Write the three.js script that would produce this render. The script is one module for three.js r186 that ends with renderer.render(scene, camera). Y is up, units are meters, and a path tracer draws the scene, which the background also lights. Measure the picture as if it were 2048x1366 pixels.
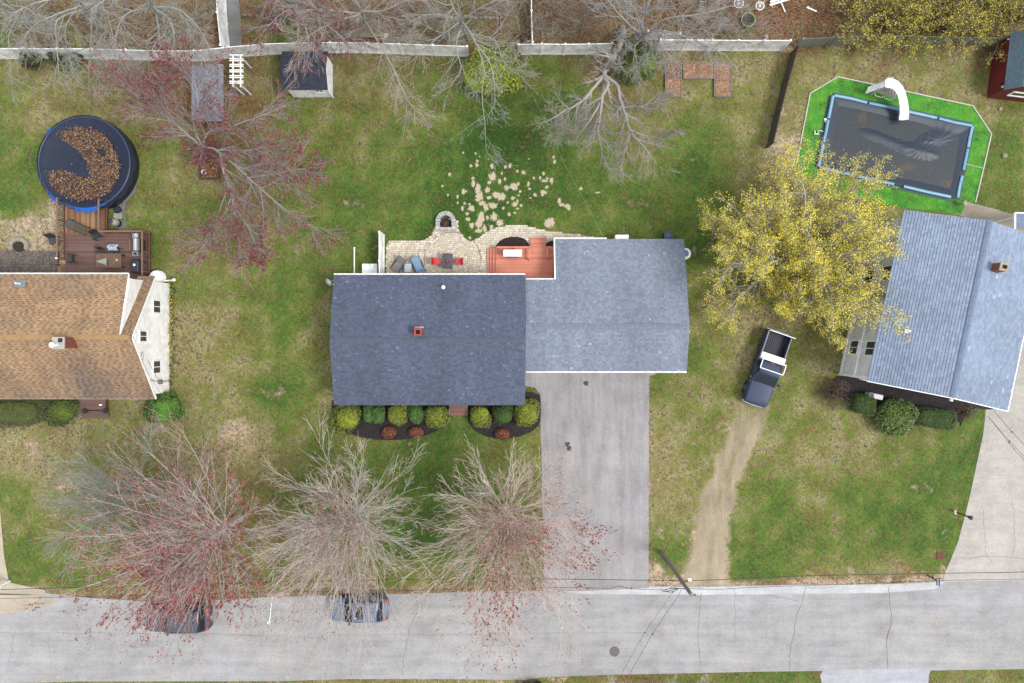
import * as THREE from 'three';
import { mergeGeometries } from 'three/addons/utils/BufferGeometryUtils.js';
import { RoundedBoxGeometry } from 'three/addons/geometries/RoundedBoxGeometry.js';

// ---------- camera, sky, sun, exposure ----------
const FOCAL = 1400, HIGH = 52;                    // focal length in photo pixels, drone height in metres
const scene = new THREE.Scene();
const camera = new THREE.PerspectiveCamera(2 * Math.atan(683 / FOCAL) * 180 / Math.PI, 1024 / 683, 0.5, 900);
camera.position.set(0, HIGH, 0); camera.up.set(0, 0, -1); camera.lookAt(0, 0, 0);
const renderer = new THREE.WebGLRenderer({ antialias: true });
renderer.toneMapping = THREE.LinearToneMapping;
renderer.toneMappingExposure = 3.05;
renderer.shadowMap.enabled = true;
{ // overcast sky, brighter towards the zenith
  const w = 64, h = 32, d = new Float32Array(w * h * 4);
  for (let j = 0; j < h; j++) for (let i = 0; i < w; i++) {
    const e = Math.sin(((j + .5) / h - .5) * Math.PI), up = Math.max(0, e);
    const L = e > 0 ? 0.395 * (0.62 + 0.76 * up) : 0.14, k = (j * w + i) * 4;
    d[k] = L * 0.965; d[k + 1] = L * 0.995; d[k + 2] = L * 1.06; d[k + 3] = 1;
  }
  const sky = new THREE.DataTexture(d, w, h, THREE.RGBAFormat, THREE.FloatType);
  sky.mapping = THREE.EquirectangularReflectionMapping; sky.magFilter = THREE.LinearFilter; sky.needsUpdate = true;
  scene.background = sky; scene.environment = sky;
}
const sun = new THREE.DirectionalLight(new THREE.Color(1, 0.965, 0.91), 1.15);
sun.position.set(46, 70, 16); sun.target.position.set(0, 0, 0);
sun.castShadow = true; sun.shadow.radius = 36; sun.shadow.mapSize.set(4096, 4096);
Object.assign(sun.shadow.camera, { left: -60, right: 60, top: 60, bottom: -60, near: 1, far: 200 });
scene.add(sun, sun.target);

// ---------- numbers ----------
let seed = 12345;
const rnd = () => { seed = (seed + 0x6D2B79F5) | 0; let t = Math.imul(seed ^ seed >>> 15, 1 | seed); t = t + Math.imul(t ^ t >>> 7, 61 | t) ^ t; return ((t ^ t >>> 14) >>> 0) / 4294967296; };
const reseed = (s) => { seed = s * 7919 + 13; };
const rr = (a, b) => a + (b - a) * rnd();
const V = (x, y, z) => new THREE.Vector3(x, y, z);
const mixn = (a, b, t) => a + (b - a) * t;
const clamp = (x, a = 0, b = 1) => Math.max(a, Math.min(b, x));
const sstep = (a, b, x) => { const t = clamp((x - a) / (b - a)); return t * t * (3 - 2 * t); };
const W = (px, py, h = 0) => V((px - 1024) / FOCAL * (HIGH - h), h, (py - 683) / FOCAL * (HIGH - h));   // photo pixel on the level h
const toPx = (x) => 1024 + x * FOCAL / HIGH, toPy = (z) => 683 + z * FOCAL / HIGH;
const lin = (c) => { c /= 255; return c <= 0.04045 ? c / 12.92 : Math.pow((c + 0.055) / 1.055, 2.4); };
const srgb = (c) => { c = clamp(c); return 255 * (c <= 0.0031308 ? c * 12.92 : 1.055 * Math.pow(c, 1 / 2.4) - 0.055); };
const GAIN = 2.2;                                    // how much brighter than its base colour an open level surface is exposed
const tone = (r, g, b, k = 1) => new THREE.Color().setRGB(clamp(lin(r) / GAIN * k, 0, .85), clamp(lin(g) / GAIN * k, 0, .85), clamp(lin(b) / GAIN * k, 0, .85));
const vary = (c, a) => { const k = 1 + rr(-a, a); return [c.r * k * (1 + rr(-a, a) * .2), c.g * k, c.b * k * (1 + rr(-a, a) * .2)]; };

// ---------- noise tiles ----------
const NT = 512;
function noiseTile(s, cells, oct) {
  reseed(s); const a = new Float32Array(NT * NT); let amp = 1, tot = 0;
  for (let o = 0; o < oct; o++) {
    const n = cells << o; if (n > NT) break;
    const g = new Float32Array(n * n); for (let i = 0; i < g.length; i++) g[i] = rnd();
    for (let y = 0; y < NT; y++) { const fy = y / NT * n, y0 = fy | 0, ty = fy - y0, wy = ty * ty * (3 - 2 * ty), y1 = (y0 + 1) % n;
      for (let x = 0; x < NT; x++) { const fx = x / NT * n, x0 = fx | 0, tx = fx - x0, wx = tx * tx * (3 - 2 * tx), x1 = (x0 + 1) % n;
        const p = g[y0 * n + x0], q = g[y0 * n + x1], r = g[y1 * n + x0], t = g[y1 * n + x1];
        a[y * NT + x] += amp * (p + (q - p) * wx + (r - p) * wy + (p - q - r + t) * wx * wy); } }
    tot += amp; amp *= .55;
  }
  let m = 0, v = 0; for (const x of a) m += x; m /= a.length; for (const x of a) v += (x - m) ** 2; v = Math.sqrt(v / a.length);
  for (let i = 0; i < a.length; i++) a[i] = (a[i] - m) / v;      // zero mean, unit spread
  return a;
}
const NA = noiseTile(1, 8, 6), NB = noiseTile(2, 8, 6), NC = noiseTile(3, 128, 3), NM = noiseTile(4, 48, 3);
function ns(t, x, y) { // bilinear, wraps
  x = x - Math.floor(x / NT) * NT; y = y - Math.floor(y / NT) * NT;
  const x0 = x | 0, y0 = y | 0, fx = x - x0, fy = y - y0, x1 = (x0 + 1) & 511, y1 = (y0 + 1) & 511, X0 = x0 & 511, Y0 = y0 & 511;
  const p = t[Y0 * NT + X0], q = t[Y0 * NT + x1], r = t[y1 * NT + X0], s = t[y1 * NT + x1];
  return p + (q - p) * fx + (r - p) * fy + (p - q - r + s) * fx * fy;
}

// ---------- textures and materials ----------
function tex(w, h, f, color = true) {
  const d = new Uint8Array(w * h * 4), o = [0, 0, 0];
  for (let y = 0; y < h; y++) for (let x = 0; x < w; x++) { f(x, y, o); const k = (y * w + x) * 4;
    if (color) { d[k] = srgb(o[0]); d[k + 1] = srgb(o[1]); d[k + 2] = srgb(o[2]); } else { d[k] = d[k + 1] = d[k + 2] = 255 * clamp(o[0]); } d[k + 3] = 255; }
  const t = new THREE.DataTexture(d, w, h, THREE.RGBAFormat); t.wrapS = t.wrapT = THREE.RepeatWrapping;
  t.magFilter = THREE.LinearFilter; t.minFilter = THREE.LinearMipmapLinearFilter; t.generateMipmaps = true; t.colorSpace = color ? THREE.SRGBColorSpace : THREE.NoColorSpace; t.needsUpdate = true; return t;
}
const scaled = (t, mx, my = mx) => { const c = t.clone(); c.repeat.set(1 / mx, 1 / my); c.needsUpdate = true; return c; };
const T = {};
T.grain = tex(256, 256, (x, y, o) => { const n = .86 + .055 * ns(NA, x * 2, y * 2) + .05 * ns(NC, x * 2 + 7, y * 2); o[0] = o[1] = o[2] = clamp(n, .3, 1); });
T.stain = tex(512, 512, (x, y, o) => { const n = .84 + .09 * ns(NB, x, y) + .04 * ns(NC, x, y); o[0] = n; o[1] = n; o[2] = n; });
T.wood = tex(256, 256, (x, y, o) => { const n = .8 + .08 * ns(NB, x * .12 + 40, y * 3) + .09 * ns(NA, x * .06, y * 8); o[0] = n; o[1] = n * .99; o[2] = n * .98; });
T.woodV = tex(256, 256, (x, y, o) => { const n = .8 + .08 * ns(NB, y * .12 + 40, x * 3) + .09 * ns(NA, y * .06, x * 8); o[0] = n; o[1] = n * .99; o[2] = n * .98; });
T.bump = tex(256, 256, (x, y, o) => { o[0] = .5 + .16 * ns(NC, x * 2, y * 2); }, false);
const M = (c, rough = .8, o = {}) => {
  const { grain = 1, size = 1.2, ...rest } = o, lift = grain === 1 ? 1.16 : grain === T.stain ? 1.19 : grain ? 1.25 : 1;   // the grain maps average below one
  c = c.clone(); c.r = Math.min(.9, c.r * lift); c.g = Math.min(.9, c.g * lift); c.b = Math.min(.9, c.b * lift);
  return new THREE.MeshPhysicalMaterial({ color: c, roughness: rough, map: grain ? scaled(grain === 1 ? T.grain : grain, size) : null, ...rest });
};
const VC = (rough = .9, o = {}) => new THREE.MeshPhysicalMaterial({ color: 0xffffff, roughness: rough, vertexColors: true, ...o });

// ---------- geometry helpers (all in metres) ----------
const clean = (g) => { if (g.index) g = g.toNonIndexed(); for (const k of Object.keys(g.attributes)) if (!['position', 'normal'].includes(k)) g.deleteAttribute(k); return g; };
const box = (w, h, d, x = 0, y = 0, z = 0, ry = 0, rx = 0, rz = 0) => { const g = clean(new THREE.BoxGeometry(w, h, d)); if (rx) g.rotateX(rx); if (rz) g.rotateZ(rz); if (ry) g.rotateY(ry); return g.translate(x, y, z); };
const rbox = (w, h, d, r, x = 0, y = 0, z = 0, ry = 0, rx = 0, rz = 0) => { const g = clean(new RoundedBoxGeometry(w, h, d, 2, Math.min(r, w * .49, h * .49, d * .49))); if (rx) g.rotateX(rx); if (rz) g.rotateZ(rz); if (ry) g.rotateY(ry); return g.translate(x, y, z); };
const cyl = (r0, r1, h, x = 0, y = 0, z = 0, n = 16, rx = 0, rz = 0, ry = 0) => { const g = clean(new THREE.CylinderGeometry(r1, r0, h, n)); if (rx) g.rotateX(rx); if (rz) g.rotateZ(rz); if (ry) g.rotateY(ry); return g.translate(x, y, z); };
const ball = (r, x = 0, y = 0, z = 0, sx = 1, sy = 1, sz = 1, n = 16) => clean(new THREE.SphereGeometry(r, n, Math.ceil(n * .7))).scale(sx, sy, sz).translate(x, y, z);
const torus = (R, r, x = 0, y = 0, z = 0, n = 32, m = 8) => clean(new THREE.TorusGeometry(R, r, m, n)).rotateX(Math.PI / 2).translate(x, y, z);
const tube = (pts, r, n = 6, seg = 0, closed = false) => clean(new THREE.TubeGeometry(new THREE.CatmullRomCurve3(pts.map((p) => Array.isArray(p) ? V(...p) : p), closed, 'catmullrom', .3), seg || pts.length * 4, r, n, closed));
const bar = (a, b, r, n = 6) => { const A = Array.isArray(a) ? V(...a) : a, B = Array.isArray(b) ? V(...b) : b, d = B.clone().sub(A), g = clean(new THREE.CylinderGeometry(r, r, d.length(), n)); g.applyQuaternion(new THREE.Quaternion().setFromUnitVectors(V(0, 1, 0), d.normalize())); const m = A.add(B).multiplyScalar(.5); return g.translate(m.x, m.y, m.z); };
const beam = (a, b, w, t) => { // square bar, w across and t high
  const A = Array.isArray(a) ? V(...a) : a, B = Array.isArray(b) ? V(...b) : b, d = B.clone().sub(A), L = d.length(), g = clean(new THREE.BoxGeometry(w, t, L));
  const z = d.normalize(), x = V(0, 1, 0).cross(z); if (x.lengthSq() < 1e-6) x.set(1, 0, 0); x.normalize(); const y = z.clone().cross(x);
  g.applyMatrix4(new THREE.Matrix4().makeBasis(x, y, z)); const m = A.clone().add(B).multiplyScalar(.5); return g.translate(m.x, m.y, m.z); };
const prism = (pts, y0, y1, bevel = 0) => { // outline [[x,z]...] raised from y0 to y1
  const s = new THREE.Shape(pts.map(([x, z]) => new THREE.Vector2(x, -z)));
  const g = clean(new THREE.ExtrudeGeometry(s, { depth: y1 - y0 - bevel, bevelEnabled: bevel > 0, bevelThickness: bevel, bevelSize: bevel, bevelOffset: -bevel, bevelSegments: 1 }));
  return g.rotateX(-Math.PI / 2).translate(0, y0, 0);
};
const lathe = (prof, n = 24) => clean(new THREE.LatheGeometry(prof.map(([r, y]) => new THREE.Vector2(r, y)), n));
const quadG = (...p) => { const g = new THREE.BufferGeometry(), a = []; for (const i of [0, 1, 2, 0, 2, 3]) a.push(p[i].x, p[i].y, p[i].z); g.setAttribute('position', new THREE.Float32BufferAttribute(a, 3)); g.computeVertexNormals(); return g; };
const slab = (a, b, c, d, t) => { // quad a b c d (counter-clockwise from above) given a thickness t downwards along its normal
  const n = b.clone().sub(a).cross(d.clone().sub(a)).normalize().multiplyScalar(-t), lo = [a, b, c, d].map((p) => p.clone().add(n)), hi = [a, b, c, d];
  const fs = [quadG(...hi), quadG(lo[3], lo[2], lo[1], lo[0])]; for (let i = 0; i < 4; i++) { const j = (i + 1) % 4; fs.push(quadG(lo[i], lo[j], hi[j], hi[i])); }
  return mergeGeometries(fs);
};
function projUV(g) { // uv in metres from the axis each face looks along
  const p = g.attributes.position.array, n = g.attributes.normal.array, uv = new Float32Array(p.length / 3 * 2);
  for (let i = 0; i < p.length; i += 9) {
    const nx = Math.abs(n[i] + n[i + 3] + n[i + 6]), ny = Math.abs(n[i + 1] + n[i + 4] + n[i + 7]), nz = Math.abs(n[i + 2] + n[i + 5] + n[i + 8]);
    for (let k = 0; k < 3; k++) { const q = i + k * 3, u = (i / 3 + k) * 2; if (ny >= nx && ny >= nz) { uv[u] = p[q]; uv[u + 1] = p[q + 2]; } else if (nx >= nz) { uv[u] = p[q + 2]; uv[u + 1] = p[q + 1]; } else { uv[u] = p[q]; uv[u + 1] = p[q + 1]; } }
  }
  g.setAttribute('uv', new THREE.BufferAttribute(uv, 2)); return g;
}
// ---------- naming ----------
const taken = {};
const numbered = (n) => { const k = taken[n] = (taken[n] ?? -1) + 1; return k ? `${n}_${String(k).padStart(3, '0')}` : n; };
const MTRIM = .05;
const shade = (m) => { m.castShadow = m.receiveShadow = true; return m; };
function thing(name, label, category, at = [0, 0, 0], ry = 0, group) {
  const o = new THREE.Group(); o.name = numbered(name); o.position.set(...(at.isVector3 ? at.toArray() : at)); o.rotation.y = ry; o.userData = { label, category }; if (group) o.userData.group = group; scene.add(o); return o;
}
const merged = (geos) => projUV(mergeGeometries((Array.isArray(geos) ? geos : [geos]).map(clean)));
function part(parent, name, geos, mat, extra) { const m = shade(new THREE.Mesh(merged(geos), mat)); m.name = name; if (extra) Object.assign(m.userData, extra); parent.add(m); return m; }
function partW(parent, name, geos, mat, extra) { // geometry given in world metres for a part of an unturned thing, or a part of its part
  const m = part(parent, name, geos, mat, extra); let p = parent; while (p && p !== scene) { m.geometry.translate(-p.position.x, -p.position.y, -p.position.z); p = p.parent; } return m; }
function struct(name, geos, mat) { const m = shade(new THREE.Mesh(merged(geos), mat)); m.name = numbered(name); m.userData.kind = 'structure'; scene.add(m); return m; }
function copyOf(o, at, ry, label) { const c = o.clone(); c.name = numbered(o.name.replace(/_\d{3}$/, '')); c.position.set(...(at.isVector3 ? at.toArray() : at)); c.rotation.y = ry; c.userData = { ...o.userData }; if (label) c.userData.label = label; scene.add(c); return c; }
const outline = (list, h = 0) => list.map(([a, b]) => { const p = W(a, b, h); return [p.x, p.z]; });
const sheet = (pts, y) => clean(new THREE.ShapeGeometry(new THREE.Shape(pts.map(([x, z]) => new THREE.Vector2(x, -z))))).rotateX(-Math.PI / 2).translate(0, y, 0);
const inside = (pts, x, y) => { let c = false; for (let i = 0, j = pts.length - 1; i < pts.length; j = i++) { const [a, b] = pts[i], [p, q] = pts[j]; if ((b > y) !== (q > y) && x < (p - a) * (y - b) / (q - b) + a) c = !c; } return c; };
const curve = (pts, n = 6) => new THREE.SplineCurve(pts.map((p) => new THREE.Vector2(...p))).getPoints(pts.length * n).map((p) => [p.x, p.y]);

// fast buffer for many small faces
class Soup {
  constructor(flat = false) { this.p = []; this.n = []; this.c = []; this.i = []; this.flat = flat; }
  tube(pts, rad, sides, col) {
    const base = this.p.length / 3, L = pts.length; let ref = V(.37, .2, .9);
    const d = V(0, 0, 0), u = V(0, 0, 0), w = V(0, 0, 0);
    for (let k = 0; k < L; k++) {
      d.subVectors(pts[Math.min(k + 1, L - 1)], pts[Math.max(k - 1, 0)]).normalize(); u.crossVectors(d, ref); if (u.lengthSq() < 1e-5) u.crossVectors(d, V(1, 0, 0)); u.normalize(); w.crossVectors(d, u);
      for (let s = 0; s < sides; s++) { const a = s / sides * 6.2832, ca = Math.cos(a), sa = Math.sin(a), x = u.x * ca + w.x * sa, y = u.y * ca + w.y * sa, z = u.z * ca + w.z * sa;
        this.p.push(pts[k].x + x * rad[k], pts[k].y + y * rad[k], pts[k].z + z * rad[k]); this.n.push(x, y, z); this.c.push(col[0], col[1], col[2]); }
    }
    for (let k = 0; k < L - 1; k++) for (let s = 0; s < sides; s++) { const a = base + k * sides + s, b = base + k * sides + (s + 1) % sides; this.i.push(a, b, a + sides, b, b + sides, a + sides); }
  }
  quad(a, b, c, d, col) {
    const base = this.p.length / 3, n = b.clone().sub(a).cross(d.clone().sub(a)).normalize();
    for (const v of [a, b, c, d]) { this.p.push(v.x, v.y, v.z); this.n.push(n.x, n.y, n.z); this.c.push(col[0], col[1], col[2]); }
    this.i.push(base, base + 1, base + 2, base, base + 2, base + 3);
  }
  leaf(x, y, z, len, wid, dx, dy, dz, nx, ny, nz, col) { // a diamond leaf along d, facing n
    const base = this.p.length / 3; let sx = dy * nz - dz * ny, sy = dz * nx - dx * nz, sz = dx * ny - dy * nx; const l = Math.hypot(sx, sy, sz) || 1; sx *= wid / l / 2; sy *= wid / l / 2; sz *= wid / l / 2;
    const h = len / 2; this.p.push(x - dx * h, y - dy * h, z - dz * h, x + sx, y + sy, z + sz, x + dx * h, y + dy * h, z + dz * h, x - sx, y - sy, z - sz);
    for (let k = 0; k < 4; k++) { this.n.push(nx, ny, nz); this.c.push(col[0], col[1], col[2]); } this.i.push(base, base + 1, base + 2, base, base + 2, base + 3);
  }
  geo() { const g = new THREE.BufferGeometry(); g.setAttribute('position', new THREE.Float32BufferAttribute(this.p, 3)); g.setAttribute('normal', new THREE.Float32BufferAttribute(this.n, 3)); g.setAttribute('color', new THREE.Float32BufferAttribute(this.c, 3)); g.setIndex(this.i.length > 65535 || this.p.length > 196605 ? new THREE.Uint32BufferAttribute(this.i, 1) : new THREE.Uint16BufferAttribute(this.i, 1)); return g; }
  mesh(name, mat, parent, extra) { const m = shade(new THREE.Mesh(this.geo(), mat)); m.name = name; if (extra) Object.assign(m.userData, extra); if (parent) parent.add(m); return m; }
}
const dirR = () => { const z = rr(-1, 1), a = rr(0, 6.2832), r = Math.sqrt(1 - z * z); return [r * Math.cos(a), z, r * Math.sin(a)]; };

// ================= GROUND =================
// what grows where, in photo pixels on the ground: [x, y, greenness, leaf litter, bare soil, reach]
const zonePts = [
  [100, 60, .35, .55, 0], [300, 60, .25, .75, 0], [400, 30, .25, .75, 0], [200, 20, .3, .65, 0], [20, 120, .45, .15, 0], [560, 30, .6, .35, 0], [700, 60, .3, .85, 0], [640, 20, .3, .7, 0], [780, 20, .3, .8, 0], [900, 60, .65, .35, 0], [1000, 70, .4, .6, 0], [1090, 40, .35, .7, 0], [1150, 70, .35, .7, 0], [1200, 20, .3, .85, 0], [1290, 40, .3, .8, 0], [1400, 50, .2, .9, 0], [1560, 50, .15, 1, 0], [1700, 50, .2, .8, 0], [1900, 40, .3, .7, 0],
  [50, 200, .42, 0, 0], [130, 190, .4, .1, 0], [20, 320, .85, 0, 0], [20, 400, .8, 0, 0], [60, 460, .35, .1, .5], [100, 480, .3, .2, .5], [10, 470, .2, 0, .5], [330, 160, .3, .6, 0], [430, 200, .3, .65, 0], [300, 330, .45, .15, 0], [350, 450, .52, .05, 0], [480, 330, .45, .3, 0], [520, 170, .4, .4, 0], [420, 600, .42, .05, 0], [380, 720, .22, 0, .12], [450, 800, .3, 0, .1], [470, 880, .08, 0, .5], [440, 760, .2, 0, .2], [410, 850, .25, 0, .15], [370, 660, .2, 0, .15], [420, 530, .35, 0, .05], [500, 960, .3, .1, .2], [200, 900, .35, 0, .15], [60, 930, .2, 0, .4], [130, 870, .25, 0, .25], [90, 1010, .3, 0, .15], [30, 1000, .5, 0, 0], [40, 1100, .7, 0, 0], [180, 1050, .5, .1, 0], [330, 1120, .5, .3, 0], [400, 1180, .3, .5, 0],
  [550, 600, .62, 0, 0], [600, 500, .65, 0, 0], [560, 450, .5, .1, 0], [620, 250, .65, 0, 0], [560, 700, .6, 0, 0], [540, 790, .72, 0, 0], [610, 850, .62, 0, 0], [700, 900, .72, 0, 0], [850, 900, .8, 0, 0], [840, 1080, .92, 0, 0], [850, 1160, .5, .1, 0], [560, 1050, .5, .15, 0], [700, 1000, .6, 0, 0], [1000, 1100, .7, 0, 0], [690, 1165, .35, .4, .1],
  [760, 170, .45, .2, 0], [700, 150, .4, .3, 0], [650, 190, .6, 0, 0], [750, 270, .7, 0, 0], [650, 330, .75, 0, 0], [720, 410, .7, 0, 0], [850, 260, .55, 0, 0], [820, 340, .68, 0, 0], [880, 330, .8, 0, 0], [920, 345, 1.15, 0, 0], [960, 320, 1.15, 0, 0], [1000, 345, 1.2, 0, 0], [960, 390, 1.15, 0, 0], [950, 440, 1.1, 0, 0], [1060, 360, 1.1, 0, 0], [1060, 410, 1, 0, 0], [1120, 340, 1.05, 0, 0], [1160, 370, .95, 0, 0], [1150, 430, .62, 0, 0], [1200, 290, .75, 0, 0], [1150, 220, .85, 0, 0], [1080, 150, .7, 0, 0], [1200, 140, .5, .3, 0], [1260, 200, .5, .3, 0], [1300, 270, .62, .1, 0], [1400, 230, .75, 0, 0], [1390, 190, .35, 0, .3], [1380, 340, .88, 0, 0], [1300, 400, .62, 0, 0], [1250, 450, .6, 0, 0], [1350, 440, .7, 0, 0], [1440, 140, .35, 0, 0], [1510, 140, .3, 0, 0], [1500, 240, .28, 0, 0], [1470, 300, .4, 0, 0], [1390, 500, .8, 0, 0], [1390, 560, .5, 0, 0], [1400, 650, .42, 0, 0], [1390, 610, .55, .1, 0], [1440, 700, .35, 0, 0],
  [1380, 720, .72, 0, 0], [1340, 770, .62, 0, 0], [1340, 850, .35, .1, 0], [1310, 900, .12, .2, .3], [1312, 1000, .15, .2, .25], [1340, 960, .2, .1, .2], [1330, 1040, .3, .05, .1], [1340, 1120, .65, 0, 0], [1310, 1160, .2, .2, .5], [1400, 800, .42, 0, 0], [1420, 900, .3, 0, .05], [1500, 860, .22, 0, .2], [1560, 830, .35, 0, 0], [1640, 900, .3, 0, .1], [1650, 840, .38, 0, 0], [1560, 760, .35, 0, 0], [1740, 900, .42, 0, 0], [1550, 960, .62, 0, 0], [1620, 980, .42, 0, .05], [1700, 950, .5, 0, 0], [1800, 930, .6, 0, 0], [1880, 880, .72, 0, 0], [1930, 930, .85, 0, 0], [1880, 1000, .72, 0, 0], [1560, 1040, .78, 0, 0], [1640, 1110, .66, 0, 0], [1750, 1040, .8, 0, 0], [1820, 1090, .78, 0, 0], [1700, 1010, .7, 0, 0], [1500, 1120, .75, 0, 0], [1480, 1000, .5, 0, 0], [1650, 1155, .25, .3, .3], [1800, 1155, .25, .35, .3], [1400, 1160, .1, .1, .7],
  [1650, 140, .32, .1, 0], [1850, 150, .32, .05, 0], [1750, 120, .3, .2, 0], [1930, 250, .4, 0, 0], [2010, 300, .62, 0, 0], [2020, 370, .6, 0, 0], [1570, 320, .1, .05, .6], [1580, 220, .25, .1, .2], [1500, 600, .35, .15, 0], [1600, 680, .38, .1, 0], [1640, 770, .38, 0, 0], [1480, 480, .4, .1, 0], [1620, 560, .3, .2, 0],
  [1400, 1366, .62, .1, 0], [1560, 1360, .7, .1, 0], [2000, 1360, .5, .1, 0], [300, 1390, .5, 0, 0], [900, 1372, .3, .2, .3], [1250, 1366, .45, .3, 0],
];
const ZW = 170, ZH = 118, ZS = 16, ZX = -336, ZY = -260;      // coarse grid of the zones
const zoneGrid = new Float32Array(ZW * ZH * 3);
for (let j = 0; j < ZH; j++) for (let i = 0; i < ZW; i++) {
  const px = ZX + i * ZS, py = ZY + j * ZS; let s = 1e-20, a = 0, b = 0, c = 0;
  for (const [x, y, g, l, d] of zonePts) { const q = (x - px) ** 2 + (y - py) ** 2, w = 1 / (q * q + 4e5); s += w; a += w * g; b += w * l; c += w * d; }
  const k = (j * ZW + i) * 3; zoneGrid[k] = a / s; zoneGrid[k + 1] = b / s; zoneGrid[k + 2] = c / s;
}
const seedSpots = [[600, 420, 45, 50], [560, 480, 25, 20], [680, 470, 22, 30], [740, 440, 15, 25], [705, 380, 15, 22], [590, 300, 22, 35], [745, 305, 18, 22], [800, 290, 18, 35], [950, 370, 22, 22], [375, 430, 20, 18], [380, 500, 22, 40], [430, 560, 35, 60], [450, 640, 45, 50], [430, 680, 30, 25], [540, 570, 28, 38], [640, 630, 55, 35], [700, 650, 55, 45], [560, 655, 30, 20], [760, 545, 25, 30], [840, 530, 45, 40], [890, 500, 20, 22], [480, 720, 40, 30], [600, 745, 60, 35], [525, 770, 30, 45], [355, 780, 40, 35], [255, 780, 22, 30], [310, 835, 20, 22], [320, 900, 30, 22], [470, 880, 35, 60], [440, 950, 35, 60], [440, 1035, 45, 22], [510, 1010, 25, 45], [540, 880, 15, 30], [615, 880, 40, 50], [680, 940, 40, 40], [585, 990, 25, 30], [360, 975, 25, 30], [285, 720, 17, 15], [335, 730, 17, 15], [200, 715, 14, 16], [265, 590, 20, 35], [300, 585, 15, 15], [200, 645, 14, 20], [90, 625, 12, 16], [110, 390, 14, 18], [25, 525, 18, 16], [350, 290, 18, 18], [425, 240, 18, 18], [420, 285, 18, 20], [265, 145, 16, 14], [405, 152, 10, 12], [880, 355, 14, 18], [1070, 435, 14, 18], [1180, 380, 18, 22], [1140, 430, 14, 25], [1190, 465, 40, 16], [1270, 470, 20, 35], [1220, 440, 14, 18], [1005, 500, 18, 30], [1020, 555, 16, 16], [915, 585, 20, 16], [1080, 625, 25, 25], [1180, 595, 35, 25], [1165, 625, 18, 18], [1215, 535, 22, 18], [825, 660, 25, 22], [845, 730, 30, 25], [880, 705, 12, 25], [925, 745, 16, 16], [770, 710, 14, 16], [720, 775, 16, 18], [785, 845, 18, 22], [850, 830, 16, 12], [885, 780, 18, 10], [1030, 660, 18, 12], [1360, 695, 22, 35], [1385, 735, 30, 22], [1440, 750, 40, 22], [1465, 775, 22, 28], [1240, 950, 55, 45], [1260, 920, 40, 35], [1295, 195, 14, 14], [1305, 250, 18, 22], [1600, 550, 18, 18], [1790, 597, 35, 8], [895, 630, 14, 12], [340, 1115, 18, 18], [1010, 215, 14, 8], [550, 215, 8, 8], [450, 190, 8, 8]]
  .map(([x, y, a, b]) => [880 + x / 5.69, 280 + y / 5.69, a / 5.69, b / 5.69]);
const seedCell = {}; for (const s of seedSpots) for (let a = -1; a <= 1; a++) for (let b = -1; b <= 1; b++) { const k = `${Math.floor(s[0] / 16) + a},${Math.floor(s[1] / 16) + b}`; (seedCell[k] ??= []).push(s); }
const trackL = curve([[1490, 812], [1470, 870], [1440, 940], [1418, 1010], [1404, 1080], [1394, 1140], [1386, 1172]]), trackR = curve([[1517, 826], [1502, 880], [1474, 940], [1452, 1010], [1438, 1080], [1436, 1140], [1444, 1172]]);
const trackAt = (t, y) => { for (let i = 1; i < t.length; i++) if (t[i][1] >= y) { const [x0, y0] = t[i - 1], [x1, y1] = t[i]; return x0 + (x1 - x0) * (y - y0) / (y1 - y0 || 1); } return t[t.length - 1][0]; };
const trackTab = []; for (let y = 800; y < 1180; y++) trackTab[y] = [trackAt(trackL, y), trackAt(trackR, y)];
const cGreen = [.061, .102, .012], cLush = [.020, .059, .004], cOlive = [.110, .119, .023], cTan = [.20, .165, .078], cBare = [.285, .222, .152], cLit = [.115, .060, .030], cSeed = [.41, .325, .25], cTrack = [.275, .225, .155];
const roadTop = [[-200, 1184], [0, 1183], [90, 1186], [180, 1196], [300, 1203], [430, 1200], [520, 1195], [640, 1191], [830, 1187], [980, 1182], [1085, 1181], [1165, 1178], [1298, 1172], [1400, 1173], [1600, 1169], [1760, 1168], [1860, 1164], [1890, 1160], [2300, 1150]];
const roadEdge = []; for (let k = 0; k < 400; k++) { const x = (k - 40) * 8; let i = 1; while (i < roadTop.length - 1 && roadTop[i][0] < x) i++; const [a, b] = roadTop[i - 1], [c, d] = roadTop[i]; roadEdge.push(b + (d - b) * (x - a) / (c - a)); }
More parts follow.
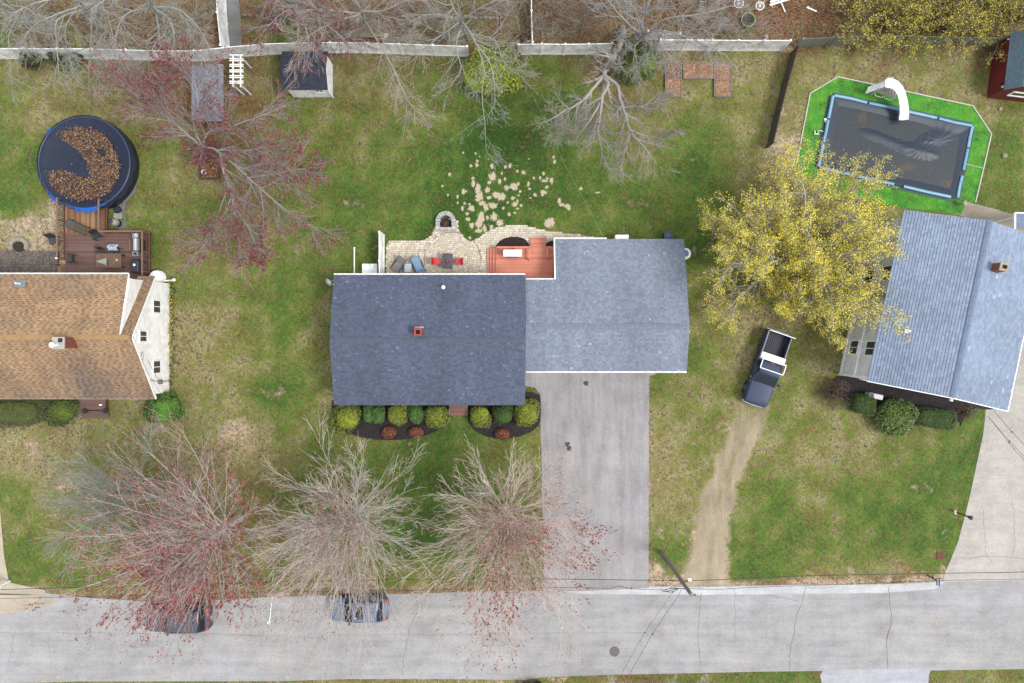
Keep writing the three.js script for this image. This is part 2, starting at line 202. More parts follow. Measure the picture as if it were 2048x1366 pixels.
const lawnColor = (px, py, o) => {
  let i = (px - ZX) / ZS, j = (py - ZY) / ZS; i = clamp(i, 0, ZW - 1.01); j = clamp(j, 0, ZH - 1.01); const i0 = i | 0, j0 = j | 0, fx = i - i0, fy = j - j0, k = (j0 * ZW + i0) * 3, r = ZW * 3;
  const at = (q) => { const a = zoneGrid[k + q], b = zoneGrid[k + 3 + q], c = zoneGrid[k + r + q], d = zoneGrid[k + r + 3 + q]; return a + (b - a) * fx + (c - a) * fy + (a - b - c + d) * fx * fy; };
  const n1 = ns(NA, px * .9, py * .9), n2 = ns(NB, px * 2.7 + 90, py * 2.7), n3 = ns(NC, px * 1.5, py * 1.5), n4 = ns(NC, px * 4.1 + 31, py * 4.1), n5 = ns(NM, px * 1.9 + 200, py * 1.9);
  const ry = py > 1100 ? roadEdge[clamp(Math.round(px / 8) + 40, 0, 399)] : 9999, edge = py > ry - 40 && py < ry + 40 ? 1 - sstep(6, 19, ry - py + 2.5 * n2 + 2 * n3) : 0;
  const g = at(0) * 1.05 - .13 + .115 * n1 + .13 * n2 + .11 * n3 + .10 * n4 + .15 * n5 + edge * -.35, lit = at(1) + .16 * n2 + .17 * n3 - .05 + edge * .5, bare = at(2) + .12 * n1 + .1 * n2 + edge * .25;
  const a = sstep(.12, .36, g), b = sstep(.45, .68, g), c = sstep(.84, 1.1, g);
  for (let q = 0; q < 3; q++) { let v = mixn(cTan[q], cOlive[q], a); v = mixn(v, cGreen[q], b); o[q] = mixn(v, cLush[q], c); }
  const l = sstep(.22, .62, lit) * .8, d = sstep(.3, .62, bare) * .85;
  const lk = 1 + .3 * n4; for (let q = 0; q < 3; q++) { o[q] = mixn(o[q], cLit[q] * lk, l); o[q] = mixn(o[q], cBare[q], d); }
  const f = Math.max(.3, 1.02 + .34 * n4 + .23 * n3 + .13 * n5 + .03 * n1); o[0] *= f * (1 + .03 * n2); o[1] *= f; o[2] *= f;
  if (py > 800 && py < 1178) { const t = trackTab[py | 0]; if (px > t[0] - 45 && px < t[1] + 45) { // two worn wheel tracks with thin grass between
    const e = 3.2 * n2 + 2.5 * n3, fade = sstep(812, 880, py), far = sstep(960, 1120, py), dl = Math.abs(px - t[0]) + e, dr = Math.abs(px - t[1]) + e, mid = px > t[0] && px < t[1] ? 1 : 0;
    const q = Math.max(1 - sstep(7 + far * 6, 21 + far * 8, dl), 1 - sstep(7 + far * 6, 20 + far * 8, dr), mid * (.6 + .32 * far + .1 * n2)) * mixn(.35, 1, fade);
    const w = 1 + .06 * n2 + .09 * ns(NA, px * 5, py * .8) + .05 * n4; for (let z = 0; z < 3; z++) o[z] = mixn(o[z], cTrack[z] * w, clamp(q)); } }
  if (px > 870 && px < 1215 && py > 290 && py < 485) { const list = seedCell[`${Math.floor(px / 16)},${Math.floor(py / 16)}`]; if (list) { let m = 9; for (const [x, y, p, q] of list) m = Math.min(m, Math.hypot((px - x) / p, (py - y) / q)); m += .17 * n3 + .12 * n4 + .08 * n2; const t = 1 - sstep(.82, 1.06, m), w = 1 + .07 * n4; for (let z = 0; z < 3; z++) o[z] = mixn(o[z], cSeed[z] * w, t); } }
};
const bigGrass = tex(512, 512, (x, y, o) => { const n = .5 + .17 * ns(NA, x, y) + .16 * ns(NC, x, y), f = 1 + .16 * ns(NC, x + 99, y); for (let q = 0; q < 3; q++) o[q] = mixn(cTan[q], cGreen[q], sstep(.1, .9, n)) * f; });
T.grassBump = tex(512, 512, (x, y, o) => { o[0] = .5 + .12 * ns(NC, x, y) + .12 * ns(NA, x * 3, y * 3); }, false);
{ const g = new THREE.PlaneGeometry(1200, 1200).rotateX(-Math.PI / 2); const m = struct('ground', g, new THREE.MeshStandardMaterial({ roughness: 1, map: scaled(bigGrass, 14) })); m.position.y = -.02; }
for (const [x0, x1] of [[-44, 0], [0, 44]]) { // the lawns, as two sheets that meet along the middle of the yard
  const z0 = -30, z1 = 30, S = 1664, map = tex(S, S, (x, y, o) => lawnColor(toPx(x0 + (x + .5) / S * (x1 - x0)), toPy(z0 + (y + .5) / S * (z1 - z0)), o));
  map.wrapS = map.wrapT = THREE.ClampToEdgeWrapping;
  const g = new THREE.BufferGeometry(); g.setAttribute('position', new THREE.Float32BufferAttribute([x0, 0, z0, x0, 0, z1, x1, 0, z1, x1, 0, z0], 3)); g.setAttribute('normal', new THREE.Float32BufferAttribute([0, 1, 0, 0, 1, 0, 0, 1, 0, 0, 1, 0], 3)); g.setAttribute('uv', new THREE.Float32BufferAttribute([0, 0, 0, 1, 1, 1, 1, 0], 2)); g.setIndex([0, 1, 2, 0, 2, 3]);
  const bm = T.grassBump.clone(); bm.repeat.set(44 / 5, 60 / 5); bm.needsUpdate = true;
  const m = shade(new THREE.Mesh(g, new THREE.MeshStandardMaterial({ roughness: 1, map, bumpMap: bm, bumpScale: .06 }))); m.name = numbered('lawn'); m.userData.kind = 'structure'; scene.add(m);
}
// ---- paving ----
const asphalt = (r, g, b, s, along = 0) => { const c = tone(r, g, b); return new THREE.MeshStandardMaterial({ roughness: .95, map: scaled(tex(1024, 1024, (x, y, o) => {
  const n = 1 + .045 * ns(NA, x * .5 + s, y * .5) + .055 * ns(NC, x + s, y) + .03 * ns(NB, x * 2 + s, y * 2) + (along ? .045 * ns(NB, x * 3 + s, y * .5) + .03 * ns(NA, x * 5 + s, y * .5) : .04 * ns(NB, x * .5, y * 4 + s)); o[0] = c.r * n; o[1] = c.g * n; o[2] = c.b * n * (1 + .012 * ns(NB, x * .5, y * .5)); }), 17) }); };
const roadMat = asphalt(197, 195, 195, 3), driveMat = asphalt(188, 184, 185, 60, 1), paleMat = asphalt(214, 208, 200, 140), gutterMat = asphalt(228, 229, 230, 200), sandMat = asphalt(216, 203, 180, 260);
const roadLow = [[2300, 1333], [2048, 1338], [1860, 1341], [1640, 1342], [1530, 1343], [1400, 1346], [1200, 1350], [1085, 1354], [1050, 1360], [900, 1358], [700, 1358], [560, 1362], [150, 1363], [0, 1367], [-200, 1372]];
const road = struct('road', sheet(outline([...roadTop, ...roadLow]), .006), roadMat);
const mainDrive = struct('driveway', sheet(outline([[1040, 735], [1312, 735], [1312, 748], [1299, 752], [1298, 900], [1297, 1172], [1298, 1176], [1165, 1182], [1085, 1184], [1088, 1100], [1084, 1000], [1083, 900], [1081, 870], [1081, 790], [1070, 775], [1040, 770]]), .012), driveMat);
const eastDrive = struct('driveway', sheet(outline([[1972, 815], [1966, 870], [1955, 920], [1940, 990], [1929, 1035], [1917, 1080], [1902, 1118], [1890, 1145], [1886, 1164], [2300, 1154], [2300, 560], [2030, 600]]), .012), paleMat);
const southDrive = struct('driveway', sheet(outline([[1648, 1338], [1640, 1350], [1652, 1410], [1852, 1410], [1858, 1350], [1862, 1337]]), .012), asphalt(205, 207, 214, 20));
const westDrive = struct('driveway', sheet(outline([[-200, 880], [-8, 960], [2, 1040], [8, 1110], [18, 1165], [90, 1180], [92, 1190], [-200, 1190]]), .010), sandMat);
struct('road_apron', sheet(outline(curve([[-100, 1185], [20, 1187], [90, 1192], [110, 1206], [70, 1216], [20, 1226], [-100, 1232]])), .010), sandMat);
struct('gutter', sheet(outline([[1096, 1179], [1165, 1180], [1298, 1174], [1400, 1174], [1600, 1170], [1760, 1169], [1862, 1165], [1890, 1163], [1870, 1178], [1760, 1186], [1600, 1188], [1400, 1190], [1298, 1189], [1165, 1188]]), .010), gutterMat);
// sealed and open cracks in the asphalt
const crackMat = M(tone(118, 116, 116), .95, { grain: 0 });
const crack = (pts, w, parent, y = .0125) => { const q = []; reseed(pts[0][0]); for (let i = 0; i < pts.length - 1; i++) { const [a, b] = pts[i], [c, d] = pts[i + 1], n = Math.max(2, Math.round(Math.hypot(c - a, d - b) / 9)); for (let k = 0; k < n; k++) q.push([a + (c - a) * k / n + rr(-1.3, 1.3), b + (d - b) * k / n + rr(-1.3, 1.3)]); } q.push(pts[pts.length - 1]);
  const gs = []; for (let i = 0; i < q.length - 1; i++) { const A = W(...q[i]), B = W(...q[i + 1]), n = V(-(B.z - A.z), 0, B.x - A.x).normalize().multiplyScalar(w * rr(.6, 1.1) / 2); A.y = B.y = y; gs.push(quadG(A.clone().sub(n), A.clone().add(n), B.clone().add(n), B.clone().sub(n))); }
  part(parent, 'crack', gs, crackMat); };
for (const [p, w] of [[[[1776, 1172], [1779, 1200], [1783, 1225], [1782, 1250], [1773, 1275], [1774, 1310], [1775, 1338]], .035], [[[1782, 1252], [1776, 1268], [1773, 1280]], .025], [[[1611, 1174], [1604, 1205], [1592, 1230], [1588, 1270], [1580, 1300], [1579, 1339]], .03], [[[1536, 1189], [1570, 1196], [1598, 1203]], .02], [[[1403, 1185], [1398, 1235], [1395, 1280], [1400, 1325], [1402, 1343]], .022], [[[1469, 1178], [1470, 1230], [1470, 1284]], .02], [[[833, 1190], [834, 1220], [828, 1240], [818, 1254], [814, 1280], [808, 1310], [804, 1352]], .024], [[[696, 1260], [694, 1290], [691, 1310]], .015], [[[26, 1268], [24, 1300], [16, 1325]], .02], [[[1329, 1210], [1345, 1245], [1354, 1265], [1353, 1275]], .015], [[[0, 1266], [200, 1266], [420, 1268], [660, 1276]], .012], [[[620, 1270], [900, 1269], [1100, 1266], [1290, 1265]], .012], [[[96, 1266], [100, 1330]], .012], [[[1607, 1174], [1640, 1176], [1680, 1172]], .02]]) crack(p, w, road);
crack([[1965, 1000], [1968, 1060], [1972, 1110], [1985, 1125]], .015, eastDrive, .018); crack([[1918, 1114], [1936, 1117], [1980, 1112], [2048, 1118]], .02, eastDrive, .018); crack([[2025, 1005], [2030, 1080], [2024, 1112]], .015, eastDrive, .018);
{ // stains on the drive, a painted survey mark, white and yellow paint on the road
  const st = M(tone(96, 86, 82), .95, { grain: T.stain, size: .3 });
  const blot = (px, py, r, h, par, mat, name, y = .017) => { reseed(px); const q = []; for (let k = 0; k < 14; k++) { const a = k / 14 * 6.283, s = r * rr(.55, 1.15); q.push([px + Math.cos(a) * s, py + Math.sin(a) * s * h]); } part(par, name, sheet(outline(curve([...q, q[0]], 3)), y), mat); };
  blot(1172, 767, 6, .9, mainDrive, st, 'stain'); blot(1134, 888, 6.5, .8, mainDrive, st, 'stain'); blot(1138, 898, 6, 1, mainDrive, st, 'stain');
  part(road, 'yellow_mark', sheet(outline([[1871.6, 1241], [1873.6, 1241], [1873.6, 1252], [1871.6, 1252]]), .0125), M(tone(252, 205, 120), .8));
}

// ================= PATIOS AND BEDS =================
function paverField(poly, place, name, base, cols, top = .034) { // place(add) calls add(x, z, w, d, turn) for each block
  const st = struct(name, sheet(outline(poly), .014), base), s = new Soup(); st.name = st.name;
  place((px, py, w, d, a) => {
    if (!inside(poly, px, py)) return;
    const c = W(px, py), ca = Math.cos(a), sa = Math.sin(a), g = .008, y = top + rr(-.003, .003), col = vary(cols[Math.floor(rnd() * cols.length)], .16), e = .008;
    const P = (u, v, yy) => V(c.x + u * ca - v * sa, yy, c.z + u * sa + v * ca), hw = w / 2 - g, hd = d / 2 - g;
    const T4 = [P(-hw + e, -hd + e, y), P(-hw + e, hd - e, y), P(hw - e, hd - e, y), P(hw - e, -hd + e, y)], L4 = [P(-hw, -hd, .010), P(-hw, hd, .010), P(hw, hd, .010), P(hw, -hd, .010)];
    s.quad(...T4, col); for (let i = 0; i < 4; i++) { const j = (i + 1) % 4; s.quad(T4[i], L4[i], L4[j], T4[j], col); }
  });
  s.mesh('paver', VC(.92), st, { kind: 'stuff' }); return st;
}
const patioPoly = [...curve([[772, 552], [773, 520], [775, 486], [800, 481], [830, 483], [852, 478], [866, 466], [872, 452], [880, 440], [912, 440], [917, 458], [928, 474], [942, 482], [962, 472], [985, 458], [1010, 452], [1040, 450], [1070, 456], [1100, 463], [1140, 467], [1180, 473], [1212, 482]], 4), [1214, 500], [1112, 500], [1060, 580], [772, 580]];
reseed(77);
paverField(patioPoly, (add) => {
  const px = FOCAL / HIGH, cx = 905, cy = 521, R = 2.05;
  for (let r = .12; r < R; r += .155) { const n = Math.max(5, Math.round(6.283 * r / .19)); for (let k = 0; k < n; k++) { const a = (k + (r * 7.3 % 1)) / n * 6.283; add(cx + Math.cos(a) * r * px, cy + Math.sin(a) * r * px, .155, 6.283 * r / n, a); } }
  for (let z = 430, row = 0; z < 582; z += .165 * px, row++) for (let x = 765 + rr(-5, 0); x < 1216;) { const w = [.155, .21, .255][Math.floor(rnd() * 3)]; x += w * px / 2; if (Math.hypot(x - cx, z - cy) > (R + .09) * px) add(x, z, w, .165, 0); x += w * px / 2; }
}, 'patio', M(tone(196, 184, 160), 1, { grain: T.stain }), [tone(236, 226, 204, 1.25), tone(228, 217, 194, 1.2), tone(244, 234, 216, 1.25), tone(220, 208, 188, 1.2), tone(238, 222, 206, 1.2)]);
reseed(78);
paverField([[-120, 502], [119, 502], [119, 556], [-120, 556]], (add) => { const px = FOCAL / HIGH, u = .105; for (let j = 0, y = 504; y < 556; y += 2 * u * px, j++) for (let i = 0, x = -118; x < 119; x += 2 * u * px, i++) { if ((i + j) % 2) { add(x, y - u * px / 2, 2 * u, u, 0); add(x, y + u * px / 2, 2 * u, u, 0); } else { add(x - u * px / 2, y, u, 2 * u, 0); add(x + u * px / 2, y, u, 2 * u, 0); } } },
  'patio', M(tone(70, 62, 62), 1), [tone(150, 138, 130), tone(136, 124, 120), tone(160, 146, 134), tone(128, 118, 118)]);
// mulch beds: dark bark with a crumbly surface
T.mulch = tex(512, 512, (x, y, o) => { const n = 1 + .35 * ns(NC, x, y) + .15 * ns(NA, x * 2, y * 2); o[0] = .034 * n; o[1] = .026 * n; o[2] = .027 * n; });
const mulchMat = new THREE.MeshStandardMaterial({ roughness: 1, map: scaled(T.mulch, 2.2), bumpMap: scaled(T.bump, .5), bumpScale: .05 });
const chipSoup = (st, poly, n, cols, y = .05) => { const s = new Soup(), xs = poly.map((p) => p[0]), ys = poly.map((p) => p[1]), x0 = Math.min(...xs), x1 = Math.max(...xs), y0 = Math.min(...ys), y1 = Math.max(...ys); for (let k = 0; k < n; k++) { const a = rr(x0, x1), b = rr(y0, y1); if (!inside(poly, a, b)) continue; const c = W(a, b), d = dirR(), m = Math.hypot(d[0], d[2]) || 1; s.leaf(c.x, y + rr(0, .03), c.z, rr(.05, .12), rr(.02, .045), d[0] / m, 0, d[2] / m, rr(-.3, .3), 1, rr(-.3, .3), vary(cols[Math.floor(rnd() * cols.length)], .3)); } s.mesh('bark_chips', VC(1), st, { kind: 'stuff' }); };
const barkCols = [tone(66, 52, 54), tone(52, 44, 50), tone(84, 64, 60)];
reseed(90);
for (const poly of [curve([[664, 800], [668, 838], [690, 862], [730, 876], [785, 880], [840, 874], [880, 858], [899, 840], [900, 800]], 5), curve([[935, 800], [936, 840], [952, 862], [985, 876], [1025, 876], [1060, 864], [1079, 845], [1081, 800], [1074, 788], [1050, 784], [1046, 800]], 5), curve([[1672, 752], [1660, 775], [1690, 800], [1770, 815], [1850, 825], [1915, 842], [1920, 853], [1938, 820], [1985, 818], [1985, 800], [1760, 755]], 4), curve([[992, 492], [1000, 482], [1016, 475], [1035, 474], [1050, 479], [1058, 491], [1050, 500], [1000, 500]], 4), curve([[1092, 490], [1097, 484], [1107, 482], [1114, 486], [1114, 496], [1094, 496]], 4)]) { const st = struct('mulch_bed', prism(outline(poly), .0, .045), mulchMat); chipSoup(st, poly, 1500, barkCols); }
struct('path', sheet(outline([[452, -60], [476, -60], [478, 0], [483, 60], [484, 92], [458, 92], [456, 40]]), .008), asphalt(150, 152, 150, 33));
struct('path', sheet(outline([[1915, 428], [1926, 398], [1935, 404], [1990, 418], [2080, 445], [2080, 470], [1960, 452]]), .010), asphalt(205, 192, 172, 70));

// ================= BUILDING HELPERS =================
function shingles(parent, A, B, C, D, o = {}) { // A,B along the eave, D,C along the ridge; every tab is a small lapped wedge
  const { expo = .145, tabs = [.1, .24], col, spread = .26, paint, thick = .012, name = 'shingles', odd, dim } = o, s = new Soup();
  const up = D.clone().sub(A), Ls = up.length(), n = B.clone().sub(A).cross(up).normalize(), rows = Math.round(Ls / expo), at = (u, v) => A.clone().multiplyScalar((1 - u) * (1 - v)).addScaledVector(B, u * (1 - v)).addScaledVector(C, u * v).addScaledVector(D, (1 - u) * v);
  if (n.y < 0) n.negate();
  for (let r = 0; r < rows; r++) { const v0 = r / rows, v1 = (r + 1) / rows, len = at(0, v0).distanceTo(at(1, v0)); let x = -rr(0, tabs[1]), cnt = r;
    while (x < len) { const w = rr(tabs[0], tabs[1]), a = Math.max(0, x) / len, b = Math.min(len, x + w - .006) / len; x += w; if (b <= a) continue;
      const p = at(a, v0).addScaledVector(n, thick + rr(0, .004)), q = at(b, v0).addScaledVector(n, thick + rr(0, .004)), t = at(b, v1).addScaledVector(n, .002), z = at(a, v1).addScaledVector(n, .002), k = paint ? paint((p.x + q.x) / 2, (p.z + z.z) / 2) : 1;
      const c0 = typeof k === 'number' ? col : k, c = vary(c0, spread); if (typeof k === 'number') { c[0] *= k; c[1] *= k; c[2] *= k; } if (odd && rnd() < odd) { const m = rr(1.25, 1.6); c[0] *= m; c[1] *= m; c[2] *= m; }
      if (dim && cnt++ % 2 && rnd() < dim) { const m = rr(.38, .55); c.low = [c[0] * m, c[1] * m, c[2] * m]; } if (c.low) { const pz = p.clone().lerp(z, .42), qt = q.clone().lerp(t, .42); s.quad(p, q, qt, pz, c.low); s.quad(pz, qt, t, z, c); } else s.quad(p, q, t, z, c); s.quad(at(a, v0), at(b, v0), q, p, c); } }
  const m = s.mesh(name, VC(.93), parent, { kind: 'stuff' }); let p = parent; while (p && p !== scene) { m.geometry.translate(-p.position.x, -p.position.y, -p.position.z); p = p.parent; } return m;
}
const orient = (geos, c, r, u) => { const n = r.clone().cross(u), m = new THREE.Matrix4().makeBasis(r, u, n).setPosition(c); return geos.map((g) => g.applyMatrix4(m)); };
const polyWall = (pts, t) => { // flat convex wall through pts with thickness t to the back of its normal
  const n = pts[1].clone().sub(pts[0]).cross(pts[2].clone().sub(pts[0])).normalize().multiplyScalar(-t), lo = pts.map((p) => p.clone().add(n)), a = [], tri = (p, q, r) => { for (const v of [p, q, r]) a.push(v.x, v.y, v.z); };
  for (let i = 1; i < pts.length - 1; i++) { tri(pts[0], pts[i], pts[i + 1]); tri(lo[0], lo[i + 1], lo[i]); }
  for (let i = 0; i < pts.length; i++) { const j = (i + 1) % pts.length; tri(lo[i], lo[j], pts[j]); tri(lo[i], pts[j], pts[i]); }
  const g = new THREE.BufferGeometry(); g.setAttribute('position', new THREE.Float32BufferAttribute(a, 3)); g.computeVertexNormals(); return g; };
T.siding = tex(64, 256, (x, y, o) => { const f = (y % 32) / 32; o[0] = f; }, false);
const sidingM = (c, o = {}) => new THREE.MeshPhysicalMaterial({ color: c.clone().multiplyScalar(1.13), roughness: .6, map: scaled(T.grain, 2.5), bumpMap: scaled(T.siding, .8), bumpScale: .008, ...o });
const white = M(new THREE.Color(.78, .79, .80), .55), whiteTrim = M(new THREE.Color(.8, .8, .8), .5), glassDark = new THREE.MeshPhysicalMaterial({ color: tone(70, 78, 92), roughness: .06, metalness: 0, specularIntensity: 1, clearcoat: 1, clearcoatRoughness: .03 });
const vinyl = M(new THREE.Color(.80, .82, .84), .45, { grain: T.stain, size: 3 }), brickM = M(tone(160, 92, 72), .9), dark = M(tone(34, 34, 38), .7), concrete = M(tone(200, 196, 190), .95), blackM = M(tone(40, 42, 50), .5), steel = M(tone(170, 176, 186), .35, { metalness: .7 });
function windowOn(parent, c, r, u, w, h, mull = 1) { // white frame, dark panes; set into a wall
  const f = .09, F = [box(w + 2 * f, f, .08, 0, h / 2 + f / 2, 0), box(w + 2 * f, f, .1, 0, -h / 2 - f / 2, 0), box(f, h, .08, -w / 2 - f / 2, 0, 0), box(f, h, .08, w / 2 + f / 2, 0, 0)];
  const win = partW(parent, 'window', orient(F, c, r, u), whiteTrim);
  for (let k = 0; k <= mull; k++) { const pw = w / (mull + 1); partW(win, 'pane', orient([box(pw - .04, h, .03, -w / 2 + pw * (k + .5), 0, -.01)], c, r, u), glassDark); if (k) partW(win, 'mullion', orient([box(.05, h, .06, -w / 2 + pw * k, 0, .0)], c, r, u), whiteTrim); }
  return win;
}
function eaveGutter(parent, A, B, out, step = .6, mat = whiteTrim) { // trough along A-B just off the edge with strap hangers
  const d = B.clone().sub(A), L = d.length(), x = d.clone().normalize(), o = out.clone().normalize(), c = A.clone().add(B).multiplyScalar(.5).addScaledVector(o, .045), y = V(0, 1, 0), gs = [];
  const m = new THREE.Matrix4().makeBasis(x, y, x.clone().cross(y)), s = Math.sign(x.clone().cross(y).dot(o)) || 1;
  const P = [box(L, .09, .012, 0, -.05, .045 * s), box(L, .012, .09, 0, -.094, 0), box(L, .02, .025, 0, 0, .05 * s)]; const g = partW(parent, 'gutter', P.map((q) => q.applyMatrix4(m).translate(c.x, c.y, c.z)), mat);
  for (let k = step / 2; k < L; k += step) gs.push(box(.035, .012, .17, -L / 2 + k, .006, -.05 * s).applyMatrix4(m).translate(c.x, c.y, c.z)); partW(g, 'hanger', gs, mat, { kind: 'stuff' }); return g;
}

// ================= MAIN HOUSE =================
{
  const X0 = -12.48, X1 = .92, zN = -4.66, zS = 4.45, zR = -.1, hE = 3.0, hR = 4.12;
  const h = thing('house', 'single storey house with dark slate blue shingle roof and small red chimney', 'house', [(X0 + X1) / 2, 0, 0]);
  const col = tone(100, 109, 133);
  const sd = sidingM(new THREE.Color(.72, .72, .7));
  const wx0 = X0 + .3, wx1 = X1 - .25, wn = zN + .45, wsz = zS - .45;
  partW(h, 'wall', [box(wx1 - wx0, 2.75, .2, (wx0 + wx1) / 2, 1.375, wn), box(wx1 - wx0, 2.75, .2, (wx0 + wx1) / 2, 1.375, wsz), polyWall([V(wx0, 0, wn), V(wx0, 0, wsz), V(wx0, 3, wsz), V(wx0, 3.98, zR), V(wx0, 3, wn)], .2), polyWall([V(wx1, 0, wsz), V(wx1, 0, wn), V(wx1, 3, wn), V(wx1, 3.98, zR), V(wx1, 3, wsz)], .2)], sd);
  const Rn = [V(X1, hE, zN), V(X0, hE, zN), V(X0, hR, zR), V(X1, hR, zR)], Rs = [V(X0, hE, zS), V(X1, hE, zS), V(X1, hR, zR), V(X0, hR, zR)];
  const roof = partW(h, 'roof', [slab(...Rn, .14), slab(...Rs, .14)], M(tone(80, 88, 104), .9));
  reseed(11); const wear = (x, z) => 1 + .06 * ns(NA, x * 24, z * 10) + .05 * ns(NB, x * 60, z * 4); shingles(roof, ...Rn, { col, odd: .02, spread: .19, paint: wear }); shingles(roof, ...Rs, { col, odd: .02, spread: .19, paint: wear });
  { const caps = []; for (let x = X0 + .02; x < X1 - .2; x += .2) { caps.push(slab(V(x, hR + .035, zR - .0), V(x, hR - .005, zR + .17), V(x + .21, hR - .012, zR + .17), V(x + .21, hR + .028, zR), .012), slab(V(x, hR - .005, zR - .17), V(x, hR + .035, zR), V(x + .21, hR + .028, zR), V(x + .21, hR - .012, zR - .17), .012)); } partW(roof, 'ridge_cap', caps, M(tone(100, 108, 128), .9)); }
  eaveGutter(h, V(X0, hE - .02, zN), V(X1, hE - .02, zN), V(0, 0, -1)); partW(h, 'rake_trim', [beam(V(X0 + .05, hE - .24, zN), V(X0 + .05, hR - .24, zR), .03, .16), beam(V(X0 + .05, hE - .24, zS), V(X0 + .05, hR - .24, zR), .03, .16), beam(V(X1 - .06, hE - .24, zN), V(X1 - .06, hR - .24, zR), .03, .16), beam(V(X1 - .06, hE - .24, zS), V(X1 - .06, hR - .24, zR), .03, .16), box(X1 - X0 - .2, .16, .03, (X0 + X1) / 2, hE - .24, zS - .05)], whiteTrim);
  const ch = W(836, 664, 4.75), chim = partW(h, 'chimney', [box(.46, 1.0, .46, ch.x, 4.25, ch.z)], brickM);
  partW(chim, 'cap', [box(.52, .06, .12, ch.x, 4.78, ch.z - .2), box(.52, .06, .12, ch.x, 4.78, ch.z + .2), box(.12, .06, .28, ch.x - .2, 4.78, ch.z), box(.12, .06, .28, ch.x + .2, 4.78, ch.z)], M(tone(196, 84, 66), .8)); partW(chim, 'flue', [box(.27, .04, .27, ch.x, 4.762, ch.z)], M(tone(18, 14, 16), 1, { grain: 0 })); partW(chim, 'flashing', [box(.62, .03, .1, ch.x, 4.16, ch.z - .33, 0, -.24)], M(tone(222, 206, 204), .5));
  const vp = W(886, 574, 3.5), vent = partW(h, 'vent_pipe', [cyl(.05, .05, .42, vp.x, 3.55, vp.z, 12)], white); partW(vent, 'collar', [cyl(.14, .07, .08, vp.x, 3.37, vp.z, 14)], white);
  for (const x of [-10.4, -7.6, -1.4]) windowOn(h, V(x, 1.7, wsz + .11), V(1, 0, 0), V(0, 1, 0), 1.4, 1.2); for (const x of [-10.2, -3.2]) windowOn(h, V(x, 1.75, wn - .11), V(-1, 0, 0), V(0, 1, 0), 1.2, 1.1);
  const door = partW(h, 'door', [rbox(.95, 2.1, .06, .01, -3.78, 1.35, wsz + .12)], M(tone(120, 40, 40), .5)); partW(door, 'handle', [ball(.035, -3.42, 1.3, wsz + .19)], steel);
}
// ---- garage wing ----
{
  const X0 = .95, XN = 3.07, X1 = 12.36, zF = 2.10, zR = -1.04, zB = -7.36, hF = 2.5, hR = 3.29, zK = -4.37, hB = hR + (zB - zR) * .25, hK = hR + (zK - zR) * .25;
  const h = thing('garage', 'garage wing with pale grey blue shingle roof beside the dark roofed house', 'garage', [(XN + X1) / 2, 0, -1]);
  const col = tone(150, 160, 179), sd = sidingM(new THREE.Color(.72, .72, .7)), rise = (z) => z < zR ? hR + (z - zR) * .25 : hR - (z - zR) * .25;
  const a = X0 + .0, b = X1 - .3, f = zF - .4, k = zB + .35;
  partW(h, 'wall', [box(b - XN - .2, rise(k) - .2, .2, (b + XN + .2) / 2, (rise(k) - .2) / 2, k), box(b - a, 2.3, .2, (a + b) / 2, 1.15, f), polyWall([V(b, 0, f), V(b, 0, k), V(b, rise(k) - .16, k), V(b, hR - .16, zR), V(b, rise(f) - .16, f)], .2), polyWall([V(XN + .25, 0, k), V(XN + .25, 0, zK + .3), V(XN + .25, hK - .2, zK + .3), V(XN + .25, hB - .1, k)], .2), box(XN - a, hK - .3, .2, (XN + a) / 2, (hK - .3) / 2, zK + .4)], sd);
  const S1 = [V(X0, hF, zF), V(X1, hF, zF), V(X1, hR, zR), V(X0, hR, zR)], S2 = [V(X1, hK, zK), V(X0, hK, zK), V(X0, hR, zR), V(X1, hR, zR)], S3 = [V(X1, hB, zB), V(XN, hB, zB), V(XN, hK, zK), V(X1, hK, zK)];
  const roof = partW(h, 'roof', [slab(...S1, .14), slab(...S2, .14), slab(...S3, .14)], M(tone(130, 140, 160), .9));
  reseed(12); for (const S of [S1, S2, S3]) shingles(roof, ...S, { col, spread: .17, odd: .01, paint: (x, z) => 1 + .05 * ns(NA, x * 24 + 50, z * 10) + .05 * ns(NB, x * 60, z * 4 + 30) });
  partW(roof, 'ridge_vent', [slab(V(1.5, hR + .075, zR), V(1.5, hR + .02, zR + .17), V(12.15, hR + .02, zR + .17), V(12.15, hR + .075, zR), .05), slab(V(1.5, hR + .02, zR - .17), V(1.5, hR + .075, zR), V(12.15, hR + .075, zR), V(12.15, hR + .02, zR - .17), .05)], M(tone(146, 156, 178), .9));
  eaveGutter(h, V(X0 + .05, hF - .02, zF), V(X1, hF - .02, zF), V(0, 0, 1), .6); eaveGutter(h, V(X0 + .05, hK - .02, zK), V(XN, hK - .02, zK), V(0, 0, -1)); eaveGutter(h, V(XN - .05, hB - .02, zB), V(XN + 3.75, hB - .02, zB), V(0, 0, -1));
  partW(h, 'notch_trim', [beam(V(XN - .03, hB - .06, zB), V(XN - .03, hK - .06, zK), .09, .2)], whiteTrim); partW(h, 'rake_trim', [beam(V(X1 - .05, hB - .24, zB), V(X1 - .05, hR - .24, zR), .03, .16), beam(V(X1 - .05, hF - .24, zF), V(X1 - .05, hR - .24, zR), .03, .16)], whiteTrim);
  for (const x of [4.2, 7.6]) { const d = partW(h, 'garage_door', [rbox(2.7, 2.1, .08, .02, x, 1.06, f + .13)], white); for (let r = 0; r < 4; r++) partW(d, 'panel', [rbox(2.5, .42, .03, .01, x, .3 + r * .5, f + .18)], white); }
  windowOn(h, V(9.9, .9, k - .11), V(-1, 0, 0), V(0, 1, 0), 1, .7); partW(h, 'wall_lamp', [box(.4, .1, .09, X1 - .1, 2.9, zR + .35)], white);
}

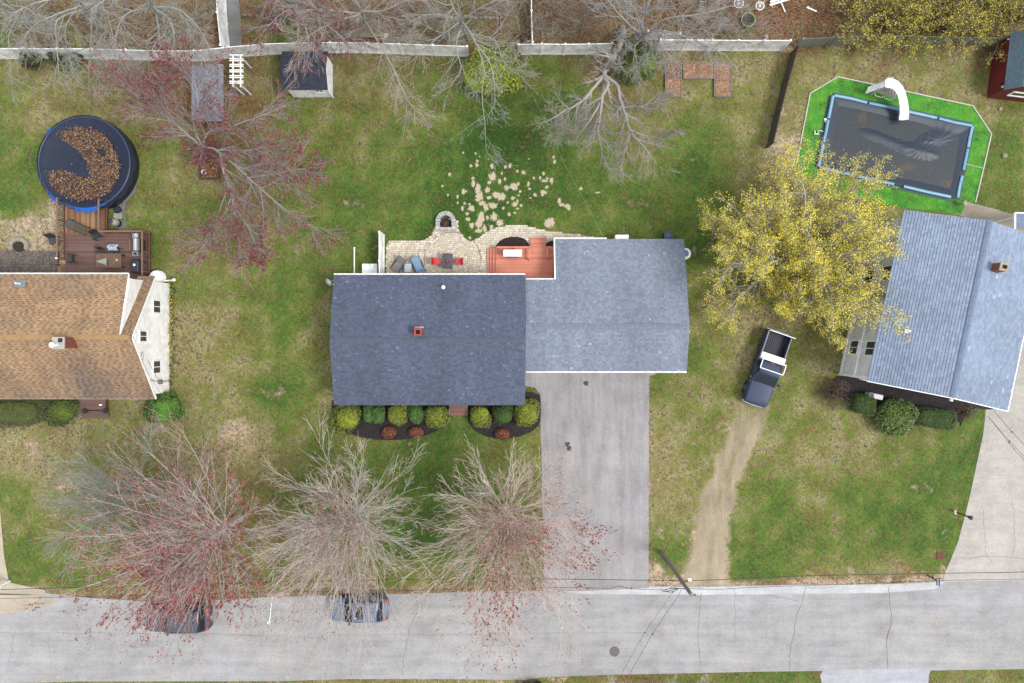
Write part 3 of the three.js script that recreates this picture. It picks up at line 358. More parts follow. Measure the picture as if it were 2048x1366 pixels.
// ================= WEST HOUSE (tan roof, white gable end) =================
{
  const xw = -25.45, x0 = -62, xr = -25.28, zR = -.28, hR = 5.5, zF = 4.05, hF = 2.4, zB = -4.62, hB = 2.4, xd = -26.1, hD = 4.4;
  const h = thing('house', 'house with tan brown shingle roof, rear dormer and plain white gable end', 'house', [-36, 0, 0]);
  const sd = sidingM(new THREE.Color(.86, .86, .85)), sdw = sidingM(new THREE.Color(.80, .79, .78));
  partW(h, 'wall', [polyWall([V(xw, 0, 3.75), V(xw, 0, -4.3), V(xw, 2.5, -4.3), V(xw, hR - .2, zR), V(xw, 2.5, 3.75)], .2), box(36, 2.4, .2, xw - 18.1, 1.2, 3.65), box(36, 2.4, .2, xw - 18.1, 1.2, -4.2)], sd);
  const north = [V(xr, hB, zB), V(xd - .4, hB, zB), V(xd - .4, hR - .02, zR), V(xr, hR - .02, zR)], south = [V(x0, hF, zF), V(xr, hF, zF), V(xr, hR, zR), V(x0, hR, zR)], dorm = [V(xd, hD, zB + .05), V(x0, hD, zB + .05), V(x0, hR + .03, zR), V(xd, hR + .03, zR)];
  const base = tone(182, 148, 114), pale = tone(212, 174, 132), grey = tone(142, 124, 112), tmp = new THREE.Color();
  const paint = (x, z) => { const n = .5 + .28 * ns(NA, x * 34 + 50, z * 7 + 11) + .18 * ns(NB, x * 60, z * 60), w = sstep(-1, 3.6, z) * .75 + (z < -2.8 ? .35 : 0); tmp.copy(base).lerp(pale, clamp(n)); return tmp.lerp(grey, clamp(w * (.45 + .35 * ns(NB, x * 40 + 7, z * 5)) + .1)); };
  const roof = partW(h, 'roof', [slab(...north, .12), slab(...south, .12), slab(...dorm, .12)], M(tone(140, 110, 85), .9));
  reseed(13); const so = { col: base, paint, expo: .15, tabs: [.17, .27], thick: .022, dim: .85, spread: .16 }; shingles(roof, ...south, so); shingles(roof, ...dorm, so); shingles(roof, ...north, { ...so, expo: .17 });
  { const caps = []; for (let x = x0; x < xr - .2; x += .2) { caps.push(slab(V(x, hR + .06, zR), V(x, hR - .03, zR + .18), V(x + .21, hR - .04, zR + .18), V(x + .21, hR + .05, zR), .012), slab(V(x, hR + .02, zR - .18), V(x, hR + .06, zR), V(x + .21, hR + .05, zR), V(x + .21, hR + .01, zR - .18), .012)); } partW(roof, 'ridge_cap', caps, M(tone(196, 158, 112), .9)); }
  const dm = partW(h, 'dormer_wall', [polyWall([V(xd - .05, 2.55, -4.3), V(xd - .05, hD - .02, -4.3), V(xd - .05, hR - .05, zR - .25)].reverse(), .15), box(34, 1.9, .15, xd - 17.06, 3.4, -4.25)], sdw);
  for (const x of [-29, -33.5, -37]) windowOn(h, V(x, 3.6, -4.34), V(-1, 0, 0), V(0, 1, 0), .9, .8);
  eaveGutter(h, V(x0, hD - .02, zB + .05), V(xd, hD - .02, zB + .05), V(0, 0, -1), 1.5); partW(h, 'rake_trim', [beam(V(xr + .015, hF - .1, zF), V(xr + .015, hR - .1, zR), .04, .18), beam(V(xr + .015, hB - .1, zB), V(xr + .015, hR - .12, zR), .04, .18), beam(V(xd + .02, hD - .08, zB + .05), V(xd + .02, hR - .06, zR), .04, .16), box(36, .14, .03, xr - 18, hF - .1, zF + .014)], whiteTrim);
  for (const [z, y, w, hh] of [[-2.5, 1.85, .85, 1.0], [-.36, 3.7, .7, .9], [1.82, 1.85, .85, 1.0]]) windowOn(h, V(xw + .01, y, z), V(0, 0, -1), V(0, 1, 0), w, hh);
  partW(h, 'vent_hood', [box(.06, .4, .3, xw + .03, 4.6, -.4)], white);
  const mt = partW(h, 'electric_meter', [rbox(.14, .5, .3, .02, xw + .07, 1.5, 2.92), cyl(.1, .1, .12, xw + .17, 1.6, 2.92, 16, 0, Math.PI / 2), box(.05, 1.5, .05, xw + .03, .8, 2.92), bar([xw + .05, 1.7, 2.9], [xw + .05, 3.4, 2.6], .02)], M(tone(150, 155, 160), .5)); partW(mt, 'service_cable', [tube([[xw + .03, 3.3, 1.2], [xw + .06, 2.9, 1.6], [xw + .04, 2.4, 2.1], [xw + .05, 1.7, 2.8]], .012)], blackM); partW(mt, 'cable_loop', [tube([0, 1, 2, 3, 4, 5].map((k) => { const a = k / 6 * 6.283; return [xw + .05, 3.9 + .14 * Math.cos(a), 1.0 + .3 * Math.sin(a)]; }), .012, 5, 24, true)], blackM);
  const cx = W(117, 686, 6.5), chim = partW(h, 'chimney', [box(.75, 1.75, .7, cx.x, 5.6, cx.z)], brickM); partW(chim, 'cap', [box(.82, .08, .78, cx.x, 6.5, cx.z)], M(tone(214, 210, 205), .8)); partW(chim, 'flue', [box(.26, .06, .26, cx.x + .15, 6.56, cx.z - .18)], dark); partW(chim, 'metal_flue', [cyl(.12, .12, .5, cx.x - .12, 6.7, cx.z + .12, 14), cyl(.17, .17, .08, cx.x - .12, 6.98, cx.z + .12, 14)], white); partW(chim, 'flashing', [box(.9, .03, .3, cx.x, 5.36, cx.z - .55, 0, -.25)], white);
  const vp = W(37, 567, 4.8), vn = partW(h, 'vent_pipe', [cyl(.06, .06, .5, vp.x, 4.85, vp.z, 12)], white); partW(vn, 'flashing', [box(.75, .02, .5, vp.x, 4.66, vp.z, 0, -.25)], M(tone(150, 158, 160), .6));
}
// ================= EAST HOUSE (blue roof, turned) =================
const EU = [.9778, .2096], EV = [.2085, -.978], EO = [23.87, 2.65], E = (u, v, y) => V(EO[0] + EU[0] * u + EV[0] * v, y, EO[1] + EU[1] * u + EV[1] * v);
{
  const w = 9.61, L = 11.75, hE = 5.0, hR = 6.6, m = w / 2;
  const h = thing('house', 'two storey house with light blue shingle roof and pale grey siding', 'house', E(m, L / 2, 0));
  const sd = sidingM(new THREE.Color(.68, .70, .73)), f = .28, b = L - .28;
  partW(h, 'wall', [polyWall([E(.35, b, 0), E(.35, f, 0), E(.35, f, 4.9), E(.35, b, 4.9)], .2), polyWall([E(w - .35, f, 0), E(w - .35, b, 0), E(w - .35, b, 4.9), E(w - .35, f, 4.9)], .2), polyWall([E(.35, f, 0), E(w - .35, f, 0), E(w - .35, f, 4.95), E(m, f, hR - .16), E(.35, f, 4.95)], .2), polyWall([E(w - .35, b, 0), E(.35, b, 0), E(.35, b, 4.95), E(m, b, hR - .16), E(w - .35, b, 4.95)], .2)], sd);
  const west = [E(0, L, hE), E(0, 0, hE), E(m, 0, hR), E(m, L, hR)], east = [E(w, 0, hE), E(w, L, hE), E(m, L, hR), E(m, 0, hR)];
  const roof = partW(h, 'roof', [slab(...west, .14), slab(...east, .14)], M(tone(110, 126, 150), .9)); const col = tone(164, 181, 207);
  reseed(14); const so = { col, paint: (x, z) => 1 + .045 * ns(NA, x * 20 + 90, z * 20) + .03 * ns(NB, x * 12, z * 40), spread: .15, expo: .19, tabs: [.2, .34], thick: .03 }; shingles(roof, ...west, so); shingles(roof, ...east, { ...so, expo: .15, thick: .014, odd: .008 });
  { const caps = []; for (let v = 0; v < L - .1; v += .21) { caps.push(slab(E(m - .18, v + .22, hR + .0), E(m - .18, v, hR + .012), E(m, v, hR + .07), E(m, v + .22, hR + .06), .014), slab(E(m, v + .22, hR + .06), E(m, v, hR + .07), E(m + .18, v, hR + .012), E(m + .18, v + .22, hR + .0), .014)); } partW(roof, 'ridge_cap', caps, M(tone(140, 158, 188), .9)); }
  partW(h, 'belt_trim', [beam(E(.33, f - .02, 2.35), E(.33, b, 2.35), .06, .12), beam(E(.33, f - .02, .25), E(.33, b, .25), .04, .12), box(.12, 4.9, .12, E(.34, f, 0).x, 2.45, E(.34, f, 0).z, -.21)], whiteTrim);
  partW(h, 'rake_trim', [beam(E(0, -.02, hE - .08), E(m, -.02, hR - .08), .05, .22), beam(E(w, -.02, hE - .08), E(m, -.02, hR - .08), .05, .22), beam(E(w + .03, 0, hE - .05), E(w + .03, L, hE - .05), .08, .1)], whiteTrim);
  const r = V(EV[0] * -1, 0, EV[1] * -1), up = V(0, 1, 0); for (const [v, y] of [[2.35, 1.45], [2.3, 3.75], [7.6, 1.45], [7.6, 3.75]]) windowOn(h, E(.34, v, y), r, up, .95, 1.15);
  for (const [u, y] of [[2.2, 3.7], [7.2, 3.7], [2.2, 1.4]]) windowOn(h, E(u, f - .02, y), V(EU[0], 0, EU[1]), up, 1.1, 1.2);
  const hood = partW(h, 'wall_lamp', [box(.16, .2, .3, E(6.9, f - .2, 0).x, 3.2, E(6.9, f - .2, 0).z, -.21)], white);
  const cx = W(2006, 534, 7.0), chim = partW(h, 'chimney', [box(.5, 1.5, .5, cx.x, 6.3, cx.z, -.21)], M(tone(168, 110, 84), .9)); partW(chim, 'cap', [box(.55, .07, .55, cx.x, 7.085, cx.z, -.21)], M(tone(206, 188, 160), .9)); partW(chim, 'flue', [box(.24, .07, .22, cx.x + .03, 7.14, cx.z, -.21)], M(tone(20, 18, 20), 1, { grain: 0 }));
  const vp = E(1.55, 3.75, 5.7), vn = partW(h, 'vent_pipe', [cyl(.055, .055, .5, vp.x, 5.75, vp.z, 12)], white); partW(vn, 'collar', [box(.22, .06, .22, vp.x, 5.56, vp.z)], white);
  // lower rear roof of the same house, at the frame's edge
  const a = W(2031, 427, 2.8), lean = partW(h, 'rear_roof', [slab(V(a.x + 6, 2.8, a.z + 1.1), V(a.x + 6, 2.8, a.z + .1), V(a.x, 2.8, a.z), V(a.x, 2.8, a.z + 1.0), .12)], M(tone(146, 164, 194), .9)); partW(lean, 'fascia', [beam(V(a.x - .05, 2.75, a.z), V(a.x - .05, 2.75, a.z + 1.1), .1, .2), beam(V(a.x - .05, 2.75, a.z - .05), V(a.x + 6, 2.75, a.z + .05), .08, .2)], whiteTrim); partW(lean, 'post', [box(.1, 2.65, .1, a.x + .2, 1.32, a.z + .2)], white);
}

// ================= TREES =================
const barkGrain = () => VC(.95);
const _q = new THREE.Quaternion();
function bough(st, p, d, len, r, lev, o) {
  const n = lev <= 1 ? 7 : lev === 2 ? 5 : 4, pts = [p.clone()], rad = [r], end = Math.max(o.tip, r * (lev === 0 ? .3 : .34)); d = d.clone();
  const drift = V(rr(-1, 1), rr(-.6, .6), rr(-1, 1)).multiplyScalar(o.wig);
  for (let k = 1; k <= n; k++) { d.x += drift.x * .5 + rr(-o.wig, o.wig); d.z += drift.z * .5 + rr(-o.wig, o.wig); d.y += rr(-o.wig, o.wig) * .6 + o.up[lev] / n; d.normalize(); pts.push(pts[k - 1].clone().addScaledVector(d, len / n)); rad.push(mixn(r, end, k / n)); }
  spread(st, pts, rad, len, lev, o);
}
function spread(st, pts, rad, len, lev, o) { // draw one branch and grow its children
  const n = pts.length - 1, c = vary(o.bark, .16); (lev === 0 ? st.wood : st.twig).tube(pts, rad, lev === 0 ? 8 : lev === 1 ? 5 : 3, c);
  const last = lev >= o.levels;
  if (!last) { const kids = Math.max(1, Math.round(o.kids[lev] * (lev === 0 ? 1 : rr(.7, 1.3)) * (o.perM ? len / o.perM[lev] : 1)));
    for (let k = 0; k < kids; k++) { const t = k === 0 ? 1 : clamp(o.from[lev] + (1 - o.from[lev]) * (k + rr(-.4, .4)) / kids, .05, 1), f = t * n, i = Math.min(n - 1, f | 0), q = pts[i].clone().lerp(pts[i + 1], f - i), d = pts[i + 1].clone().sub(pts[i]).normalize();
      const ax = V(...dirR()); ax.addScaledVector(d, -ax.dot(d)).normalize(); d.applyQuaternion(_q.setFromAxisAngle(ax, (k === 0 ? .35 : 1) * o.ang[lev] * rr(.65, 1.25))); if (o.flat) { d.y *= o.flat; d.normalize(); }
      bough(st, q, d, len * o.ratio[lev] * rr(.65, 1.2) * (1.12 - .42 * t), Math.max(o.tip * 1.15, mixn(rad[i], rad[i + 1], f - i) * (lev === 0 ? .55 : .62)), lev + 1, o); } }
  if (o.bud && lev >= o.levels - (o.bud.deep ?? 0)) { const m = o.bud.n * rr(.4, 1.6) * (st.budAt ? st.budAt(pts[n]) : 1); for (let k = 0; k < m; k++) { const t = 1 - Math.pow(rnd(), 1.6) * (o.bud.span ?? .6), f = t * n, i = Math.min(n - 1, f | 0), q = pts[i].clone().lerp(pts[i + 1], f - i), s = o.bud.size, j = o.bud.jit; const d = dirR(), nn = dirR(); nn[1] = Math.abs(nn[1]) + (o.bud.upface ?? 0);
      st.buds.leaf(q.x + rr(-j, j), q.y + rr(-j, j), q.z + rr(-j, j), s * rr(.6, 1.4), s * rr(.35, .8), ...d, ...V(...nn).normalize().toArray(), vary(o.bud.cols[Math.floor(rnd() * o.bud.cols.length)], .22)); } }
}
const woodM = VC(.95), twigM = VC(.95), budM = VC(.8), leafM = VC(.75, { transmission: .25, thickness: 0 });
function tree(name, label, group, base, o, seedN, leafy) {
  reseed(seedN); const t = thing(name, label, 'tree', base, 0, group), st = { wood: new Soup(), twig: new Soup(), buds: new Soup(), budAt: o.budAt };
  if (o.limbs) for (const L of o.limbs) { // drawn from the photograph: [x, y, height, radius] in pixels and metres
      const cv = new THREE.CatmullRomCurve3(L.map(([a, b, h]) => W(a, b, h).sub(t.position)), false, 'centripetal'), n = L.length * 3, pts = cv.getPoints(n), thin = o.thin ?? 1, rad = pts.map((_, i) => { const f = i / n * (L.length - 1), k = Math.min(L.length - 2, f | 0); return Math.max(.012, thin * mixn(L[k][3], L[k + 1][3], f - k)); }); let len = 0; for (let i = 1; i <= n; i++) { len += pts[i].distanceTo(pts[i - 1]); pts[i].add(V(rr(-1, 1), rr(-1, 1), rr(-1, 1)).multiplyScalar(rad[i] * .35)); }
      spread(st, pts, rad, Math.min(len, o.limbLen ?? 6), 0, o); }
  else { const pts = [0, .25, .5, .75, 1].map((k) => V(rr(-.08, .08) * k, k * o.fork, rr(-.08, .08) * k)), r = o.r; st.wood.tube(pts, [r * 1.45, r * 1.1, r, r * .95, r * .9], 10, vary(o.bark, .05));
    for (let k = 0; k < o.n; k++) { const a = k * 2.39996 + rr(-.25, .25), el = mixn(o.el[0], o.el[1], Math.pow((k + .5) / o.n, .8)) + rr(-.08, .08), d = V(Math.cos(a) * Math.cos(el), Math.sin(el), Math.sin(a) * Math.cos(el)); if (o.lean) d.add(V(...o.lean)).normalize();
      bough(st, V(0, o.fork * mixn(.72, 1 + (o.leader ?? 0), k / o.n), 0), d, o.len * rr(.85 - (o.vary ?? 0), 1.12) * (o.lenAt ? o.lenAt(a) : 1), r * (o.limbR ?? 1) * rr(.42, .62), 0, o); } if (o.leader) st.wood.tube([V(0, o.fork, 0), V(.05, o.fork * (1 + o.leader), .03)], [r * .9, r * .35], 8, vary(o.bark, .05)); }
  st.wood.mesh('trunk', woodM, t); const crown = st.twig.mesh('crown', twigM, t); if (o.bud) st.buds.mesh(leafy ? 'leaves' : 'buds', leafy ? leafM : budM, crown, { kind: 'stuff' });
  return t;
}
const bGrey = tone(236, 226, 216, 1.3), bWarm = tone(244, 226, 212, 1.32), bCool = tone(206, 206, 198), bMaple = tone(204, 197, 199), reds = [tone(196, 70, 62), tone(212, 96, 78), tone(178, 56, 56), tone(214, 122, 98)];
const vase = { fork: 2.0, leader: 1.3, r: .2, limbR: .34, n: 84, el: [.2, 1.42], len: 6.3, vary: .3, levels: 3, kids: [11, 4, 2], from: [.25, .2, .2], ang: [.5, .45, .45], ratio: [.36, .5, .5], up: [.14, .06, .03, .02], wig: .065, tip: .0078, bark: bGrey };
const frontGroup = undefined, nsLong = (a) => .88 + .08 * Math.abs(Math.sin(a)) + .36 * Math.max(0, Math.sin(a));
tree('bare_tree', 'bare vase shaped tree on the front lawn behind the grey parked car', frontGroup, W(722, 1014), { ...vase, lenAt: nsLong, bud: { n: 1.6, size: .085, jit: .03, cols: [...reds, bWarm] }, budAt: (p) => .2 + 1.2 * sstep(.2, 1.2, ns(NA, p.x * 22, p.z * 22 + 90)) }, 21);
tree('bare_tree', 'bare tree with pale twigs and red buds between front steps and driveway', frontGroup, W(1012, 1013), { ...vase, len: 6.5, lenAt: nsLong, bark: bWarm, bud: { n: 4.6, size: .1, jit: .03, cols: reds }, budAt: (p) => sstep(-3, 5, p.z + p.x * .6) * (.3 + 1.3 * sstep(0, 1, ns(NA, p.x * 22 + 9, p.z * 22))) }, 22);
tree('red_maple', 'red budding maple on the front lawn leaning over the dark parked car', undefined, W(478, 1036), { ...vase, fork: 2.6, r: .26, len: 7.4, n: 64, el: [.12, 1.3], lean: [-.2, 0, .06], kids: [11, 4, 2], ang: [.55, .5, .45], wig: .09, bark: tone(232, 216, 212, 1.2), bud: { n: 4.4, size: .1, jit: .06, cols: [...reds, tone(206, 60, 54), tone(190, 50, 50)], span: .8 }, budAt: (p) => .5 + .9 * sstep(-.6, .9, ns(NB, p.x * 25, p.z * 25)) }, 23);
tree('bare_tree', 'bare grey tree without buds on the lawn before the tan roofed house', undefined, W(300, 962), { ...vase, fork: 1.8, r: .17, n: 46, len: 5.2, el: [.15, 1.3], kids: [10, 4, 2], ang: [.5, .5, .5], wig: .1, bark: bCool }, 24);
const maple = { levels: 3, kids: [20, 10, 4], from: [.15, .12, .2], ang: [.66, .55, .5], ratio: [.5, .48, .5], up: [.1, .12, .06, .02], wig: .09, tip: .0075, thin: .8, bark: bMaple, limbLen: 5.8, bud: { n: 3.2, size: .10, jit: .05, cols: [tone(176, 62, 62), tone(192, 78, 72), tone(160, 54, 60), tone(200, 104, 90)], span: .8 } };
tree('red_maple', 'large red budding maple in the backyard near the round pool', undefined, W(450, 330), { ...maple, limbs: [
  [[450, 330, 0, 0.167], [436, 320, 1.2, 0.136], [418, 306, 2.7, 0.124], [402, 293, 4, 0.112]],
  [[404, 295, 3.9, 0.105], [372, 266, 5.2, 0.093], [335, 235, 6.3, 0.074], [295, 205, 7.4, 0.050], [245, 170, 8.6, 0.025]],
  [[402, 293, 4, 0.099], [432, 300, 4.8, 0.081], [480, 340, 5.6, 0.068], [530, 385, 6.2, 0.056], [585, 430, 6.8, 0.037], [640, 462, 7.4, 0.019]],
  [[404, 291, 4, 0.081], [420, 262, 5.4, 0.062], [470, 250, 6.4, 0.043], [540, 225, 7.2, 0.022]],
  [[440, 310, 3.4, 0.087], [448, 345, 4.2, 0.074], [462, 385, 4.8, 0.062], [470, 430, 5.4, 0.043], [478, 490, 6.2, 0.019]],
  [[462, 395, 4.8, 0.050], [440, 450, 5.6, 0.031], [400, 500, 6.4, 0.015]], [[470, 420, 5.2, 0.043], [500, 460, 5.8, 0.031], [515, 510, 6.4, 0.015]],
  [[402, 290, 4.2, 0.074], [388, 250, 5.8, 0.056], [396, 195, 7.4, 0.037], [380, 135, 8.8, 0.019]], [[335, 235, 6.3, 0.050], [320, 190, 7.6, 0.031], [330, 140, 8.6, 0.015]],
  [[500, 355, 5.8, 0.050], [560, 345, 6.6, 0.031], [620, 335, 7.2, 0.015]], [[432, 300, 4.8, 0.056], [500, 300, 6, 0.037], [560, 290, 6.8, 0.019]]] }, 31);
// bare trees along the rear fence, their long limbs hanging over the lawns
const rear = { levels: 3, kids: [18, 10, 3], from: [.18, .15, .2], ang: [.75, .65, .6], ratio: [.42, .46, .48], up: [.0, .04, .02, 0], wig: .13, tip: .0075, bark: bCool, limbLen: 5, thin: .52 };
tree('bare_tree', 'bare grey oak leaning out over the back lawn beside garden beds', undefined, W(1245, 56), { ...rear, thin: .75, bark: tone(198, 190, 182), limbs: [
  [[1245, 56, 0, .34], [1246, 72, 2.2, .29], [1232, 105, 4.2, .27], [1214, 135, 5.6, .25], [1206, 150, 6.2, .23]],
  [[1208, 148, 6.1, .16], [1186, 178, 6.6, .13], [1160, 205, 7.1, .11], [1130, 222, 7.6, .08], [1100, 240, 8, .04]], [[1186, 178, 6.6, .1], [1165, 212, 7.0, .07], [1150, 260, 7.4, .05], [1130, 255, 7.9, .03]],
  [[1206, 150, 6.2, .18], [1216, 168, 6.5, .16], [1205, 192, 6.9, .13], [1202, 222, 7.2, .11], [1196, 262, 7.7, .08], [1204, 300, 8.2, .04]], [[1204, 200, 6.9, .1], [1180, 240, 7.4, .06], [1150, 280, 8, .03]],
  [[1210, 152, 6.3, .18], [1234, 172, 6.7, .16], [1240, 196, 7.1, .14], [1252, 232, 7.5, .12], [1260, 262, 7.8, .1], [1290, 296, 8.2, .07], [1315, 330, 8.6, .03]], [[1246, 215, 7.3, .09], [1290, 210, 7.9, .06], [1330, 200, 8.4, .03]], [[1262, 262, 7.8, .08], [1310, 275, 8.2, .05], [1345, 265, 8.6, .03]], [[1262, 265, 7.8, .08], [1250, 300, 8.2, .05], [1240, 345, 8.6, .025]]] }, 32);
tree('bare_tree', 'bare oak with spreading grey limbs above the white fence by garden beds', undefined, W(1292, 96), { ...rear, bark: tone(210, 208, 204), kids: [16, 8, 3], limbs: [
  [[1292, 96, 0, .3], [1290, 82, 1.8, .25], [1288, 70, 3.2, .23]], [[1288, 70, 3.2, .16], [1306, 62, 4.5, .13], [1345, 66, 5.8, .11], [1395, 82, 6.8, .08], [1450, 110, 7.6, .04]],
  [[1288, 70, 3.2, .17], [1284, 44, 5.5, .15], [1296, 10, 7.5, .12], [1310, -40, 9.5, .08]], [[1300, 62, 4.2, .12], [1330, 38, 6, .1], [1390, 30, 7.5, .07], [1470, 10, 9, .035]], [[1290, 72, 3, .12], [1266, 56, 5, .09], [1240, 30, 7, .06], [1215, 0, 8.5, .03]], [[1292, 66, 3.6, .1], [1320, 90, 5.2, .07], [1345, 120, 6.2, .03]], [[1345, 66, 5.8, .07], [1400, 58, 7, .05], [1440, 50, 8, .03]], [[1288, 72, 3, .1], [1268, 100, 4.8, .07], [1280, 135, 6, .03]]] }, 33);
tree('bare_tree', 'bare grey tree reaching over the arborvitae at the end of the fence', undefined, W(935, 78), { ...rear, kids: [12, 6, 3], limbs: [
  [[935, 78, 0, .26], [930, 62, 2.2, .22], [922, 40, 4.5, .19]], [[922, 40, 4.5, .15], [938, 62, 5.6, .13], [955, 92, 6.4, .11], [978, 122, 7, .09], [988, 160, 7.6, .07], [990, 205, 8.2, .03]], [[955, 92, 6.4, .08], [968, 140, 7, .06], [964, 190, 7.6, .045], [970, 250, 8.2, .035], [972, 298, 8.8, .02]],
  [[940, 66, 5.6, .08], [990, 82, 6.6, .06], [1010, 130, 7.4, .04], [1040, 152, 8, .02]], [[922, 42, 4.4, .1], [895, 62, 5.6, .07], [860, 88, 6.6, .05], [822, 124, 7.4, .025]], [[925, 48, 4.4, .09], [912, 92, 5.8, .07], [922, 140, 6.8, .05], [900, 172, 7.6, .025]], [[922, 40, 4.5, .12], [905, 12, 6.5, .1], [890, -30, 8.5, .06]], [[922, 40, 4.5, .1], [960, 16, 6.5, .08], [1010, -10, 8.5, .04]], [[922, 42, 4.4, .08], [880, 30, 6.2, .06], [830, 30, 7.5, .03]]] }, 34);
tree('bare_tree', 'bare tree behind the white fence above the dark roofed shed', undefined, W(735, 70), { ...rear, bark: tone(216, 206, 194), limbs: [
  [[735, 70, 0, .26], [730, 50, 2.8, .22], [722, 20, 6, .17]], [[726, 34, 4.5, .13], [748, 70, 5.4, .11], [778, 120, 6.2, .09], [802, 172, 7, .07], [820, 208, 7.6, .05], [848, 234, 8.2, .02]], [[722, 20, 6, .13], [700, -20, 8, .1], [680, -70, 10, .05]], [[722, 22, 6, .1], [770, 20, 7, .08], [820, -5, 8.5, .04]], [[724, 30, 5, .1], [680, 40, 6.4, .07], [620, 70, 7.4, .04], [590, 110, 8, .02]], [[724, 28, 5, .09], [660, 20, 6.8, .06], [600, 20, 8, .03]], [[748, 70, 5.4, .06], [790, 75, 6.4, .04], [840, 95, 7.2, .02]]] }, 35);
tree('red_maple', 'reddish bare maple behind the white fence near the concrete path', undefined, W(600, 58), { ...maple, kids: [12, 7, 3], limbs: [[[600, 58, 0, .22], [594, 36, 3, .18], [584, 4, 6.2, .14]], [[586, 14, 5.4, .1], [560, 30, 6.6, .07], [520, 70, 7.6, .035]], [[586, 14, 5.4, .1], [610, 50, 6.4, .07], [620, 100, 7.2, .03]], [[584, 4, 6.2, .1], [540, -20, 8, .06], [480, -30, 9.4, .03]], [[588, 20, 5, .09], [640, 40, 6.4, .06], [690, 80, 7.2, .03]], [[584, 4, 6.2, .1], [640, -20, 8, .05]]] }, 36);
tree('bare_tree', 'bare grey tree with drooping twigs behind the fence, second from the corner', undefined, W(340, 72), { ...rear, kids: [14, 7, 3], limbs: [[[340, 72, 0, .26], [328, 52, 2.2, .23], [305, 14, 5.6, .18], [290, -14, 8, .12]], [[312, 26, 4.6, .12], [318, 70, 5.6, .09], [300, 110, 6.6, .05], [296, 150, 7.4, .02]], [[305, 14, 5.6, .12], [250, 30, 7, .09], [232, 80, 7.8, .05], [240, 130, 8.4, .02]], [[305, 14, 5.6, .12], [360, 20, 6.8, .08], [400, 60, 7.4, .05], [420, 95, 8, .02]], [[292, -10, 7.6, .1], [230, -10, 9, .06], [180, 20, 9.8, .03]], [[318, 38, 3.6, .08], [370, 60, 5, .05], [400, 100, 6, .02]], [[305, 14, 5.6, .09], [340, 40, 6.8, .06], [350, 85, 7.6, .03]]] }, 37);
tree('bare_tree', 'bare pale grey tree with long hanging branches in the rear corner yard', undefined, W(210, 72), { ...rear, kids: [15, 7, 3], limbs: [[[210, 72, 0, .25], [190, 46, 2.6, .21], [170, 18, 5, .17], [150, -12, 7.4, .12]], [[185, 40, 3.2, .1], [182, 80, 4.6, .08], [178, 130, 5.8, .055], [178, 178, 6.6, .025]], [[170, 18, 5, .12], [115, 40, 6.6, .09], [114, 90, 7.4, .06], [118, 150, 8.2, .03]], [[165, 10, 5.6, .1], [70, 50, 7.4, .06], [40, 90, 8.2, .03]], [[150, -10, 7.4, .1], [60, 10, 9, .06], [10, 40, 9.8, .03]], [[178, 28, 4.2, .08], [215, 60, 5.4, .06], [228, 110, 6.4, .03]], [[160, 4, 6, .09], [130, 60, 7.2, .06], [140, 120, 8, .03]], [[160, 4, 6, .08], [210, 20, 7.2, .05], [225, 70, 8, .03]]] }, 38);
tree('bare_tree', 'bare thin tree at the far rear corner by the fence', undefined, W(75, 66), { ...rear, kids: [11, 6, 3], limbs: [[[75, 66, 0, .2], [48, 38, 2.8, .17], [10, 2, 6, .12]], [[40, 28, 3.6, .08], [18, 70, 5.2, .06], [20, 120, 6.4, .03], [24, 170, 7.2, .02]], [[20, 10, 5.2, .08], [60, 20, 6.4, .05], [90, 60, 7.2, .025]], [[45, 34, 3, .07], [80, 30, 4.6, .05], [110, 50, 5.6, .02]]] }, 39);
// leafing tree beside the pool
tree('leafing_tree', 'large tree in yellow green spring leaf between pickup truck and pool', undefined, W(1550, 524), { lenAt: (a) => 1.05 - .46 * Math.exp(-((Math.atan2(Math.sin(a - 1.95), Math.cos(a - 1.95)) / .6) ** 2)), fork: 2.3, r: .32, n: 34, el: [.06, 1.35], len: 6.2, levels: 3, kids: [14, 8, 4], from: [.15, .15, .2], ang: [.7, .6, .6], ratio: [.42, .46, .5], up: [.1, .06, .02, 0], wig: .13, tip: .010, bark: tone(204, 196, 190), bud: { n: 5.6, size: .086, jit: .2, cols: [tone(252, 232, 56, 1.85), tone(250, 226, 48, 1.85), tone(254, 240, 84, 1.85), tone(226, 220, 58, 1.6), tone(196, 200, 60, 1.2), tone(170, 150, 56, 1)], span: .9, upface: 1.7 } }, 41, true);
// yellow thicket along the top of the frame behind the picket fence
const scrub = { fork: .5, r: .09, n: 12, el: [.15, 1.3], len: 2.9, levels: 2, kids: [9, 5], from: [.15, .15], ang: [.7, .65], ratio: [.5, .5], up: [.05, .03, 0], wig: .16, tip: .009, bark: tone(150, 140, 128), bud: { n: 6, size: .105, jit: .14, cols: [tone(240, 224, 60, 1.5), tone(226, 210, 54, 1.4), tone(246, 230, 76, 1.5), tone(180, 180, 56, 1.1), tone(150, 120, 60)], span: .9, upface: .5 } };
[[1725, 18], [1790, 40], [1850, 22], [1905, 45], [1960, 25], [2015, 44], [1760, 62], [1880, 66], [1822, -12], [1935, -10], [2040, 0], [1700, 60]].forEach(([a, b], i) => tree('leafing_shrub', 'tall yellow green leafing shrub in the thicket behind the grey slat fence', 'leafing shrubs behind the grey slat fence', W(a, b), { ...scrub, len: 2.4 + (i % 3) * .45 }, 50 + i, true));
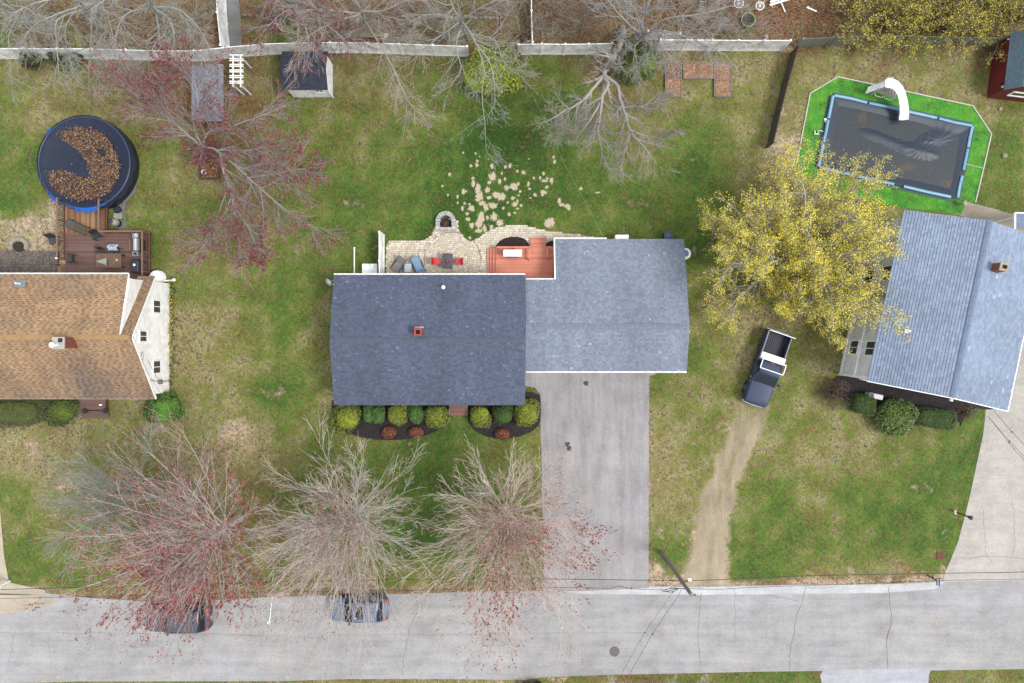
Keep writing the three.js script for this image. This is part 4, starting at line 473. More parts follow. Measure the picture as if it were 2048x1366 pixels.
// white barked tops poking up from below the frame
[[1228, 1408, 1], [1345, 1404, 2], [1398, 1412, 3]].forEach(([a, b, k]) => tree('birch_tree', 'small white barked birch with bare upright branches beside the road', 'white birches along the far roadside', W(a, b - 10), { fork: .7, r: .08, n: 6, el: [.5, 1.2], len: 2.7, levels: 2, kids: [7, 6], from: [.3, .2], ang: [.5, .5], ratio: [.45, .5], up: [.1, .05, 0], wig: .12, tip: .012, bark: tone(236, 228, 220), lean: [0, 0, -.35] }, 70 + k));

[[545, 40], [640, 30], [690, 66], [800, 40], [850, 62], [890, 18], [1010, 40], [1040, 72], [1105, 30], [1160, 60], [1190, 18], [1330, 20], [1420, 40], [1455, 70], [260, 40], [120, 30], [400, 50], [30, 60]].forEach(([a, b], i) => tree('bare_sapling', 'thin bare grey sapling in the tangled strip behind the rear fence', 'bare saplings behind the rear fence', W(a, b), { fork: .5, r: .05, n: 9, el: [.2, 1.3], len: 2.6 + (i % 4) * .35, levels: 2, kids: [9, 5], from: [.15, .15], ang: [.7, .65], ratio: [.5, .5], up: [.05, .03, 0], wig: .15, tip: .009, bark: i % 3 ? tone(190, 182, 172) : tone(170, 150, 140) }, 120 + i));
// ================= SHRUBS =================
function shrub(name, label, c, size, o = {}) { // c: middle on the ground; size [half x, height, half z]; a leafy shell over a twiggy core
  const { cols, n = 2600, leaf = .085, pow = 2.2, turn = 0, group, rough = .12, taper = 0, cat = 'shrub', core = true, tw } = o, t = thing(name, label, cat, c, turn, group), s = new Soup(), [a, h, b] = size, lump = rr(0, 500);
  for (let k = 0; k < n; k++) { let d; do { d = dirR(); } while (d[1] < -.55); const e = 2 / pow, sp = (v) => Math.sign(v) * Math.pow(Math.abs(v), e), q = Math.pow(Math.pow(Math.abs(d[0]), pow) + Math.pow(Math.abs(d[1]), pow) + Math.pow(Math.abs(d[2]), pow), -1 / pow);
    const r = q * (1 - rough * rnd() * rnd() * 2.5 + rough * .5 * ns(NA, lump + d[0] * 46 + d[1] * 20, lump + d[2] * 46)), y = h / 2 + d[1] * r * h / 2, tp = 1 - taper * clamp(y / h); const x = d[0] * r * a * tp, z = d[2] * r * b * tp, nn = V(d[0] / a + rr(-.7, .7), d[1] / h * 2 + rr(-.4, .9), d[2] / b + rr(-.7, .7)).normalize(), dd = dirR(), col = cols[Math.floor(rnd() * cols.length)];
    s.leaf(x, Math.max(.02, y), z, leaf * rr(.7, 1.4), leaf * rr(.45, .8), ...dd, nn.x, nn.y, nn.z, vary(col, .5)); }
  s.mesh('foliage', leafM, t);
  if (core) { const g = new THREE.SphereGeometry(1, 20, 14), p = g.attributes.position; for (let i = 0; i < p.count; i++) { const d = V(p.getX(i), p.getY(i), p.getZ(i)), q = Math.pow(Math.pow(Math.abs(d.x), pow) + Math.pow(Math.abs(d.y), pow) + Math.pow(Math.abs(d.z), pow), -1 / pow) * .78, y = h / 2 + d.y * q * h / 2, tp = 1 - taper * clamp(y / h); p.setXYZ(i, d.x * q * a * tp, Math.max(.0, y), d.z * q * b * tp); } g.computeVertexNormals(); part(t, 'branch_mass', g, M(cols[0], 1)); }
  else { const w = new Soup(); for (let k = 0; k < (tw ?? 60); k++) { const d = dirR(); d[1] = Math.abs(d[1]); const e = V(d[0] * a * .95, d[1] * h * .9 + .05, d[2] * b * .95); w.tube([V(d[0] * .08, 0, d[2] * .08), e.clone().multiplyScalar(.5).add(V(rr(-.08, .08), .12, rr(-.08, .08))), e], [.016, .011, .006], 3, vary(tone(130, 104, 84), .2)); } w.mesh('stems', woodM, t); }
  return t;
}
reseed(301);
const gold = [tone(168, 184, 50), tone(146, 166, 42), tone(206, 210, 88), tone(108, 130, 30)], mid = [tone(92, 146, 52), tone(72, 122, 44), tone(128, 172, 80)], deep = [tone(80, 112, 36), tone(64, 98, 32), tone(104, 132, 46)], rust = [tone(182, 104, 66), tone(160, 84, 54), tone(204, 130, 86)];
const W2 = (a, b, h = .6) => { const p = W(a, b, h); p.y = .045; return p; };
[[696, 836, .99, 1.35, .98, gold, 'large golden green clipped shrub at the outer corner of the front bed'], [736, 830, .48, .95, .72, mid, 'narrow dark green shrub beside the large golden corner shrub'], [755, 832, .64, .95, .72, mid, 'low dark green leafy shrub behind the first rusty clump'], [793, 830, .78, 1.15, .82, gold, 'golden green shrub between two dark green shrubs left of the steps'], [831, 829, .66, 1.1, .8, mid, 'dark green shrub beside the golden shrub nearest the front steps'], [873, 831, .84, 1.2, .82, gold, 'golden clipped shrub beside the brown front steps, on the longer bed'], [961, 831, .82, 1.2, .82, gold, 'golden clipped shrub beside the brown front steps, on the shorter bed'], [1006, 829, .92, 1.15, .82, deep, 'dark green shrub behind the bright rusty clump'], [1055, 826, .88, 1.3, .95, gold, 'golden clipped shrub at the edge of the asphalt driveway']]
  .forEach(([a, b, x, h, z, c, l], i) => shrub('shrub', l, W2(a, b), [x, h, z], { cols: c, n: c === gold ? 2700 : 2600, leaf: c === mid ? .13 : .11, rough: c === mid ? .42 : .26, pow: c === gold ? 2.5 : 2.1 }));
[[778, 865, 'rusty orange clump in mulch in front of the golden middle shrub'], [832, 865, 'rusty orange clump in mulch in front of a dark green shrub'], [1005, 868, 'bright rusty clump in the mulch beside the driveway']].forEach(([a, b, l]) => shrub('ornamental_grass', l, W2(a, b, .3), [.54, .5, .45], { cols: rust, n: 900, leaf: .09, core: false, tw: 110, cat: 'plant' }));
shrub('shrub', 'bright green rounded shrub at the corner of the white gable end', W2(335, 818), [1.28, 1.5, 1.18], { cols: [tone(110, 166, 52), tone(92, 146, 44), tone(144, 192, 76)], n: 5600, leaf: .13, rough: .3 });
shrub('shrub', 'dark clipped shrub beside the wooden porch of the tan roofed house', W2(126, 821), [1.2, 1.3, 1.0], { cols: [tone(110, 132, 38), tone(90, 114, 32), tone(136, 152, 52)], n: 4200, leaf: .12, rough: .25 });
shrub('shrub', 'broad olive shrub along the front wall of the tan roofed house', W2(30, 824), [2.2, 1.1, 1.0], { cols: [tone(108, 118, 52), tone(132, 138, 72), tone(86, 100, 42)], n: 6000, leaf: .09, pow: 3, rough: .25 });
shrub('shrub', 'brown twiggy leafless shrub at the corner of the two storey house', W2(1668, 784), [1.05, 1.3, 1.25], { cols: [tone(112, 84, 70), tone(92, 68, 58), tone(136, 104, 84)], n: 1900, leaf: .075, core: false, tw: 150, rough: .3 });
shrub('hedge', 'short dark clipped hedge block beside the brown twiggy shrub', W2(1727, 808), [.84, 1.1, .72], { cols: deep, n: 3600, pow: 6, turn: -.21, cat: 'hedge' });
shrub('shrub', 'leafy glossy green shrub between two clipped hedge blocks', W2(1790, 833), [1.38, 1.4, 1.2], { cols: [tone(118, 148, 54), tone(92, 124, 44), tone(156, 178, 76)], n: 4600, leaf: .15, rough: .3 });
shrub('hedge', 'long dark clipped hedge block beside the pale driveway house front', W2(1870, 836), [1.5, 1.05, .74], { cols: deep, n: 5200, pow: 6, turn: -.12, cat: 'hedge' });
shrub('shrub', 'bare straw coloured shrub at the end of the long hedge', W2(1935, 826), [1.1, .7, .7], { cols: [tone(150, 136, 98), tone(128, 116, 84)], n: 260, leaf: .07, core: false, tw: 90 });
shrub('arborvitae', 'large yellow green arborvitae in the gap of the white fence', W2(978, 152, 1.2), [2.6, 2.9, 1.85], { cols: [tone(150, 172, 44, 1.3), tone(126, 154, 40, 1.2), tone(204, 198, 58, 1.3)], n: 9000, leaf: .17, rough: .3, taper: .12, cat: 'shrub' });
shrub('arborvitae', 'dark green evergreen shrub between leaning oak and garden beds', W2(1278, 132, .8), [1.7, 2.3, 1.5], { cols: [tone(118, 146, 48, 1.1), tone(98, 130, 44, 1.1), tone(152, 160, 60, 1.1)], n: 5200, leaf: .15, rough: .35, taper: .2 });
[[118, 104, 'low dark evergreen shrub against the white fence beneath hanging branches'], [66, 112, 'small dark evergreen shrub against the fence in the rear corner'], [150, 108, 'narrow olive evergreen shrub against the white fence']].forEach(([a, b, l]) => shrub('arborvitae', l, W2(a, b + 8, .7), [.8, 1.5, .65], { cols: [tone(86, 98, 28), tone(70, 86, 26)], n: 1800, leaf: .13, rough: .45, taper: .3 }));
{ // flowers along the white gable wall
  reseed(400); let k = 0; for (let y = 560; y < 775; y += 11.5) { const a = 346 + rr(-4, 4), f = thing('daffodil_clump', 'clump of yellow daffodils along the foot of the white gable wall', 'flowers', W(a, y, 0), 0, 'daffodils along the white gable wall'), s = new Soup(), l = new Soup(); for (let i = 0; i < 60; i++) { const q = rr(0, 6.283), r = rr(0, .24); l.leaf(Math.cos(q) * r, .12, Math.sin(q) * r, rr(.2, .32), .025, Math.cos(q) * .4, .9, Math.sin(q) * .4, Math.cos(q + 1.5), .3, Math.sin(q + 1.5), vary(tone(70, 106, 40), .25)); } const nf = 3 + Math.floor(rnd() * 7); for (let i = 0; i < nf; i++) { const q = rr(0, 6.283), r = rr(0, .26), x = Math.cos(q) * r, z = Math.sin(q) * r; for (let j = 0; j < 3; j++) { const w = j * 1.05; s.leaf(x, .32, z, .11, .05, Math.cos(w), .1, Math.sin(w), rr(-.2, .2), 1, rr(-.2, .2), vary(tone(250, 214, 60), .1)); } } l.mesh('leaves', leafM, f); s.mesh('flowers', budM, f); k++; }
}

// ================= FENCES =================
const pieces = (parent, name, geos, mat) => geos.map((g) => partW(parent, name, [g], mat));
function boardFence(name, label, top, h, o = {}) { // top: pixels of the top line; panels of about 2.4 m between posts
  const { bay = 2.4, mat = vinyl, postMat = mat, cap = true, gap = .004, pickets = 0, rails = 2, fill = true, wave = 0 } = o, pts = [], line = top.map(([a, b]) => { const p = W(a, b, h); p.y = 0; return p; });
  const t = thing(name, label, 'fence', line[0]); let acc = 0; const seg = [0]; for (let i = 1; i < line.length; i++) { acc += line[i].distanceTo(line[i - 1]); seg.push(acc); } const n = Math.max(1, Math.round(acc / bay));
  for (let k = 0; k <= n; k++) { const s = acc * k / n; let i = 1; while (i < line.length - 1 && seg[i] < s) i++; pts.push(line[i - 1].clone().lerp(line[i], (s - seg[i - 1]) / (seg[i] - seg[i - 1]))); }
  pts.forEach((p, k) => { const po = partW(t, 'post', [box(.12, h + .08, .12, p.x, (h + .08) / 2, p.z)], postMat); if (cap) partW(po, 'cap', [cyl(.11, .02, .07, p.x, h + .115, p.z, 4, 0, 0, .785)], postMat); });
  for (let k = 0; k < n; k++) { const a = pts[k], b = pts[k + 1], d = b.clone().sub(a), L = d.length() - .12, c = a.clone().add(b).multiplyScalar(.5), ry = -Math.atan2(d.z, d.x), put = (g) => g.rotateY(ry).translate(c.x, 0, c.z);
    if (fill) { const bd = partW(t, 'panel', [put(box(L, h - .2, .035, 0, h / 2 + .01, 0))], mat); partW(bd, 'rail', [put(box(L, .14, .06, 0, h - .05, 0))], mat); partW(bd, 'rail', [put(box(L, .14, .06, 0, .1, 0))], mat); const gr = []; for (let x = -L / 2 + .15; x < L / 2; x += .15) gr.push(put(box(.012, h - .3, .045, x, h / 2, 0))); partW(bd, 'batten', gr, mat, { kind: 'stuff' }); }
    else { const first = partW(t, 'rail', [put(box(L + .12, .09, .05, 0, h * .9, -.04))], o.railMat ?? mat); partW(t, 'rail', [put(box(L + .12, .09, .05, 0, h * .5, -.04))], o.railMat ?? mat); partW(t, 'rail', [put(box(L + .12, .09, .05, 0, h * .12, -.04))], o.railMat ?? mat); const gr = []; for (let x = -L / 2; x <= L / 2; x += .115) gr.push(put(box(.1, h * (1 + rr(-.012, .012)), .02, x, h / 2, .0))); partW(t, 'pickets', gr, mat, { kind: 'stuff' }); } }
  return t;
}
reseed(501);
boardFence('vinyl_fence', 'long white vinyl privacy fence behind the shed and round pool', [[-90, 98], [45, 97], [185, 98], [322, 102], [393, 102], [450, 95], [540, 87], [640, 85], [750, 86], [850, 90], [934, 93]], 1.8);
boardFence('vinyl_fence', 'short white vinyl fence section between arborvitae and leaning oak', [[1037, 89], [1090, 88], [1140, 89], [1224, 87]], 1.8, { bay: 1.85 });
boardFence('vinyl_fence', 'white vinyl fence section behind the garden beds', [[1322, 80], [1400, 80], [1470, 81], [1581, 81]], 1.8, { bay: 1.9 });
boardFence('vinyl_fence', 'white vinyl fence running away from the yard beside the path', [[431, -40], [434, 20], [438, 60], [441, 90]], 1.8, { bay: 2 });
boardFence('vinyl_fence', 'narrow white vinyl fence dividing the neighbouring yards', [[1063, -40], [1063, 20], [1064, 60], [1065, 84]], 1.5, { bay: 2 });
boardFence('vinyl_fence', 'low white vinyl fence piece behind the oak trunks', [[1296, 62], [1360, 66]], 1.4, { bay: 1 });
const greyWood = M(tone(160, 164, 150), .95, { grain: T.woodV }), darkWood = M(tone(92, 84, 76), .95, { grain: T.woodV });
const slatF = boardFence('slat_fence', 'weathered grey picket fence with rails and leaning braces before the thicket', [[1606, 78], [1700, 73], [1830, 72], [1960, 75], [2100, 76]], 1.45, { fill: false, bay: 2.4, mat: greyWood, postMat: greyWood, cap: false, railMat: M(tone(168, 172, 160), .9, { grain: T.wood }) });
for (const [a, b] of [[1666, 74], [1733, 72], [1800, 72]]) { const p = W(a, b, 1.4), q = W(a - 15, 95, .05); partW(slatF, 'brace', [beam(p, q, .08, .06)], greyWood); }
boardFence('plank_fence', 'dark brown wooden plank fence along the side of the pool yard', [[1597, 92], [1580, 150], [1562, 220], [1547, 284]], 1.45, { fill: false, bay: 2.4, mat: darkWood, postMat: darkWood, cap: false, railMat: darkWood });
{ // screen beside the patio of the main house
  const s = thing('privacy_screen', 'white vinyl privacy screen at the end of the patio', 'screen', W(770, 500)); const a = W(759, 464, 1.8), b = W(759.5, 560, 1.8), d = b.z - a.z;
  partW(s, 'panel', [box(.05, 1.6, d, a.x, .95, (a.z + b.z) / 2)], vinyl); partW(s, 'rail', [box(.09, .14, d, a.x, 1.77, (a.z + b.z) / 2)], vinyl); partW(s, 'rail', [box(.09, .14, d, a.x, .12, (a.z + b.z) / 2)], vinyl); for (const z of [a.z, a.z + d * .6]) partW(s, 'post', [box(.13, 1.9, .13, a.x, .95, z)], vinyl);
  const c = thing('storage_box', 'white low storage box between patio screen and house wall', 'box', W(743, 541)); part(c, 'body', [rbox(1.05, .7, .8, .03, 0, .35, 0)], vinyl); part(c, 'lid', [rbox(.54, .05, .85, .02, -.275, .73, 0)], vinyl); part(c, 'lid', [rbox(.54, .05, .85, .02, .275, .73, 0)], vinyl);
  const p = thing('downspout_pipe', 'white drain pipe lying on the grass beside the house', 'pipe', W(709, 520)); part(p, 'pipe', [cyl(.05, .05, 1.9, 0, .055, .05, 12, Math.PI / 2)], white); part(p, 'coupling', [cyl(.065, .065, .14, 0, .065, -.86, 12, Math.PI / 2)], white);
}

// ================= SHEDS =================
{
  const h = thing('shed', 'small white shed with black shingle roof by the white fence', 'shed', [-14.75, 0, -19.3]); const x0 = -16.42, x1 = -13.16, z0 = -20.72, z1 = -17.96, zr = -19.34, e = 2.0, r = 2.55;
  partW(h, 'wall', [box(2.9, 1.95, 2.4, -14.75, .975, -19.34), polyWall([V(-16.2, 1.95, -20.54), V(-16.2, 1.95, -18.14), V(-16.2, 2.42, zr)], .05), polyWall([V(-13.3, 1.95, -18.14), V(-13.3, 1.95, -20.54), V(-13.3, 2.42, zr)], .05)], sidingM(new THREE.Color(.8, .81, .82)));
  const A = [V(x1, e, z0), V(x0, e, z0), V(x0, r, zr), V(x1, r, zr)], B = [V(x0, e, z1), V(x1, e, z1), V(x1, r, zr), V(x0, r, zr)], roof = partW(h, 'roof', [slab(...A, .06), slab(...B, .06)], M(tone(60, 66, 82), .9)); reseed(15); for (const S of [A, B]) shingles(roof, ...S, { col: tone(62, 68, 86), tabs: [.2, .34], expo: .15 });
  windowOn(h, V(-13.95, 1.35, -18.13), V(1, 0, 0), V(0, 1, 0), .5, .45); const d = partW(h, 'door', [rbox(1.1, 1.7, .04, .01, -15.3, .9, -18.12)], white); partW(d, 'handle', [box(.03, .14, .05, -14.85, .95, -18.09)], blackM); partW(h, 'corner_trim', [box(.1, 1.95, .1, -13.28, .975, -18.12)], whiteTrim); partW(h, 'base', [box(3.0, .1, 2.5, -14.75, .05, -19.34)], greyWood);
}
{ // red shed at the right edge
  const c = W(2040, 150, 0), h = thing('shed', 'dark red barn shed with grey shingle roof at the pool yard corner', 'shed', [37.0, 0, -19.85], -.12); const red = M(tone(134, 40, 44), .8, { grain: T.woodV });
  const w = 3.0, L = 3.9, e = 2.0; // barn roof
  part(h, 'wall', [box(w, e, L, 0, e / 2, 0), polyWall([V(-w / 2, e, L / 2), V(w / 2, e, L / 2), V(w * .28, e + .75, L / 2), V(0, e + 1, L / 2), V(-w * .28, e + .75, L / 2)], .05), polyWall([V(w / 2, e, -L / 2), V(-w / 2, e, -L / 2), V(-w * .28, e + .75, -L / 2), V(0, e + 1, -L / 2), V(w * .28, e + .75, -L / 2)], .05)], red);
  const zz = L / 2 + .1, roof = part(h, 'roof', [slab(V(-w / 2 - .1, e - .03, -zz), V(-w / 2 - .1, e - .03, zz), V(-w * .28, e + .8, zz), V(-w * .28, e + .8, -zz), .06), slab(V(-w * .28, e + .8, -zz), V(-w * .28, e + .8, zz), V(0, e + 1.06, zz), V(0, e + 1.06, -zz), .06), slab(V(0, e + 1.06, -zz), V(0, e + 1.06, zz), V(w * .28, e + .8, zz), V(w * .28, e + .8, -zz), .06), slab(V(w * .28, e + .8, -zz), V(w * .28, e + .8, zz), V(w / 2 + .1, e - .03, zz), V(w / 2 + .1, e - .03, -zz), .06)], M(tone(120, 138, 158), .9));
  reseed(16); const S = new THREE.Group(); const add = (q, c) => { const m = shingles(roof, ...q, { col: c, expo: .16, tabs: [.2, .34], spread: .12 }); m.geometry.translate(h.position.x, h.position.y, h.position.z); }; add([V(-w / 2 - .1, e - .03, -zz), V(-w / 2 - .1, e - .03, zz), V(-w * .28, e + .8, zz), V(-w * .28, e + .8, -zz)], tone(110, 136, 152)); add([V(-w * .28, e + .8, -zz), V(-w * .28, e + .8, zz), V(0, e + 1.06, zz), V(0, e + 1.06, -zz)], tone(126, 148, 176)); add([V(w * .28, e + .8, zz), V(w * .28, e + .8, -zz), V(0, e + 1.06, -zz), V(0, e + 1.06, zz)], tone(126, 148, 176));
  const wn = part(h, 'window', [box(1.5, .1, .08, .1, 1.62, L / 2 + .03), box(1.5, .1, .1, .1, .98, L / 2 + .03), box(.1, .74, .08, -.65, 1.3, L / 2 + .03), box(.1, .74, .08, .85, 1.3, L / 2 + .03)], whiteTrim); part(wn, 'pane', [box(1.4, .56, .03, .1, 1.3, L / 2 + .02)], glassDark); for (const z of [-1.7, 1.75]) part(h, 'wall_lamp', [box(.1, .12, .1, -w / 2 - .05, 1.7, z)], white); part(h, 'hinge', [box(.05, .3, .06, -w / 2 - .03, 1.5, 1.4)], blackM);
}
{ // low lean-to with a pale grey roof under the maple
  const a = W(414, 186, 1.7), h = thing('lean_to', 'low open lean to with weathered grey shingle roof under the maple', 'shed', [a.x, 0, a.z]); const x = 1.18, z = 2.05, A = [V(-x, 1.55, -z), V(-x, 1.55, z), V(x - .28, 1.85, z), V(x - .28, 1.85, -z)], B = [V(x, 1.7, z), V(x, 1.7, -z), V(x - .28, 1.85, -z), V(x - .28, 1.85, z)];
  const roof = part(h, 'roof', [slab(...A, .06), slab(...B, .06)], M(tone(150, 156, 166), .9)); reseed(17); for (const S of [A, B]) shingles(roof, ...S.map((p) => p.clone().add(h.position)), { col: tone(158, 162, 172), expo: .15 }); for (const sx of [-1, 1]) for (const sz of [-1, 1]) part(h, 'post', [box(.1, 1.5, .1, sx * (x - .15), .75, sz * (z - .15))], greyWood); part(h, 'back_wall', [box(.04, 1.4, z * 1.9, -x + .15, .75, 0)], greyWood);
}
{ // slatted white arbor
  const a = W(474, 142, 2.0), h = thing('garden_arbor', 'white slatted garden arbor standing in front of the fence', 'arbor', [a.x, 0, a.z]); for (const x of [-.27, .27]) part(h, 'beam', [box(.07, .12, 2.3, x, 2.0, 0)], white); for (let k = 0; k < 11; k++) part(h, 'slat', [box(1.0, .05, .07, 0, 2.09, -1.1 + k * .2 + (k % 2) * .07)], white); for (const x of [-.27, .27]) for (const z of [-1, 1]) part(h, 'post', [box(.08, 1.95, .08, x, .975, z)], white);
}

// ================= ROUND POOL =================
{
  const c = W(168, 325, 1.3), R = 3.34, h = thing('round_pool', 'round above ground pool under a sagging navy winter cover', 'pool', [c.x, 0, c.z]);
  const navy = new THREE.MeshPhysicalMaterial({ color: tone(24, 40, 72), roughness: .3, specularIntensity: .7, bumpMap: scaled(T.bump, 1.5), bumpScale: .02, });
  part(h, 'wall', [lathe([[R - .02, 0], [R, .02], [R, 1.22], [R - .05, 1.24]], 48)], M(tone(40, 46, 58), .5)); part(h, 'rim', [torus(R - .02, .07, 0, 1.25, 0, 56)], M(tone(60, 78, 110), .4));
  const seg = 72, rings = 22, pos = [], idx = []; for (let j = 0; j <= rings; j++) for (let i = 0; i <= seg; i++) { const a = i / seg * 6.2832, q = j / rings, r = q * (R + .04), x = Math.cos(a) * r, z = Math.sin(a) * r, sag = -.42 * (1 - Math.pow(q, 3)) + (q > .9 ? 0 : .03 * ns(NA, x * 16 + 80, z * 16) * (1 - q)) + .025 * Math.sin(a * 18 + 2 * ns(NB, i * 3, 5)) * sstep(.6, 1, q); pos.push(x, 1.32 + sag - (q > .98 ? .05 : 0), z); }
  for (let j = 0; j < rings; j++) for (let i = 0; i < seg; i++) { const a = j * (seg + 1) + i; idx.push(a, a + 1, a + seg + 1, a + 1, a + seg + 2, a + seg + 1); }
  const g = new THREE.BufferGeometry(); g.setAttribute('position', new THREE.Float32BufferAttribute(pos, 3)); g.setIndex(idx); g.computeVertexNormals(); part(h, 'cover', [g], navy);
  const skirt = new Soup(); for (let i = 0; i < seg; i++) { const f = (k) => { const a = k / seg * 6.2832, d = .34 + .14 * Math.sin(k * 1.7) + .1 * ns(NA, k * 9, 3); return [V(Math.cos(a) * (R + .09), 1.3, Math.sin(a) * (R + .09)), V(Math.cos(a) * (R + .13), 1.3 - d, Math.sin(a) * (R + .13))]; }, [a, b] = f(i), [p, q] = f((i + 1) % seg); skirt.quad(b, a, p, q, [.018, .026, .05]); } skirt.mesh('cover_skirt', VC(.5), h);
  const blue = M(tone(28, 110, 214), .45); const flap = (a0, a1, d, y0) => { const s = new Soup(), n = 12; for (let i = 0; i < n; i++) { const f = (k) => { const a = mixn(a0, a1, k / n), w = d * Math.sin(Math.PI * clamp(k / n, .06, .94)) * (.8 + .3 * Math.sin(k * 2.3)); return [V(Math.cos(a) * (R - .04), 1.36, Math.sin(a) * (R - .04)), V(Math.cos(a) * (R + w), 1.3 - w * .45 + .04 * Math.sin(k * 3), Math.sin(a) * (R + w))]; }, [p, q] = f(i), [u, v] = f(i + 1); s.quad(p, u, v, q, [1, 1, 1]); } const m = s.mesh('blue_tarp', blue, h); }; flap(1.08, 1.95, .34); flap(2.05, 2.5, .3); flap(3.72, 4.0, .3); flap(2.72, 2.86, .15);
  // leaf raft on the cover
  const poly = [[116, 274], [135, 260], [165, 255], [190, 259], [212, 272], [228, 295], [238, 315], [241, 335], [236, 360], [222, 383], [195, 398], [165, 402], [135, 396], [112, 382], [99, 360], [99, 342], [120, 341], [140, 345], [155, 352], [170, 356], [180, 352], [177, 340], [172, 325], [163, 310], [150, 297], [135, 285]], hole = [[190, 298], [206, 296], [213, 308], [207, 316], [199, 308]], lf = new Soup(); reseed(18);
  const lc = [tone(126, 92, 66), tone(98, 70, 54), tone(160, 124, 92), tone(196, 168, 136), tone(72, 52, 44), tone(150, 100, 62)];
  for (let k = 0; k < 11000; k++) { const a = rr(95, 245), b = rr(252, 404), e = 2.4 * ns(NC, a * 2, b * 2), inn = inside(poly, a + e, b + e) && !inside(hole, a, b); if (!inn && rnd() > .004) continue; const p = W(a, b, 1.05), x = p.x - c.x, z = p.z - c.z, q = Math.hypot(x, z) / (R + .04); if (q > .9) continue; const d = dirR(), m = Math.hypot(d[0], d[2]) || 1; lf.leaf(x, 1.345 - .42 * (1 - q ** 3) + rr(0, .07), z, rr(.08, .17), rr(.05, .1), d[0] / m, 0, d[2] / m, rr(-.5, .5), 1, rr(-.5, .5), vary(lc[Math.floor(rnd() * lc.length)], .25)); }
  const raft = lf.mesh('fallen_leaves', VC(.95), null); raft.position.copy(h.position); raft.userData = { kind: 'stuff', label: 'raft of brown fallen leaves lying on the round pool cover', category: 'leaves' }; raft.name = numbered('fallen_leaves'); scene.add(raft);
  const rim = struct('gravel', prism(outline(curve([[262, 300], [272, 335], [262, 372], [240, 402], [232, 452], [252, 456], [250, 410], [270, 385], [276, 340], [268, 300]], 4)), .004, .03), M(tone(168, 172, 172), 1, { grain: T.stain, size: .5, bumpMap: scaled(T.bump, .4), bumpScale: .04 }));
  const f = thing('pool_filter', 'tan spherical pool filter tank beside the deck', 'filter', W(237, 447)); part(f, 'tank', [ball(.3, 0, .45, 0, 1, 1.05, 1, 18)], M(tone(186, 180, 160), .5)); part(f, 'valve', [cyl(.1, .1, .18, -.08, .82, -.02, 12), box(.3, .05, .06, -.08, .92, -.02)], M(tone(60, 80, 120), .4)); part(f, 'base', [cyl(.28, .22, .16, 0, .08, 0, 16)], blackM); const ic = thing('pool_pump_box', 'pale plastic box next to the pool filter tank', 'box', W(241, 434)); part(ic, 'body', [rbox(.62, .35, .42, .03, 0, .175, 0)], M(tone(170, 172, 160), .7)); part(ic, 'lid', [rbox(.32, .04, .44, .015, -.16, .37, 0)], M(tone(180, 182, 170), .7)); part(ic, 'lid', [rbox(.29, .04, .44, .015, .16, .37, 0)], M(tone(172, 174, 162), .7));
  for (const [a, b, l] of [[239, 404, 'black plastic tub beside the round pool wall'], [238, 420, 'black plastic crate between tub and filter box']]) { const k = thing('plastic_tub', l, 'tub', W(a, b), .5); part(k, 'body', [rbox(.42, .3, .36, .03, 0, .15, 0)], M(tone(46, 52, 62), .5)); part(k, 'lid', [rbox(.46, .04, .4, .015, 0, .31, 0)], M(tone(54, 60, 72), .5)); }
}

// ================= WEST DECK =================
const deckBrown = [0, 1, 2].map((k) => M(tone(124 + k * 7, 94 + k * 5, 86 + k * 4), .8, { grain: T.wood, size: 1.6 })), deckTan = [0, 1, 2].map((k) => M(tone(150 + k * 16, 112 + k * 14, 82 + k * 12), .85, { grain: T.woodV, size: 1.6 })), railWood = M(tone(152, 120, 102), .85, { grain: T.wood }), balM = M(tone(112, 74, 62), .85, { grain: T.woodV });
function railing(par, a, b, y, h, o = {}) { // top rail, bottom rail, posts and balusters from a to b (world, on the deck)
  const { mat = railWood, bal = balM, posts = [0, 1], post = mat } = o, A = V(a[0], y + h, a[1]), B = V(b[0], y + h, b[1]), d = B.clone().sub(A), L = d.length(); const r = partW(par, 'rail', [beam(A, B, .12, .045)], mat); partW(par, 'rail', [beam(A.clone().setY(y + .1), B.clone().setY(y + .1), .05, .08)], bal); const gs = []; for (let s = .1; s < L; s += .125) { const p = A.clone().addScaledVector(d, s / L); gs.push(box(.036, h - .1, .036, p.x, y + h / 2 + .03, p.z)); } partW(r, 'balusters', gs, bal, { kind: 'stuff' }); for (const t of posts) { const p = A.clone().addScaledVector(d, t); partW(par, 'post', [box(.09, y + h + .02, .09, p.x, (y + h + .02) / 2, p.z)], post); } }
